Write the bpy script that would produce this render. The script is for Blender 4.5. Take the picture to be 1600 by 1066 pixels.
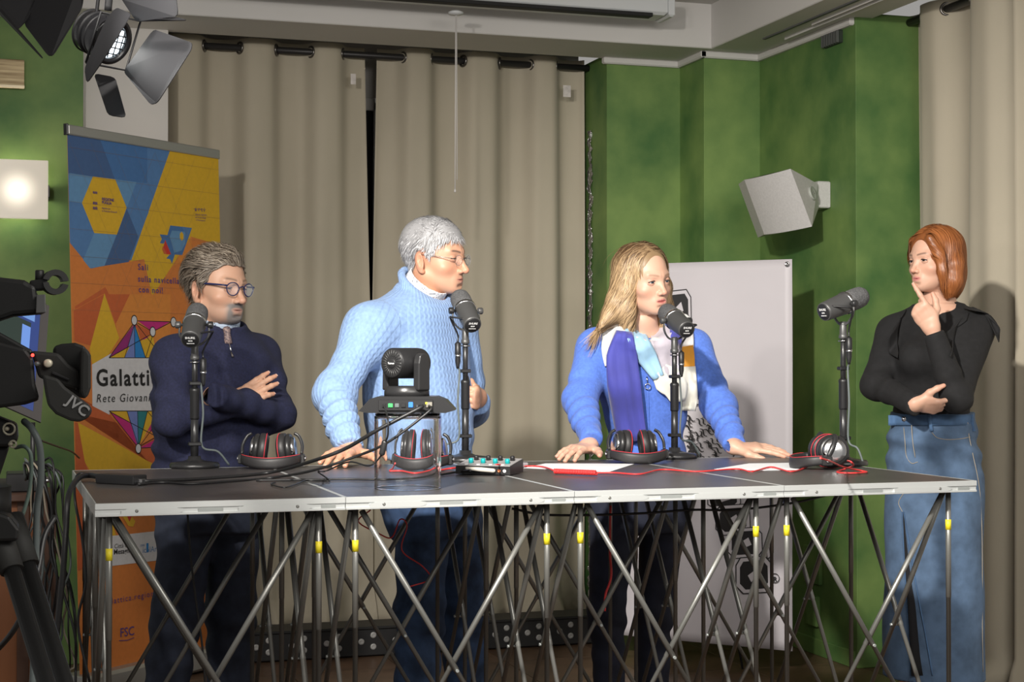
import bpy, bmesh, math, random
import numpy as np
from mathutils import Vector, Matrix
random.seed(7); RNG = np.random.default_rng(7)
for o in list(bpy.data.objects): bpy.data.objects.remove(o, do_unlink=True)
SC = bpy.context.scene; COL = SC.collection

# ------------------------------------------------------------------ camera
CAMH = 1.26; FPX = 2520.0; YAW = math.radians(17.717); PITCH = math.radians(0.654)
cd = bpy.data.cameras.new('camera'); cd.sensor_width = 36; cd.lens = FPX/1600*36; cd.clip_start = .05; cd.clip_end = 60
cam = bpy.data.objects.new('camera', cd); COL.objects.link(cam)
cam.location = (0, 0, CAMH); cam.rotation_euler = (math.pi/2+PITCH, 0, -YAW)
SC.camera = cam

# ------------------------------------------------------------------ view, world
SC.view_settings.view_transform = 'Standard'; SC.view_settings.look = 'None'
SC.view_settings.gamma = 1; SC.view_settings.exposure = 0.0; SC.view_settings.use_curve_mapping = False
w = bpy.data.worlds.new('world'); SC.world = w; w.use_nodes = True
w.node_tree.nodes['Background'].inputs[0].default_value = (1.0, .97, .93, 1)
w.node_tree.nodes['Background'].inputs[1].default_value = 0.32

# ------------------------------------------------------------------ lights (studio key head above the camera, unseen fill lamps added)
def spot(loc, target, power, size, radius, blend=.6, col=(1, .95, .88)):
    l = bpy.data.lights.new('studio_spot', 'SPOT'); l.energy = power; l.spot_size = math.radians(size); l.spot_blend = blend
    l.shadow_soft_size = radius; l.color = col
    o = bpy.data.objects.new('studio_spot_light', l); COL.objects.link(o); o.location = loc
    o.rotation_euler = (Vector(target)-Vector(loc)).to_track_quat('-Z', 'Y').to_euler()
    return o
def area(loc, target, power, sx, sy, col=(1, .96, .9)):
    l = bpy.data.lights.new('fill_panel', 'AREA'); l.energy = power; l.shape = 'RECTANGLE'; l.size = sx; l.size_y = sy; l.color = col
    o = bpy.data.objects.new('fill_panel_light', l); COL.objects.link(o); o.location = loc
    o.rotation_euler = (Vector(target)-Vector(loc)).to_track_quat('-Z', 'Y').to_euler()
    return o
# unseen soft fill added above and beside the camera, not a room lamp
area((1.5, .2, 2.45), (1.7, 4.6, .7), 78, 2.2, .8)
spot((-.10, 1.75, 2.62), (2.75, 5.0, .62), 800, 67, .07, .95)
spot((-.95, 1.45, 2.45), (.95, 5.6, 1.45), 310, 46, .07, .9)  # unseen spot added to lighten the man at the left

# ------------------------------------------------------------------ helpers
_F = np.array([math.sin(YAW)*math.cos(PITCH), math.cos(YAW)*math.cos(PITCH), math.sin(PITCH)])
_R = np.array([math.cos(YAW), -math.sin(YAW), 0.]); _U = np.cross(_R, _F); _C = np.array([0, 0, CAMH])
def ray(x, y): return _F+_R*(x-800)/FPX-_U*(y-533)/FPX
def atz(x, y, z=0): d = ray(x, y); return _C+d*(z-CAMH)/d[2]
def aty(x, y, Y): d = ray(x, y); return _C+d*Y/d[1]
def atx(x, y, X): d = ray(x, y); return _C+d*X/d[0]
def atd(x, y, D): return _C+ray(x, y)*D
def V(*a): return np.array(a, float)
def nrm(v): v = np.asarray(v, float); return v/(np.linalg.norm(v)+1e-12)

MATS = {}
def mat(name, col, rough=.6, metal=0., var=None, bump=None, spec=.5, emit=None, trans=0., coat=0., sheen=0., stretch=None, col2=None, sss=0., aniso=0., ior=None):
    """procedural principled material; var=(scale, amount[, detail]) mottles the colour, bump=(scale, strength, dist)"""
    if name in MATS: return MATS[name]
    m = bpy.data.materials.new(name); m.use_nodes = True; nt = m.node_tree; b = nt.nodes['Principled BSDF']; L = nt.links
    b.inputs['Base Color'].default_value = (*col, 1); b.inputs['Roughness'].default_value = rough; b.inputs['Metallic'].default_value = metal
    b.inputs['Specular IOR Level'].default_value = spec; b.inputs['Transmission Weight'].default_value = trans
    b.inputs['Coat Weight'].default_value = coat; b.inputs['Sheen Weight'].default_value = sheen
    if ior: b.inputs['IOR'].default_value = ior
    if sss: b.inputs['Subsurface Weight'].default_value = sss; b.inputs['Subsurface Radius'].default_value = (.012, .005, .003); b.inputs['Subsurface Scale'].default_value = .6
    if emit: b.inputs['Emission Color'].default_value = (*emit[0], 1); b.inputs['Emission Strength'].default_value = emit[1]
    if var or bump:
        tc = nt.nodes.new('ShaderNodeTexCoord'); src = tc.outputs['Object']
        if stretch:
            mp = nt.nodes.new('ShaderNodeMapping'); mp.inputs['Scale'].default_value = stretch; L.new(src, mp.inputs[0]); src = mp.outputs[0]
    if var:
        n = nt.nodes.new('ShaderNodeTexNoise'); n.inputs['Scale'].default_value = var[0]; n.inputs['Detail'].default_value = var[2] if len(var) > 2 else 4
        L.new(src, n.inputs['Vector'])
        r = nt.nodes.new('ShaderNodeValToRGB'); L.new(n.outputs['Fac'], r.inputs[0])
        a = var[1]; c2 = col2 or tuple(min(1, c*(1+a)) for c in col)
        r.color_ramp.elements[0].position = .32; r.color_ramp.elements[1].position = .68
        r.color_ramp.elements[0].color = (*[c*(1-a) for c in col], 1) if not col2 else (*col, 1); r.color_ramp.elements[1].color = (*c2, 1)
        L.new(r.outputs[0], b.inputs['Base Color'])
    if bump:
        n2 = nt.nodes.new('ShaderNodeTexNoise'); n2.inputs['Scale'].default_value = bump[0]; n2.inputs['Detail'].default_value = 3; L.new(src, n2.inputs['Vector'])
        bp = nt.nodes.new('ShaderNodeBump'); bp.inputs['Strength'].default_value = bump[1]; bp.inputs['Distance'].default_value = bump[2] if len(bump) > 2 else .002
        L.new(n2.outputs['Fac'], bp.inputs['Height']); L.new(bp.outputs[0], b.inputs['Normal'])
    MATS[name] = m
    return m
def nodes(m): return m.node_tree.nodes, m.node_tree.links, m.node_tree.nodes['Principled BSDF']
def wave_bump(m, scale, strength, dist, axis='X', kind='BANDS', distort=0., src='Object'):
    N, L, b = nodes(m); tc = N.new('ShaderNodeTexCoord'); wv = N.new('ShaderNodeTexWave'); wv.bands_direction = axis
    wv.inputs['Scale'].default_value = scale; wv.inputs['Distortion'].default_value = distort; wv.inputs['Detail Scale'].default_value = 2.
    L.new(tc.outputs[src], wv.inputs['Vector']); bp = N.new('ShaderNodeBump'); bp.inputs['Strength'].default_value = strength; bp.inputs['Distance'].default_value = dist
    old = b.inputs['Normal'].links
    if old: L.new(old[0].from_socket, bp.inputs['Normal'])
    L.new(wv.outputs['Fac'], bp.inputs['Height']); L.new(bp.outputs[0], b.inputs['Normal'])
    return m
def attr_color(m, name='Col'):
    N, L, b = nodes(m); a = N.new('ShaderNodeAttribute'); a.attribute_name = name; L.new(a.outputs['Color'], b.inputs['Base Color']); return m

def link(o, parent=None):
    COL.objects.link(o)
    if parent is not None: o.parent = parent; o.matrix_parent_inverse = parent_world(parent).inverted()
    return o
def parent_world(p):
    m = Matrix.LocRotScale(p.location, p.rotation_euler, p.scale)
    if p.parent: return parent_world(p.parent) @ p.matrix_parent_inverse @ m
    return m
def tag(o, label=None, cat=None, group=None, kind=None):
    if label: o['label'] = label
    if cat: o['category'] = cat
    if group: o['group'] = group
    if kind: o['kind'] = kind
    return o
def thing(name, label, cat, loc=(0, 0, 0), group=None):
    o = bpy.data.objects.new(name, None); COL.objects.link(o); o.location = tuple(float(c) for c in loc); o.empty_display_size = .1
    return tag(o, label, cat, group)
def basis(d):
    d = nrm(d); a = V(0, 0, 1) if abs(d[2]) < .9 else V(1, 0, 0); x = nrm(np.cross(a, d)); return x, np.cross(d, x), d

class MB:
    """collects shapes into one mesh; self.mi is the current material slot"""
    def __init__(s): s.v = []; s.f = []; s.m = []; s.mi = 0; s.sm = []; s.smooth = True
    def add(s, vs, fs, smooth=None):
        n = len(s.v); s.v += [tuple(map(float, p)) for p in vs]
        for f in fs: s.f.append(tuple(n+i for i in f)); s.m.append(s.mi); s.sm.append(s.smooth if smooth is None else smooth)
        return s
    def box(s, lo, hi, M=None):
        x0, y0, z0 = lo; x1, y1, z1 = hi
        vs = [V(x, y, z) for z in (z0, z1) for (x, y) in ((x0, y0), (x1, y0), (x1, y1), (x0, y1))]
        if M is not None: vs = [M(p) for p in vs]
        return s.add(vs, [(3, 2, 1, 0), (4, 5, 6, 7), (0, 1, 5, 4), (1, 2, 6, 5), (2, 3, 7, 6), (3, 0, 4, 7)], False)
    def rbox(s, lo, hi, r=.004, M=None):
        """box with bevelled vertical and horizontal edges"""
        x0, y0, z0 = lo; x1, y1, z1 = hi; rings = []
        for z, i in ((z0, r), (z0+r, 0), (z1-r, 0), (z1, r)):
            q = r
            rings.append([V(x, y, z) for (x, y) in ((x0+i+q*.3, y0+i), (x1-i-q*.3, y0+i), (x1-i, y0+i+q*.3), (x1-i, y1-i-q*.3), (x1-i-q*.3, y1-i), (x0+i+q*.3, y1-i), (x0+i, y1-i-q*.3), (x0+i, y0+i+q*.3))])
        vs = [p for rg in rings for p in rg]
        if M is not None: vs = [M(p) for p in vs]
        fs = [tuple(reversed(range(8))), tuple(range(24, 32))]
        for k in range(3):
            for i in range(8): j = (i+1) % 8; fs.append((k*8+i, k*8+j, k*8+8+j, k*8+8+i))
        return s.add(vs, fs, False)
    def tube(s, pts, r, n=8, caps=True, smooth=True, squash=None):
        pts = [np.asarray(p, float) for p in pts]; m = len(pts); rs = r if hasattr(r, '__len__') else [r]*m
        T = [nrm(pts[min(i+1, m-1)]-pts[max(i-1, 0)]) for i in range(m)]
        x, y, _ = basis(T[0]); vs = []
        for i in range(m):
            x = nrm(x-T[i]*np.dot(x, T[i])); y = np.cross(T[i], x)
            for k in range(n):
                a = 2*math.pi*k/n; vs.append(pts[i]+rs[i]*(x*math.cos(a)+y*math.sin(a)*(squash or 1)))
        fs = [(i*n+k, i*n+(k+1) % n, (i+1)*n+(k+1) % n, (i+1)*n+k) for i in range(m-1) for k in range(n)]
        s.add(vs, fs, smooth)
        if caps:
            b = len(s.v)-len(vs); s.f.append(tuple(b+k for k in reversed(range(n)))); s.f.append(tuple(b+(m-1)*n+k for k in range(n)))
            s.m += [s.mi]*2; s.sm += [False]*2
        return s
    def cyl(s, a, b, r, r2=None, n=16, caps=True): return s.tube([a, b], [r, r if r2 is None else r2], n, caps)
    def lathe(s, o, d, prof, n=24, smooth=True, x=None, caps=True):
        """prof = [(radius, distance along d)]"""
        o = np.asarray(o, float); bx, by, bz = basis(d)
        if x is not None: bx = nrm(np.asarray(x, float)-bz*np.dot(x, bz)); by = np.cross(bz, bx)
        vs = []; m = len(prof)
        for (r, h) in prof:
            for k in range(n): a = 2*math.pi*k/n; vs.append(o+bz*h+r*(bx*math.cos(a)+by*math.sin(a)))
        fs = [(i*n+k, i*n+(k+1) % n, (i+1)*n+(k+1) % n, (i+1)*n+k) for i in range(m-1) for k in range(n)]
        if caps and prof[0][0] > 1e-6: fs.append(tuple(reversed(range(n))))
        if caps and prof[-1][0] > 1e-6: fs.append(tuple((m-1)*n+k for k in range(n)))
        return s.add(vs, fs, smooth)
    def sphere(s, c, r, n=16, m=10, scale=(1, 1, 1), M=None):
        c = np.asarray(c, float); vs = [V(0, 0, -1)]; fs = []
        for i in range(1, m):
            t = math.pi*i/m
            for k in range(n): a = 2*math.pi*k/n; vs.append(V(math.sin(t)*math.cos(a), math.sin(t)*math.sin(a), -math.cos(t)))
        vs.append(V(0, 0, 1)); last = len(vs)-1
        for k in range(n): fs.append((0, 1+(k+1) % n, 1+k)); fs.append((last, 1+(m-2)*n+k, 1+(m-2)*n+(k+1) % n))
        for i in range(m-2):
            for k in range(n): fs.append((1+i*n+k, 1+i*n+(k+1) % n, 1+(i+1)*n+(k+1) % n, 1+(i+1)*n+k))
        vs = [c+r*V(*scale)*p if M is None else c+M(r*V(*scale)*p) for p in vs]
        return s.add(vs, fs, True)
    def prism(s, poly, a, b, M):
        """poly 2D outline extruded from a to b; M maps (u, v, w) to a point"""
        n = len(poly); vs = [M(V(u, v, a)) for u, v in poly]+[M(V(u, v, b)) for u, v in poly]
        fs = [tuple(reversed(range(n))), tuple(range(n, 2*n))]+[(i, (i+1) % n, n+(i+1) % n, n+i) for i in range(n)]
        return s.add(vs, fs, False)
    def face(s, pts): return s.add(pts, [tuple(range(len(pts)))], False)
    def grid(s, fn, nu, nv, smooth=True):
        vs = [fn(i/(nu-1), j/(nv-1)) for j in range(nv) for i in range(nu)]
        return s.add(vs, [(j*nu+i, j*nu+i+1, (j+1)*nu+i+1, (j+1)*nu+i) for j in range(nv-1) for i in range(nu-1)], smooth)
    def build(s, name, mats, parent=None, origin=None):
        me = bpy.data.meshes.new(name); vs = s.v
        if origin is not None: vs = [(p[0]-origin[0], p[1]-origin[1], p[2]-origin[2]) for p in vs]
        me.from_pydata(vs, [], s.f)
        for m in (mats if isinstance(mats, (list, tuple)) else [mats]): me.materials.append(m)
        me.polygons.foreach_set('material_index', s.m); me.polygons.foreach_set('use_smooth', s.sm); me.update()
        o = bpy.data.objects.new(name, me)
        if origin is not None: o.location = tuple(float(c) for c in origin)
        return link(o, parent)
def copy_tree(o, parent=None):
    c = o.copy(); COL.objects.link(c)
    if parent is not None: c.parent = parent
    for ch in list(o.children): copy_tree(ch, c)
    return c
def frame_map(o, x, y, z):
    o = np.asarray(o, float); x, y, z = (np.asarray(q, float) for q in (x, y, z))
    return lambda p: o+x*p[0]+y*p[1]+z*p[2]
def text_mesh(name, s, size, M, m, parent, align='LEFT', depth=.0004, bold=0., shear=0., sx=1., spacing=1.):
    """flat lettering as mesh; M maps (u, v, w) to world"""
    cu = bpy.data.curves.new(name, 'FONT'); cu.body = s; cu.size = size; cu.align_x = align; cu.offset = bold; cu.shear = shear; cu.space_character = spacing
    cu.resolution_u = 3; cu.fill_mode = 'FRONT'
    to = bpy.data.objects.new(name, cu); me = bpy.data.meshes.new_from_object(to)
    bpy.data.objects.remove(to); bpy.data.curves.remove(cu)
    for v in me.vertices: v.co = Vector(M(V(v.co.x*sx, v.co.y, depth)))
    me.materials.clear(); me.materials.append(m); me.name = name
    o = bpy.data.objects.new(name, me); return link(o, parent)
def catmull(P, n=6):
    P = [np.asarray(p, float) for p in P]; Q = [2*P[0]-P[1]]+P+[2*P[-1]-P[-2]]; out = []
    for i in range(1, len(Q)-2):
        for k in range(n):
            t = k/n; a, b, c, d = Q[i-1], Q[i], Q[i+1], Q[i+2]
            out.append(.5*((2*b)+(c-a)*t+(2*a-5*b+4*c-d)*t*t+(3*b-a-3*c+d)*t**3))
    out.append(P[-1]); return out

# ------------------------------------------------------------------ room
M_green = mat('green_plaster', (.056, .140, .036), .62, var=(3.4, .0, 9), col2=(.185, .285, .080), bump=(26, .12, .003))
M_white = mat('white_plaster', (.62, .60, .57), .8, var=(1.5, .05), bump=(60, .05, .001))
M_ceil = mat('ceiling_paint', (.60, .585, .565), .85, var=(1.2, .04), bump=(70, .05, .001))
M_dark = mat('dark_window', (.008, .008, .009), .25)
M_tile = mat('brown_floor_tile', (.120, .072, .045), .38, var=(7, .25), bump=(30, .08, .001))
M_joint = mat('floor_joint', (.22, .19, .16), .8, var=(20, .2))
M_rod = mat('black_rod', (.035, .033, .033), .4, .4, bump=(80, .05, .001))
M_ring = mat('eyelet_metal', (.16, .15, .14), .3, .9, bump=(60, .03, .001))
M_curt = mat('beige_curtain', (.44, .395, .305), .85, var=(3.0, .06), bump=(420, .25, .001), sheen=.15, stretch=(1, 1, .6))
wave_bump(M_curt, 130, .06, .0006, 'Z', distort=1.5)
M_foil = mat('silver_foil', (.65, .65, .66), .22, .95, bump=(55, 1.0, .03))

def struct(name, mb, m, parent=None, **k):
    o = mb.build(name, m, parent, **k); o['kind'] = 'structure'; return o
# floor: a slab of joint mortar with separate tiles proud of it
b = MB(); b.box((-1.6, -.8, -.06), (4.4, 8.2, -.004)); floor = struct('floor', b, M_joint)
TS = .45
tb = MB(); tb.rbox((-TS/2+.0015, -TS/2+.0015, -.004), (TS/2-.0015, TS/2-.0015, 0), .0012)
t0 = None
for i in range(13):
    for j in range(20):
        x = -1.35+i*TS; y = -.55+j*TS
        if x > 4.3 or y > 8.1: continue
        if t0 is None: t = tb.build('tile', M_tile, floor, origin=None); t0 = t
        else: t = t0.copy(); COL.objects.link(t)
        t.location = (x, y, 0)

# back wall: left green part, white pilaster, window niche, right green part, column
YN = 7.52; YW = 6.98; ZS = 2.66
def quad_wall(name, m, segs, z0, z1):
    b = MB()
    for (p, q) in segs: b.face([V(p[0], p[1], z0), V(q[0], q[1], z0), V(q[0], q[1], z1), V(p[0], p[1], z1)])
    return struct(name, b, m)
def slab(name, m, lo, hi):
    b = MB(); b.rbox(lo, hi, .004); return struct(name, b, m)
slab('wall_left', M_green, (-1.6, 6.90, 0), (.338, 7.60, 2.95))
slab('wall_pilaster', M_white, (.338, 6.96, 0), (.690, 7.60, 2.95))
slab('wall_back', M_green, (2.692, YW, 0), (3.062, 7.60, ZS+.02))
slab('wall_corner', M_green, (3.060, 6.709, 0), (3.60, 7.60, ZS+.02))
slab('wall_right', M_green, (3.34, 5.838, 0), (3.90, 6.712, ZS+.02))
slab('wall_far_right', M_white, (3.78, 2.6, 0), (3.90, 5.842, 2.95))
slab('wall_niche', M_white, (.60, YN, 0), (2.75, 7.60, 2.95))
# window behind the curtains, dark outside
b = MB(); b.box((.95, YN-.03, .9), (2.5, YN-.012, 2.45)); win = struct('window_1', b, M_dark)
b = MB()
for x in (.92, 1.70, 2.47): b.rbox((x, YN-.05, .87), (x+.06, YN-.002, 2.48), .003)
for z in (.85, 2.44): b.rbox((.92, YN-.05, z), (2.53, YN-.002, z+.06), .003)
b.build('window_frame', M_white, win)
# ceiling: soffit around the walls, raised tray inside
ZT = 2.86
slab('ceiling', M_ceil, (-1.6, -.8, ZT), (3.90, 7.60, ZT+.05))
def soffit(n, lo, hi): return slab(n, M_ceil, lo, hi)
soffit('trim_1', (-1.6, 6.63, ZS), (3.34, YW+.02, ZT+.01))
soffit('trim_2', (3.06, 2.6, ZS), (3.42, 6.63, ZT+.01))
soffit('trim_5', (-1.6, YW+.02, 2.80), (3.90, 7.60, ZT+.01))
soffit('trim_6', (3.42, 2.6, 2.80), (3.90, 5.84, ZT+.01))
# cornice along the green walls
b = MB()
for lo, hi in (((2.67, YW-.022, 2.630), (3.062, YW+.01, ZS+.002)), ((3.038, 6.687, 2.630), (3.062, YW-.02, ZS+.002)), ((3.036, 6.687, 2.630), (3.345, 6.715, ZS+.002)), ((3.318, 5.85, 2.630), (3.345, 6.70, ZS+.002))):
    b.rbox(lo, hi, .006)
struct('trim_3', b, M_ceil)
# grooves of the blind track in the right soffit
b = MB()
b.rbox((3.175, 2.7, ZS-.006), (3.19, 6.35, ZS+.002), .001); struct('trim_4', b, mat('track_slot', (.10, .10, .105), .6, var=(5, .1)))
b = MB(); b.rbox((3.255, 2.7, ZS-.012), (3.262, 6.3, ZS+.001), .001); b.rbox((3.225, 2.7, ZS-.010), (3.229, 6.0, ZS+.001), .001); struct('trim_7', b, M_ceil)
# baseboard
b = MB(); b.rbox((2.70, YW-.012, 0), (3.06, YW+.004, .07), .003); b.rbox((3.048, 6.70, 0), (3.062, YW, .07), .003); b.rbox((3.05, 6.697, 0), (3.34, 6.712, .07), .003); b.rbox((3.328, 5.85, 0), (3.343, 6.70, .07), .003)
struct('baseboard_right', b, M_green)
# painted-over socket plate low on the right wall
b = MB(); b.rbox((3.325, 6.13, .30), (3.342, 6.27, .46), .004); b.rbox((3.32, 6.15, .12), (3.342, 6.24, .25), .004)
tag(b.build('cover_plate', M_green), 'painted-over green cover plate low on the right wall', 'wall plate')

# ------------------------------------------------------------------ projection screen casing under the ceiling with pull cord
M_case = mat('screen_case_white', (.60, .62, .63), .45, bump=(50, .03, .001))
scr = thing('projection_screen', 'long white projector screen casing fixed under the ceiling', 'projector screen', (1.6, 6.45, 2.75))
zc = 2.735
b = MB(); b.rbox((-.9, 6.36, zc), (2.735, 6.50, zc+.085), .012); b.build('casing', M_case, scr)
b = MB(); b.rbox((-.88, 6.352, zc-.013), (2.66, 6.40, zc+.004), .002); b.build('slot', mat('screen_slot', (.006, .006, .006), .7, bump=(40, .03, .001)), scr)
b = MB(); b.rbox((2.735, 6.355, zc-.006), (2.765, 6.505, zc+.09), .008); b.build('end_cap', M_case, scr)
b = MB(); pc = aty(712, 18, 6.35); b.lathe(pc+V(0, 0, -.012), (0, 0, 1), [(.004, -.004), (.030, 0), (.032, .008), (.02, .014)], 20); b.build('cord_guide', M_case, scr)
b = MB(); e = aty(711, 296, 6.35)
b.tube([pc, pc*.5+e*.5+V(.0, 0, 0), e], .0022, 6); b.tube([pc+V(.004, 0, 0), V(pc[0]+.006, pc[1], e[2]+.04)], .0018, 6); b.cyl(e, e+V(0, 0, -.012), .004, .005, 8)
b.build('pull_cord', mat('cord_white', (.6, .58, .56), .7, bump=(200, .2, .001)), scr)
# small dark caps in the ceiling
for k, (px, py, z, Y) in enumerate(((1162, 12, ZT, None), (1125, 62, None, 6.625))):
    b = MB()
    if Y is None: p = atz(px, py, z); b.lathe(p, (0, 0, -1), [(.026, 0), (.024, .012), (.012, .02), (0, .022)], 16)
    else: p = aty(px, py, Y); b.lathe(p, (0, -1, 0), [(.014, 0), (.013, .008), (.006, .014), (0, .015)], 16)
    tag(b.build('ceiling_cap', mat('dark_cap', (.03, .026, .024), .6, bump=(40, .05, .001))), ['dark round cap on the ceiling above the corner', 'smaller dark round cap on the soffit face above the green column'][k], 'ceiling cap')
# little vent grille under the right soffit
v = thing('vent_grille', 'small grey slatted vent grille under the ceiling on the right wall', 'vent', (3.335, 6.0, 2.60))
M_vent = mat('vent_grey', (.11, .115, .11), .5, .3, bump=(60, .05, .001))
pa = atx(1288, 52, 3.325); pb = atx(1312, 66, 3.325)
b = MB(); b.rbox((3.326, pb[1], 2.575), (3.342, pa[1]+.01, 2.628), .003); b.build('backing', mat('vent_dark', (.02, .03, .02), .7, bump=(40, .05, .001)), v)
for i in range(7):
    y = pb[1]+.008+i*(pa[1]-pb[1]-.005)/6; b = MB(); b.rbox((3.314, y, 2.577), (3.327, y+.008, 2.627), .001); b.build('slat', M_vent, v)

# ------------------------------------------------------------------ curtains
def curtain(name, label, s0, s1, anchors, place, z0, z1, edge_lo=0, edge_hi=0, seed=0, bunch=None, parent=None):
    """s along the rod; anchors = s where the cloth passes behind the rod; place(s, depth, z) -> point"""
    anchors = sorted(anchors); P = np.mean(np.diff(anchors))
    an = np.array([anchors[0]-2*P, anchors[0]-P]+anchors+[anchors[-1]+P, anchors[-1]+2*P]); ph = np.arange(len(an))*2*math.pi
    rs = np.random.default_rng(seed); k1, k2, k3 = rs.uniform(0, 6, 3)
    nu = int((s1-s0)/.008)+2; nv = 60
    def fn(u, v):
        z = z1+(z0-z1)*v; s = s0+(s1-s0)*u
        s += (edge_lo*(1-u)**3+edge_hi*u**3)*min(1, v*1.6)
        c = float(np.interp(s, an, ph))
        a = .045*(1-.35*v)
        d = a*math.tanh(1.7*math.cos(c))/math.tanh(1.7)+.022*v*math.sin(c*.5+k1+v*1.3)+.010*math.sin(2*c+k2+1.6*v)*min(1, v*2)+.012*math.sin(.9*c+k3)*v
        if bunch:
            q = max(0, (v-bunch)/(1-bunch)); d += -.05*q*q+.035*q*math.sin(c*1.7+k1+3*q); s += .025*q*math.sin(c*1.3+k2)
        return place(s, d, z)
    t = thing(name, label, 'curtain', place((s0+s1)/2, 0, z0), group='beige eyelet curtains')
    b = MB(); b.grid(fn, nu, nv); o = b.build('drape', M_curt, t)
    md = o.modifiers.new('thick', 'SOLIDIFY'); md.thickness = .003; md.offset = 0
    b = MB(); b.grid(lambda u, v: fn(u, .034+.003*v)-V(0, .0, 0)+(place(0, -.002, 0)-place(0, 0, 0)), nu, 2); b.build('hem_seam', M_curt, t)
    for a_ in anchors:
        for sg in (-1, 1):
            s = a_+sg*P*.25
            if s < s0+.01 or s > s1-.01: continue
            b = MB(); c0 = place(s, 0, ZR); ax = nrm(place(s+.01, .004*sg, ZR)-c0); x, y, _ = basis(ax); pts = [c0+.024*(x*math.cos(t_)+y*math.sin(t_)) for t_ in np.linspace(0, 2*math.pi, 21)]
            b.tube(pts, .0058, 8, caps=False); b.build('eyelet', M_ring, t)
    return t
ZR = 2.652; YC = 7.22; XC = 3.59
rx = lambda px, py: float(aty(px, py, YC)[0])
pl_b = lambda s, d, z: V(s, YC+d, z)
an1 = [rx(347, 72), rx(459, 78), rx(562, 86)]; an2 = [rx(605, 88), rx(699, 95), rx(805, 102), rx(893, 104)]
curtain('curtain', 'left half of the beige eyelet curtain beside the colourful banner', rx(254, 70), rx(573, 90), an1, pl_b, .055, 2.692, .0, .030, 1, bunch=.93)
curtain('curtain', 'beige eyelet curtain behind the men, right half next to the green wall', rx(592, 90), rx(914, 104), an2, pl_b, .055, 2.692, -.030, .0, 2, bunch=.93)
b = MB(); b.tube([V(.69, YC, ZR), V(2.70, YC, ZR)], .0155, 14)
tag(b.build('curtain_rod', M_rod), 'black curtain rod across the window niche at the back', 'curtain rod')
ry = lambda px, py: float(atx(px, py, XC)[1])
pl_r = lambda s, d, z: V(XC+d, -s, z)
an3 = [-ry(1425, 34), -ry(1500, 8), -ry(1590, -20), -ry(1590, -20)+.36]
curtain('curtain', 'beige curtain on the right wall behind the red-haired woman', -ry(1372, 60), -ry(1583, 0), an3[:3]+[an3[2]+.36], pl_r, .05, 2.69, .0, .0, 3, bunch=.95)
curtain('curtain', 'beige curtain at the right edge of the picture', -ry(1588, 0), -ry(1588, 0)+.75, [-ry(1588, 0)+.09+.3*i for i in range(3)], lambda s, d, z: V(XC+.01+d, -s, z), .02, 2.69, .0, .0, 5, bunch=.95)
b = MB(); b.tube([V(XC, 5.84, ZR), V(XC, 3.6, ZR)], .0165, 14)
tag(b.build('curtain_rod', M_rod), 'black curtain rod along the right wall', 'curtain rod')
# care labels near the curtain tops
for (px0, py0, px1, py1, lab) in ((880, 133, 892, 152, 'white care label on the right curtain edge near the rod'), (548, 115, 556, 132, 'small white care label at the curtain gap')):
    p = aty(px0, py0, YC-.075); q = aty(px1, py1, YC-.075); b = MB(); b.rbox((p[0], p[1], q[2]), (q[0], p[1]+.0015, p[2]), .0004)
    tag(b.build('care_label', mat('label_white', (.62, .58, .55), .8, var=(40, .15))), lab, 'label')
# crinkled silver insulation foil at the niche side
b = MB(); rs = np.random.default_rng(4)
nz = 150; off = rs.uniform(-1, 1, (nz, 4))
b.grid(lambda u, v: V(2.688-.030*u*0-.004*off[int(v*(nz-1)), int(u*3)], 7.17+.045*u+.010*off[int(v*(nz-1)), int(u*3)], .1+2.25*v), 4, nz, smooth=False)
o = b.build('insulation_strip', M_foil); md = o.modifiers.new('t', 'SOLIDIFY'); md.thickness = .0015
tag(o, 'crinkled silver insulation foil strip between the curtain and the green wall', 'foil')

# ------------------------------------------------------------------ low black riser with pale round discs under the curtain
M_riser = mat('black_riser', (.013, .013, .014), .55, bump=(90, .06, .001))
M_disc = mat('pale_disc', (.42, .42, .41), .45, .2, bump=(60, .05, .001))
r = thing('low_riser', 'low black box rail with pale round discs along the curtain foot', 'riser', (1.6, 6.75, 0))
b = MB(); b.rbox((1.0, 6.70, 0.005), (2.66, 6.86, .125), .004); b.build('body', M_riser, r)
b = MB(); b.rbox((.99, 6.69, .118), (2.665, 6.87, .130), .003); b.build('top_lip', M_riser, r)
x = 1.08; k = 0
while x < 2.62:
    for (dx, z) in ((0, .092), (0, .043), (-.052, .066)):
        b = MB(); b.lathe(V(x+dx, 6.702, z), (0, -1, 0), [(.0135, 0), (.0135, .002), (.011, .005), (.006, .004), (0, .0035)], 16); b.build('disc', M_disc, r)
    x += .148

# ------------------------------------------------------------------ folding platform table
TX0, TX1, TY0, TY1, TZ = .184, 2.184, 3.267, 4.267, .9764
M_alu = mat('brushed_aluminium', (.60, .62, .61), .42, .55, var=(6, .06), bump=(120, .04, .001), stretch=(.1, 1, 1))
M_alu2 = mat('aluminium_groove', (.34, .36, .35), .5, .5, bump=(100, .04, .001))
M_rodm = mat("steel_tube", (.22, .22, .205), .36, .6, var=(3, .12), bump=(90, .03, .001))
M_deck = mat('black_deck_film', (.055, .050, .049), .36, spec=.7, var=(4, .2))
N_, L_, B_ = nodes(M_deck); tc = N_.new('ShaderNodeTexCoord'); vo = N_.new('ShaderNodeTexVoronoi'); vo.inputs['Scale'].default_value = 150; vo.inputs['Randomness'].default_value = .0
L_.new(tc.outputs['Object'], vo.inputs['Vector']); bp = N_.new('ShaderNodeBump'); bp.inputs['Strength'].default_value = .55; bp.inputs['Distance'].default_value = .0012
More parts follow.
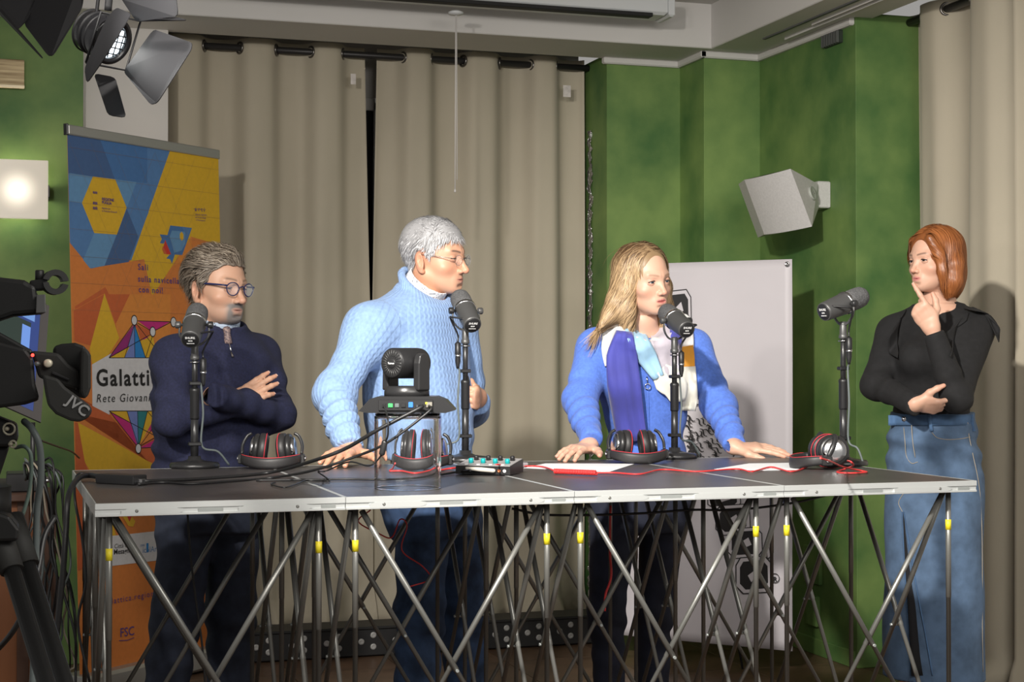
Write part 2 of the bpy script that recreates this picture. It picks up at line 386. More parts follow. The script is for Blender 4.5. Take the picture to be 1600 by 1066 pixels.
L_.new(vo.outputs['Distance'], bp.inputs['Height']); L_.new(bp.outputs[0], B_.inputs['Normal'])
M_yel = mat('yellow_tape', (.70, .58, .02), .5, bump=(80, .1, .001))
tbl = thing('platform_table', 'long folding platform table with black textured top and aluminium edges on crossed tube legs', 'table', ((TX0+TX1)/2, (TY0+TY1)/2, 0))
TH = .026; e = .0035
for i in range(4):
    x0 = TX0+.5*i+.0006; x1 = TX0+.5*(i+1)-.0006
    b = MB(); b.rbox((x0+e, TY0+e, TZ-.012), (x1-e, TY1-e, TZ), .0006); pan = b.build('deck_panel', M_deck, tbl)
    b = MB(); zb = TZ-TH
    for (lo, hi) in (((x0, TY0, zb), (x1, TY0+e, TZ+.0004)), ((x0, TY1-e, zb), (x1, TY1, TZ+.0004)), ((x0, TY0+e, zb), (x0+e, TY1-e, TZ+.0004)), ((x1-e, TY0+e, zb), (x1, TY1-e, TZ+.0004))): b.rbox(lo, hi, .0005)
    b.rbox((x0, TY0-.003, TZ-.012), (x1, TY0+.001, TZ+.0003), .0006); b.rbox((x0, TY0-.003, zb), (x1, TY0+.001, zb+.005), .0006)
    b.build('edge_rail', M_alu, pan)
    # groove fittings: two recessed catch plates with a screw each
    for (u0, u1, su) in ((.10, .34, .16), (.56, .86, .80)):
        b = MB(); xa, xb = x0+u0*.5, x0+u1*.5; zz = zb+.005; b.prism([(xa, zz-.0025), (xb-.012, zz-.0025), (xb, zz+.0015), (xb, zz+.006), (xb-.012, zz+.0095), (xa+.012, zz+.0095), (xa, zz+.006)], -.0035, 0, lambda p: V(p[0], TY0+p[2], p[1])); b.build('catch_plate', M_alu, pan)
        b = MB(); b.lathe(V(x0+su*.5, TY0-.0035, zz+.005), (0, -1, 0), [(.0035, 0), (.003, .001), (.0012, .0012), (0, .0005)], 12); b.build('screw', M_rodm, pan)
    for (ua, ub) in ((x0+.20, x0+.25), (x1-.05, x1-.02)): b = MB(); b.rbox((ua, TY0-.0022, zb+.005), (ub, TY0, zb+.012), .0005); b.build('lock_tongue', M_alu2, pan)
    # legs: six posts, crossed tubes on every face of the two square cells
    nx = [x0+.030, x1-.046]; ny = [TY0+.045, (TY0+TY1)/2, TY1-.045]; zt = zb; zl = .255; zm = .60
    for X in nx:
        for Y in ny:
            b = MB(); b.tube([V(X, Y, .012), V(X, Y, .70), V(X, Y, .7002), V(X, Y, zt)], [.0056, .0056, .0064, .0064], 8); p = b.build('post', M_rodm, tbl)
            b = MB(); b.lathe(V(X, Y, 0), (0, 0, 1), [(.014, 0), (.014, .008), (.008, .016), (.007, .03)], 12); b.build('foot', mat('rubber_foot', (.02, .02, .02), .7, bump=(50, .05, .001)), p)
            if Y == ny[0]:
                b = MB(); b.tube([V(X, Y, .859), V(X, Y, .883)], .0070, 10); b.build('tape_mark', M_yel, p)
    def brace(P, Q, off):
        off = np.asarray(off); b = MB(); A = V(P[0], P[1], zt-.006)+off; D = V(Q[0], Q[1], zl)+off; mid = (A+D)/2
        b.tube([A, mid, mid+(D-A)*.001, D], [.0064, .0064, .0054, .0054], 8); o = b.build('brace', M_rodm, tbl)
        return mid
    for Y in ny:
        m1 = brace((nx[0]+.012, Y), (nx[1], Y), (0, -.0068, 0)); brace((nx[1]-.012, Y), (nx[0], Y), (0, .0068, 0))
        b = MB(); b.cyl(m1+V(0, -.009, 0), m1+V(0, .022, 0), .0035, n=10); b.build('pivot_bolt', M_alu2, tbl)
    for X in nx:
        for k in (0, 1):
            m1 = brace((X, ny[k]+.012), (X, ny[k+1]), (-.0068, 0, 0)); brace((X, ny[k+1]-.012), (X, ny[k]), (.0068, 0, 0))
            b = MB(); b.cyl(m1+V(-.009, 0, 0), m1+V(.022, 0, 0), .0035, n=8); b.build('pivot_bolt', M_alu2, tbl)

# ------------------------------------------------------------------ desk things
M_blk = mat('black_plastic', (.012, .012, .013), .42, bump=(120, .05, .0006))
M_blk2 = mat('black_satin', (.020, .020, .021), .32, bump=(90, .04, .0005))
M_gun = mat('dark_grey_enamel', (.10, .10, .10), .42, .5, bump=(200, .06, .0005))
M_foam = mat('grey_foam', (.085, .085, .087), .95, var=(260, .35), bump=(420, .9, .002))
M_chrome = mat('chrome', (.62, .62, .63), .18, 1., bump=(60, .02, .0005))
M_wtxt = mat('white_print', (.75, .75, .75), .6, var=(50, .05))
M_cable = mat('black_cable', (.012, .012, .013), .45, bump=(150, .05, .0005))
M_gcab = mat('grey_cable', (.10, .12, .12), .5, bump=(150, .05, .0005))
M_red = mat('red_cable', (.62, .035, .035), .45, bump=(150, .05, .0005))
M_thread = mat('red_stitch', (.60, .03, .05), .6, bump=(200, .1, .0005))
M_leather = mat('black_leatherette', (.020, .019, .020), .5, bump=(180, .25, .0008))
def T(px, py, dz=0.): return atz(px, py, TZ+dz)
ZT_ = TZ+.0004
def mic_set(bpx, cpx, dvec, label_stand, label_mic, knob_up=None, cable_side=1, gap=.0):
    d = nrm(_R*dvec[0]+_U*dvec[1]+_F*dvec[2])
    B = T(*bpx); base = V(B[0], B[1], ZT_)
    Dp = float((B-_C)@_F); c = atd(cpx[0], cpx[1], Dp-.0)          # mic centre at the depth of the stand
    side = nrm(np.cross(d, V(0, 0, 1)))
    top = V(base[0], base[1], c[2]-.060); X = lambda z: V(base[0], base[1], z)
    zl = lambda f: base[2]+f*(top[2]-base[2])
    s = thing('microphone_stand', label_stand, 'microphone stand', base, group='desk microphone stands')
    b = MB(); b.lathe(base, (0, 0, 1), [(.064, 0), (.065, .006), (.062, .013), (.030, .017), (.017, .022), (.016, .030)], 40); b.build('base', M_blk2, s)
    b = MB(); b.tube([X(base[2]+.02), X(zl(.46))], .0100, 18); b.build('lower_tube', M_blk2, s)
    b = MB(); b.lathe(X(zl(.40)), (0, 0, 1), [(.0112, 0), (.0122, .003), (.0122, .07), (.0130, .073), (.0130, .078), (.010, .082)], 20); b.build('clutch', M_blk, s)
    b = MB(); b.tube([X(zl(.40)+.07), X(top[2]-.01)], .0076, 16); b.build('upper_tube', M_blk2, s)
    b = MB(); b.lathe(X(top[2]-.035), (0, 0, 1), [(.0108, 0), (.0118, .003), (.0118, .010), (.0098, .012), (.0094, .036), (.008, .040)], 18); b.build('thread_adapter', M_gun, s)
    b = MB(); b.lathe(X(top[2]-.043), (0, 0, 1), [(.012, 0), (.0135, .002), (.012, .004)], 18); b.build('lock_ring', M_chrome, s)
    for f in (.18, .68):
        b = MB(); p = X(zl(f)); rr = .0100 if f < .4 else .0076; b.rbox(tuple(p+V(-rr-.006, -rr-.003, 0)), tuple(p+V(rr+.006, rr+.003, .010)), .002); b.build('cable_clip', M_blk, s)
    # microphone: own thing
    m = thing('microphone', label_mic, 'microphone', c, group='studio microphones')
    o = c
    b = MB(); b.lathe(o, d, [(.0225, -.080), (.0245, -.0795), (.0255, -.074), (.0290, -.004), (.0295, 0)], 32); b.build('body', M_gun, m)
    b = MB(); b.lathe(o, d, [(0, -.0815), (.0205, -.0812), (.0228, -.0795)], 32); b.build('rear_cap', M_blk, m)
    b = MB(); b.lathe(o, d, [(.0300, -.003), (.0315, 0), (.0315, .006), (.0295, .008)], 32); b.build('ring', M_chrome if cable_side else M_gun, m)
    b = MB(); b.lathe(o, d, [(.0285, .006), (.0290, .02), (.0290, .048), (.0275, .062), (.022, .072), (.012, .077), (0, .0785)], 32); b.build('foam_windscreen', M_foam, m)
    # yoke from the two side knobs down to the stand
    piv = o-d*.006
    ys = MB()
    lo = V(top[0], top[1], top[2]+.003)
    for sg in (-1, 1):
        k = piv+side*sg*.0375; kk = k+V(0, 0, -.028); ys.tube(catmull([k, kk, lo+side*sg*.020+V(0, 0, .006), lo+side*sg*.004], 4), .0046, 8, squash=.6)
    ys.cyl(lo+V(0, 0, -.008), lo+V(0, 0, .008), .0085, n=14); ys.build('yoke', M_gun, m)
    for sg in (-1, 1):
        b = MB(); k = piv+side*sg*.029; b.lathe(k, side*sg, [(.004, 0), (.004, .006), (.0085, .0065), (.0095, .009), (.0095, .018), (.008, .020)], 16); b.build('side_knob', M_blk2 if sg == cable_side else M_gun, m)
    # rear lettering
    up = nrm(_U-d*np.dot(_U, d)); rt = nrm(np.cross(up, -d))
    Mp = frame_map(o-d*.0820, rt, up, -d)
    for (s_, z_, v_) in (('SHURE', .0085, .004), ('SM7B', .0048, -.004), ('MICROPHONE', .0030, -.011)):
        text_mesh('lettering', s_, z_, lambda p, v_=v_: Mp(V(p[0], p[1]+v_, p[2])), M_wtxt, m, 'CENTER', bold=.0002)
    # small cable bow and hanging connector
    a = o-d*.07+side*cable_side*.02; q = o-d*.02+side*cable_side*.048; e = X(top[2]-.03)+side*cable_side*.022
    b = MB(); b.tube(catmull([a+V(0, 0, .012), a*.4+q*.6+side*cable_side*.012, q+V(0, 0, -.015), e+V(0, 0, .02), e], 6), .0026, 8); b.build('cable', M_cable, m)
    b = MB(); b.lathe(e+V(0, 0, -.004), (0, 0, -1), [(.004, -.004), (.0085, 0), (.0085, .030), (.0075, .034), (.0075, .050), (.005, .064), (.0035, .070)], 14); b.build('connector', M_blk, m)
    b = MB(); b.lathe(e+V(0, 0, -.034), (0, 0, -1), [(.0087, 0), (.0088, .005), (.0087, .006)], 14); b.build('connector_ring', M_chrome, m)
    e2 = e+V(0, 0, -.072); f1 = X(zl(.68))+side*cable_side*.017; f2 = X(zl(.18))+side*cable_side*.019; g = base+side*cable_side*.085+_F*.03+V(0, 0, .004)
    b = MB(); b.tube(catmull([e2, f1, X(zl(.45))+side*cable_side*.022, f2, (f2+g)/2+side*cable_side*.006+V(0, 0, .01), g], 8), .0029, 8); b.build('lead', M_gcab, m)
    return s, m
mic_set((304, 731), (304, 506), (-.03, .52, .84), 'black desk microphone stand in front of the man in navy', 'black studio microphone in front of the man in the navy sweater')
mic_set((727, 721), (727, 484), (-.28, .56, .80), 'black desk microphone stand in front of the man in pale blue', 'grey studio microphone at the chin of the white-haired man', cable_side=-1)
mic_set((1054, 716), (1055, 500), (-.32, .36, .86), 'black desk microphone stand in front of the blonde woman', 'grey studio microphone at the mouth of the blonde woman')
mic_set((1318, 727), (1320, 474), (.80, .30, .50), 'black desk microphone stand at the right end of the table', 'dark studio microphone in profile, beside the red-haired woman')

# ------------------------------------------------------------------ headphones
def headphones(label, loc, rz, tilt=None, sc=1.):
    o = thing('headphones', label, 'headphones', loc, group='black headphones on the table')
    o.rotation_euler = (0, 0, rz) if tilt is None else (tilt[0], tilt[1], rz); o.scale = (sc,)*3
    bpy.context.view_layer.update()
    def bld(b, n, m, p=None):
        me = b.build(n, m); me.parent = p or o; return me
    # padded band, an arc lying in front
    b = MB(); n = 28; vs = []; prof = [(-.0045, .002), (.0045, .000), (.0062, .008), (.0062, .020), (.0045, .028), (-.0045, .029), (-.0062, .020), (-.0062, .008)]
    for i in range(n+1):
        t = math.pi*(1+i/n); ca, sa = math.cos(t), math.sin(t)
        k = 1-.18*abs(ca)**3
        for (dr, z) in prof: vs.append(V(ca*(.074+dr), sa*(.062+dr), z*k+.012*abs(ca)**2))
    fs = [(i*8+j, i*8+(j+1) % 8, (i+1)*8+(j+1) % 8, (i+1)*8+j) for i in range(n) for j in range(8)]+[tuple(range(8)), tuple(n*8+j for j in reversed(range(8)))]
    b.add(vs, fs, True); band = bld(b, 'headband', M_leather)
    b = MB(); pts = [V(math.cos(t)*.0765, math.sin(t)*.0645, .0285*(1-.18*abs(math.cos(t))**3)+.012*math.cos(t)**2) for t in np.linspace(math.pi*1.04, math.pi*1.96, 40)]; b.tube(pts, .0009, 5); st = bld(b, 'stitching', M_thread, band)
    for sg in (-1, 1):
        # slider block, hinge and yoke arm
        b = MB(); b.rbox((sg*.078-.008, -.010, .010), (sg*.078+.008, .016, .036), .003); bld(b, 'slider', M_blk2)
        b = MB(); b.lathe(V(sg*.086, .004, .024), (sg, 0, 0), [(.006, 0), (.006, .003), (.003, .0045), (0, .004)], 12); bld(b, 'hinge_bolt', M_chrome)
        b = MB(); b.tube(catmull([V(sg*.078, .008, .034), V(sg*.078, .020, .058), V(sg*.068, .030, .080), V(sg*.056, .032, .088)], 5), .0042, 8, squash=1.6); bld(b, 'yoke_arm', M_blk2)
        # ear cup
        cx, cy, cz = sg*.034, .034, .046; a = nrm(V(sg, -.10, .12))
        c0 = V(cx, cy, cz)
        b = MB(); b.lathe(c0, a, [(.034, .004), (.039, .006), (.041, .010), (.039, .016), (.033, .020)], 28); cup = bld(b, 'ear_cup', M_blk2)
        b = MB(); b.lathe(c0, a, [(.030, .019), (.032, .021), (.028, .026), (.018, .0275), (0, .028)], 28); bld(b, 'cup_plate', M_chrome, cup)
        b = MB(); b.lathe(c0, -a, [(.036, -.005), (.0425, -.002), (.0435, .008), (.041, .016), (.034, .020), (.026, .018), (.022, .010), (.022, .0), (0, -.001)], 28); pad = bld(b, 'ear_pad', M_leather, cup)
        x_, y_, _ = basis(a); b = MB(); pts = [c0-a*.013+.0436*(x_*math.cos(t)+y_*math.sin(t)) for t in np.linspace(0, 2*math.pi, 41)]; b.tube(pts, .0009, 5, caps=False); bld(b, 'cup_stitching', M_thread, cup)
    return o
def tp(px, py): p = T(px, py); return (p[0], p[1], ZT_+.0005)
headphones('black headphones with red stitching in front of the man in navy', tp(424, 731.5), -.30)
headphones('black headphones partly seen through the glass cylinder', tp(656, 733), -.45)
headphones('black headphones beside the blonde woman\'s microphone', tp(996, 723.5), -.15)
hp4 = headphones('black headphones lying on their side at the right end of the table', tp(1275, 732), -1.75)

# ------------------------------------------------------------------ glass cylinder with the pan-tilt camera on top
VC = V(.862, 3.452, ZT_)
M_glass = mat('clear_glass', (1, 1, 1), .0, trans=1., ior=1.45)
b = MB(); R0 = .0735; Hg = .166
b.lathe(VC, (0, 0, 1), [(R0-.0040, .0016), (R0-.0030, .0004), (R0-.0020, 0), (R0-.0010, .0004), (R0, .0016), (R0, .003), (R0, .06), (R0, Hg-.008), (R0-.0002, Hg-.006), (R0-.0015, Hg-.002), (R0-.005, Hg-.0002), (R0-.007, Hg), (R0-.03, Hg), (.0001, Hg), (.0001, Hg-.006), (R0-.03, Hg-.006), (R0-.012, Hg-.006), (R0-.008, Hg-.0064), (R0-.0050, Hg-.009), (R0-.0042, Hg-.013), (R0-.0040, Hg-.018), (R0-.0040, .06), (R0-.0040, .003), (R0-.0040, .0016)], 96, caps=False)
tag(b.build('glass_cylinder', M_glass), 'clear upturned glass cylinder vase carrying the small camera', 'vase')
pt = thing('pan_tilt_camera', 'black pan-tilt video camera standing on the glass cylinder, seen from behind', 'camera', VC+V(0, 0, Hg+.0005))
zb = VC[2]+Hg+.0008
ax, ay = _R.copy(), nrm(V(_F[0], _F[1], 0)); PM = frame_map(V(VC[0], VC[1], zb), ax, ay, V(0, 0, 1))
# wide boat-shaped foot
b = MB(); out = []
for (u, z) in ((-.104, .004), (-.085, .0), (.085, .0), (.106, .006), (.086, .028), (.066, .036), (-.062, .036), (-.080, .030)): out.append((u, z))
b.prism(out, -.050, .055, lambda p: PM(V(p[0], p[2], p[1]))); b.build('foot_housing', M_blk2, pt)
b = MB(); b.rbox((-.060, -.054, .004), (.058, -.048, .030), .002, PM); pf = b.build('port_panel', M_blk, pt)
for (u, w_, h_, m_) in ((-.048, .008, .010, M_blk2), (-.034, .010, .009, mat('green_terminal', (.05, .45, .12), .5, bump=(50, .05, .001))), (-.020, .009, .009, M_gcab), (-.006, .010, .010, M_blk), (.010, .010, .012, mat('blue_port', (.03, .18, .75), .5, bump=(50, .05, .001))), (.030, .016, .006, M_chrome), (.050, .013, .012, mat('jack_grey', (.35, .33, .28), .4, .6, bump=(50, .05, .001)))):
    b = MB(); b.rbox((u-w_/2, -.0565, .012), (u+w_/2, -.052, .012+h_), .001, PM); b.build('port', m_, pf)
b = MB(); b.rbox((.0415, -.057, .019), (.046, -.053, .024), .0006, PM); b.build('port_lamp', mat('yellow_lamp', (.8, .6, .05), .5, bump=(50, .05, .001)), pf)
# turret, two arms and barrel
b = MB(); b.lathe(PM(V(-.002, 0, .034)), (0, 0, 1), [(.050, 0), (.050, .012), (.047, .020), (.044, .024)], 36); b.build('turret', M_blk2, pt)
la = nrm(ax*.62+ay*.78); pe = nrm(ax*.78-ay*.62); ctr = PM(V(-.004, 0, .108))
for sg in (-1, 1):
    b = MB(); q = ctr+pe*sg*.046
    FM = frame_map(V(q[0], q[1], 0), la, pe, V(0, 0, 1)); zc_ = ctr[2]
    o_ = [(-.019, zb+.048), (.019, zb+.048), (.018, zc_), (.014, zc_+.016), (.007, zc_+.022), (-.007, zc_+.022), (-.014, zc_+.016), (-.018, zc_)]
    b.prism(o_, -.009, .009, lambda p: FM(V(p[0], p[2], p[1]))); o2 = b.build('arm', M_blk2, pt)
    md = o2.modifiers.new('bev', 'BEVEL'); md.width = .004; md.segments = 3
b = MB(); b.lathe(ctr, la, [(.031, -.046), (.0335, -.043), (.034, .035), (.033, .045), (.028, .050), (.026, .050), (.024, .047), (0, .047)], 40); brl = b.build('barrel', M_blk, pt)
b = MB(); b.lathe(ctr, -la, [(0, .0468), (.030, .0466), (.0322, .0450)], 40); rc = b.build('rear_disc', M_blk2, pt)
xx, yy, _ = basis(-la)
for i in range(24):
    t = 2*math.pi*i/24; dd = xx*math.cos(t)+yy*math.sin(t); b = MB(); b.tube([ctr-la*.0470+dd*.015, ctr-la*.0468+dd*.029], .0007, 5); b.build('cooling_rib', M_gun, rc)
b = MB(); b.lathe(ctr, -la, [(.0, .0480), (.0105, .0478), (.0115, .0468)], 24); b.build('badge', M_blk2, rc)
u3 = V(0, 0, 1); r3 = nrm(np.cross(u3, -la)); Bm = frame_map(ctr-la*.0482, r3, u3, -la)
text_mesh('lettering', 'Tenveo', .0062, lambda p: Bm(V(p[0], p[1]-.002, p[2])), M_wtxt, rc, 'CENTER', bold=.0002)

# ------------------------------------------------------------------ mixer with teal knobs, notebook, papers, adapter box
mx = T(712, 742); mxr = T(797, 744); MXc = (mx+mxr)/2; ux = nrm(V(*(mxr-mx)[:2], 0)); uy = V(-ux[1], ux[0], 0)
mw = float(np.linalg.norm((mxr-mx)[:2])); MM = frame_map(V(mx[0], mx[1], ZT_), ux, uy, V(0, 0, 1))
mi = thing('audio_mixer', 'small grey audio mixer with teal knobs beside the glass cylinder', 'mixer', MM(V(mw/2, .05, 0)))
M_mixtop = mat('mixer_grey', (.30, .29, .29), .5, bump=(100, .05, .0005)); M_teal = mat('teal_knob', (.0, .33, .34), .45, bump=(100, .05, .0005))
b = MB(); b.prism([(0, .002), (.105, .002), (.105, .034), (.004, .022), (0, .019)], 0, mw, lambda p: MM(V(p[2], p[0], p[1]))); b.build('case', M_blk, mi)
b = MB(); b.prism([(.004, .0222), (.105, .0342), (.105, .0358), (.004, .0238)], .002, mw-.002, lambda p: MM(V(p[2], p[0], p[1]))); b.build('top_plate', M_mixtop, mi)
for i in range(4):
    for j in range(2):
        p = MM(V(.028+i*(mw-.046)/3, .035+.04*j, .0255+.0047*j)); b = MB(); b.lathe(p, V(0, 0, 1)-uy*.12, [(.0062, 0), (.0058, .012), (.0045, .0135), (0, .0138)], 14); kn = b.build('knob', M_teal if j == 0 else M_blk, mi)
for i in range(4):
    p = MM(V(.022+i*(mw-.046)/3, .014, .0225)); b = MB(); b.rbox(tuple(p+V(-.004, -.003, 0)), tuple(p+V(.004, .003, .004)), .001); b.build('button', M_wtxt, mi)
for i, m_ in enumerate((mat('copper_jack', (.55, .18, .08), .35, .7, bump=(50, .05, .001)), M_wtxt)):
    b = MB(); b.lathe(MM(V(mw-.028+.014*i, 0, .011)), -uy, [(.0042, 0), (.0042, .002), (.0022, .003), (.002, .001), (0, .001)], 14); b.build('jack', m_, mi)
b = MB(); b.lathe(MM(V(mw-.040, -.006, .012)), -ux*1.0-uy*.15+V(0, 0, .08), [(.003, -.004), (.0052, 0), (.0056, .03), (.0048, .05), (.0038, .066), (.003, .07)], 14); b.build('plug', mat('cream_plug', (.55, .52, .46), .5, bump=(60, .05, .001)), mi)
nb = [T(797, 727), T(815, 727.5), T(822, 737), T(797, 736)]
b = MB(); cc = T(800, 731); b.rbox((-.045, -.030, 0), (.030, .035, .012), .002, frame_map(V(cc[0], cc[1], ZT_), nrm(ux+uy*-.15), nrm(uy+ux*.15), V(0, 0, 1)))
tag(b.build('notebook', mat('grey_notebook', (.40, .38, .40), .6, var=(30, .08))), 'grey notebook lying behind the audio mixer', 'notebook')
M_paper = mat('white_paper', (.80, .81, .83), .7, var=(8, .03))
def paper(label, pts, dz=.0):
    P = [T(*q) for q in pts]; c = sum(P)/len(P); b = MB(); z = ZT_+.0003+dz
    b.prism([(p[0], p[1]) for p in P], z, z+.0006, lambda p: V(p[0], p[1], p[2])); tag(b.build('paper_sheet', M_paper), label, 'paper', 'paper sheets on the table')
paper('white paper sheet under the blonde woman\'s right hand', [(818, 732), (852, 725), (992, 725.5), (951, 738.5)])
paper('white paper sheet before the blonde woman\'s left hand', [(1116, 734), (1170, 725), (1240, 724), (1250, 735), (1190, 736)])
bx0 = T(149, 756); bx1 = T(208, 759); u_ = nrm(V(*(bx1-bx0)[:2], 0)); v_ = V(-u_[1], u_[0], 0)
AM = frame_map(V(bx0[0], bx0[1], ZT_), u_, v_, V(0, 0, 1)); aw = float(np.linalg.norm((bx1-bx0)[:2]))
ad = thing('adapter_box', 'black cable adapter box near the left end of the table', 'adapter', bx0)
b = MB(); b.rbox((0, 0, 0), (aw, .045, .022), .002, AM); b.build('case', M_blk, ad)
b = MB(); b.rbox((aw-.001, .010, .005), (aw+.016, .024, .014), .001, AM); b.build('plug', M_chrome, ad)

# ------------------------------------------------------------------ cables
def cable(name, label, pts, r, m, n=8, cat='cable', sm=7):
    b = MB(); b.tube(catmull(pts, sm), r, n); return tag(b.build(name, m), label, cat)
p_hdmi = PM(V(.030, -.062, .0155)); p_lan = PM(V(.050, -.060, .016)); p_pow = PM(V(-.048, -.060, .017))
tc_ = lambda px, py, h=.004: T(px, py, h)
def mid(px, py, D): return atd(px, py, D)
cable('video_cable', 'thick black cable from the small camera down to the adapter box', [p_hdmi, p_hdmi-ay*.02+V(0, 0, -.004), mid(590, 672, 3.46), mid(540, 701, 3.50), mid(490, 720, 3.56), tc_(430, 737, .010), tc_(370, 744), tc_(300, 749), AM(V(aw+.016, .017, .009))], .0042, M_cable)
cable('network_cable', 'black network cable sagging from the small camera to the table', [p_lan, p_lan-ay*.02+V(0, 0, -.012), mid(608, 690, 3.46), mid(560, 712, 3.5), mid(490, 735, 3.55), tc_(430, 746), tc_(370, 751), tc_(300, 756), tc_(255, 754), tc_(215, 757)], .0030, M_cable)
fer = mid(599, 700, 3.40)
pw = thing('power_lead', 'thin black power lead with a ferrite block beside the glass cylinder', 'cable', fer)
b = MB(); b.tube(catmull([p_pow, p_pow-ay*.016+V(.004, 0, -.006), mid(606, 655, 3.38), mid(606, 680, 3.38), fer+V(.004, 0, .012)], 6), .0018, 7); b.tube(catmull([fer-V(.004, 0, .014), mid(589, 720, 3.41), mid(575, 728, 3.42), mid(545, 722, 3.5), tc_(510, 736, .03), tc_(497, 737, .035), tc_(506, 744, .012), tc_(514, 752), tc_(480, 751), tc_(462, 757), tc_(444, 762), tc_(424, 757), tc_(430, 754)], 6), .0018, 7); b.build('wire', M_cable, pw)
b = MB(); fa = nrm(V(.25, 0, 1.)); b.lathe(fer-fa*.014, fa, [(.003, -.003), (.0062, 0), (.0066, .003), (.0066, .025), (.0062, .028), (.003, .031)], 12); b.build('ferrite', M_blk2, pw)
cable('desk_cable', 'black cable running along the table past the glass cylinder', [tc_(400, 751), tc_(470, 750), tc_(540, 749), tc_(600, 749.5), tc_(660, 746), tc_(712, 738, .006), tc_(735, 735, .016)], .0026, M_cable)
cable('table_end_cable', 'pair of black cables bending over the left end of the table', [AM(V(0, .02, .012)), tc_(140, 743, .012), tc_(122, 748, .010), mid(107, 775, 3.55), mid(103, 830, 3.52), mid(98, 900, 3.5), mid(88, 1000, 3.5), mid(80, 1090, 3.5)], .0065, M_cable)
cable('table_end_cable', 'thin black cable hanging down at the left end of the table', [AM(V(0, .035, .012)), tc_(138, 741, .014), tc_(120, 744, .010), mid(117, 780, 3.7), mid(128, 840, 3.7), mid(134, 910, 3.7), mid(122, 975, 3.7), mid(140, 1066, 3.7)], .0032, M_cable)
cable('headphone_cable', 'red headphone cable lying across the right half of the table', [tc_(932, 739), tc_(960, 739), tc_(1000, 741), tc_(1035, 734), tc_(1090, 737), tc_(1150, 733), tc_(1175, 737), tc_(1205, 730), tc_(1235, 737), tc_(1258, 731), tc_(1268, 722, .02)], .0021, M_red)
coil = [tc_(865, 735, .009)]; A, Bq = tc_(866, 736.5, .009), tc_(932, 739, .009); cu, cv = basis(Bq-A)[:2]
for i in range(26*8+1): t = i/(26*8); a = 2*math.pi*26*t; coil.append(A+(Bq-A)*t+.0052*(cu*math.cos(a)+cv*math.sin(a)))
b = MB(); b.tube(coil, .0019, 6); b.tube(catmull([tc_(865, 735, .006), tc_(845, 729), tc_(820, 728.5), tc_(800, 727, .014), tc_(775, 726, .03)], 6), .0021, 6)
tag(b.build('coiled_cable', M_red), 'coiled red headphone cable near the middle of the table', 'cable')
cable('headphone_cable', 'red headphone cable looped over the headphones at the right end', [tc_(1282, 716, .075), tc_(1300, 722, .060), tc_(1318, 730, .020), tc_(1345, 735.5), tc_(1354, 738), tc_(1330, 739.5), tc_(1308, 738), tc_(1320, 733), tc_(1333, 728, .02), tc_(1330, 722, .035), tc_(1324, 720, .03)], .0021, M_red)
cable('headphone_cable', 'red headphone cable behind the glass cylinder', [tc_(612, 724, .02), tc_(606, 732), tc_(600, 736), tc_(625, 736), tc_(650, 739.5), tc_(680, 736), tc_(705, 732, .006), tc_(720, 731, .014)], .0024, M_red)
cable('under_table_cable', 'thin black cable hanging under the table in front of the man in navy', [aty(293, 802, 3.9), aty(297, 860, 3.9), aty(305, 930, 3.9), aty(316, 1010, 3.9), aty(322, 1090, 3.9)], .0026, M_cable)
cable('under_table_cable', 'black cable sagging under the right half of the table', [aty(800, 795, 3.75), aty(860, 805, 3.75), aty(990, 803, 3.75), aty(1080, 797, 3.7), aty(1150, 797, 3.7), aty(1240, 786, 3.72), aty(1300, 772, 3.75)], .0030, M_cable)
cable('under_table_cable', 'red cable looping under the middle of the table', [aty(579, 797, 3.8), aty(560, 815, 3.8), aty(590, 833, 3.8), aty(612, 840, 3.8), aty(625, 812, 3.8), aty(636, 822, 3.8), aty(628, 860, 3.8), aty(660, 885, 3.8), aty(672, 905, 3.8), aty(640, 917, 3.8)], .0017, M_red)
cable('under_table_cable', 'red coiled cable end under the table before the blonde woman', [aty(954, 790, 3.9), aty(953, 860, 3.9), aty(955, 900, 3.9), aty(946, 930, 3.9), aty(945, 955, 3.9)], .0032, M_red)

# ------------------------------------------------------------------ roll-up banner
BA, BB = V(.243, 6.124, 2.1), V(.866, 6.685, 2.1); BW = float(np.linalg.norm(BB-BA)); bu = (BB-BA)/BW; bn = V(bu[1], -bu[0], 0)   # bn faces the camera
TIL = .036; bv = nrm(V(0, 0, 1)-bu*TIL)
B0 = BA-bv*2.06                                                     # bottom left corner of the cloth
def buv(px, py):
    d = ray(px, py); t = ((BA-_C)@bn)/(d@bn); p = _C+d*t-B0; return (float(p@bu)-0*TIL, float(p@bv)) if False else _uv(p)
_G = np.linalg.inv(np.array([[bu@bu, bu@bv], [bu@bv, bv@bv]]))
def _uv(p): q = _G@np.array([p@bu, p@bv]); return (float(q[0]), float(q[1]))
BM = frame_map(B0, bu, bv, bn)
ban = thing('roll_up_banner', 'tall colourful roll-up banner with orange, yellow and blue polygons beside the curtain', 'banner', (B0[0], B0[1], 0))
def clip(poly):
    """keep the print on the cloth"""
    return [(min(max(u, 0), BW), min(max(v, 0), 2.06)) for u, v in poly]
C_ = dict(orange=(.62, .20, .045), orange2=(.66, .24, .045), redor=(.52, .115, .035), red=(.55, .04, .03), yellow=(.66, .40, .025), blue=(.085, .20, .42), dblue=(.055, .115, .26), lblue=(.12, .27, .47), mblue=(.06, .16, .37), teal=(.02, .20, .22), sky=(.02, .21, .55), peri=(.16, .22, .52), magenta=(.50, .02, .19), purple=(.27, .02, .16), white=(.62, .62, .64), ink=(.012, .012, .014), violet=(.09, .05, .22), lattice=(.24, .16, .10), gold=(.7, .45, .05), green=(.04, .22, .05))
PM_ = {k: mat('print_'+k, c, .55, var=(60, .04)) for k, c in C_.items()}
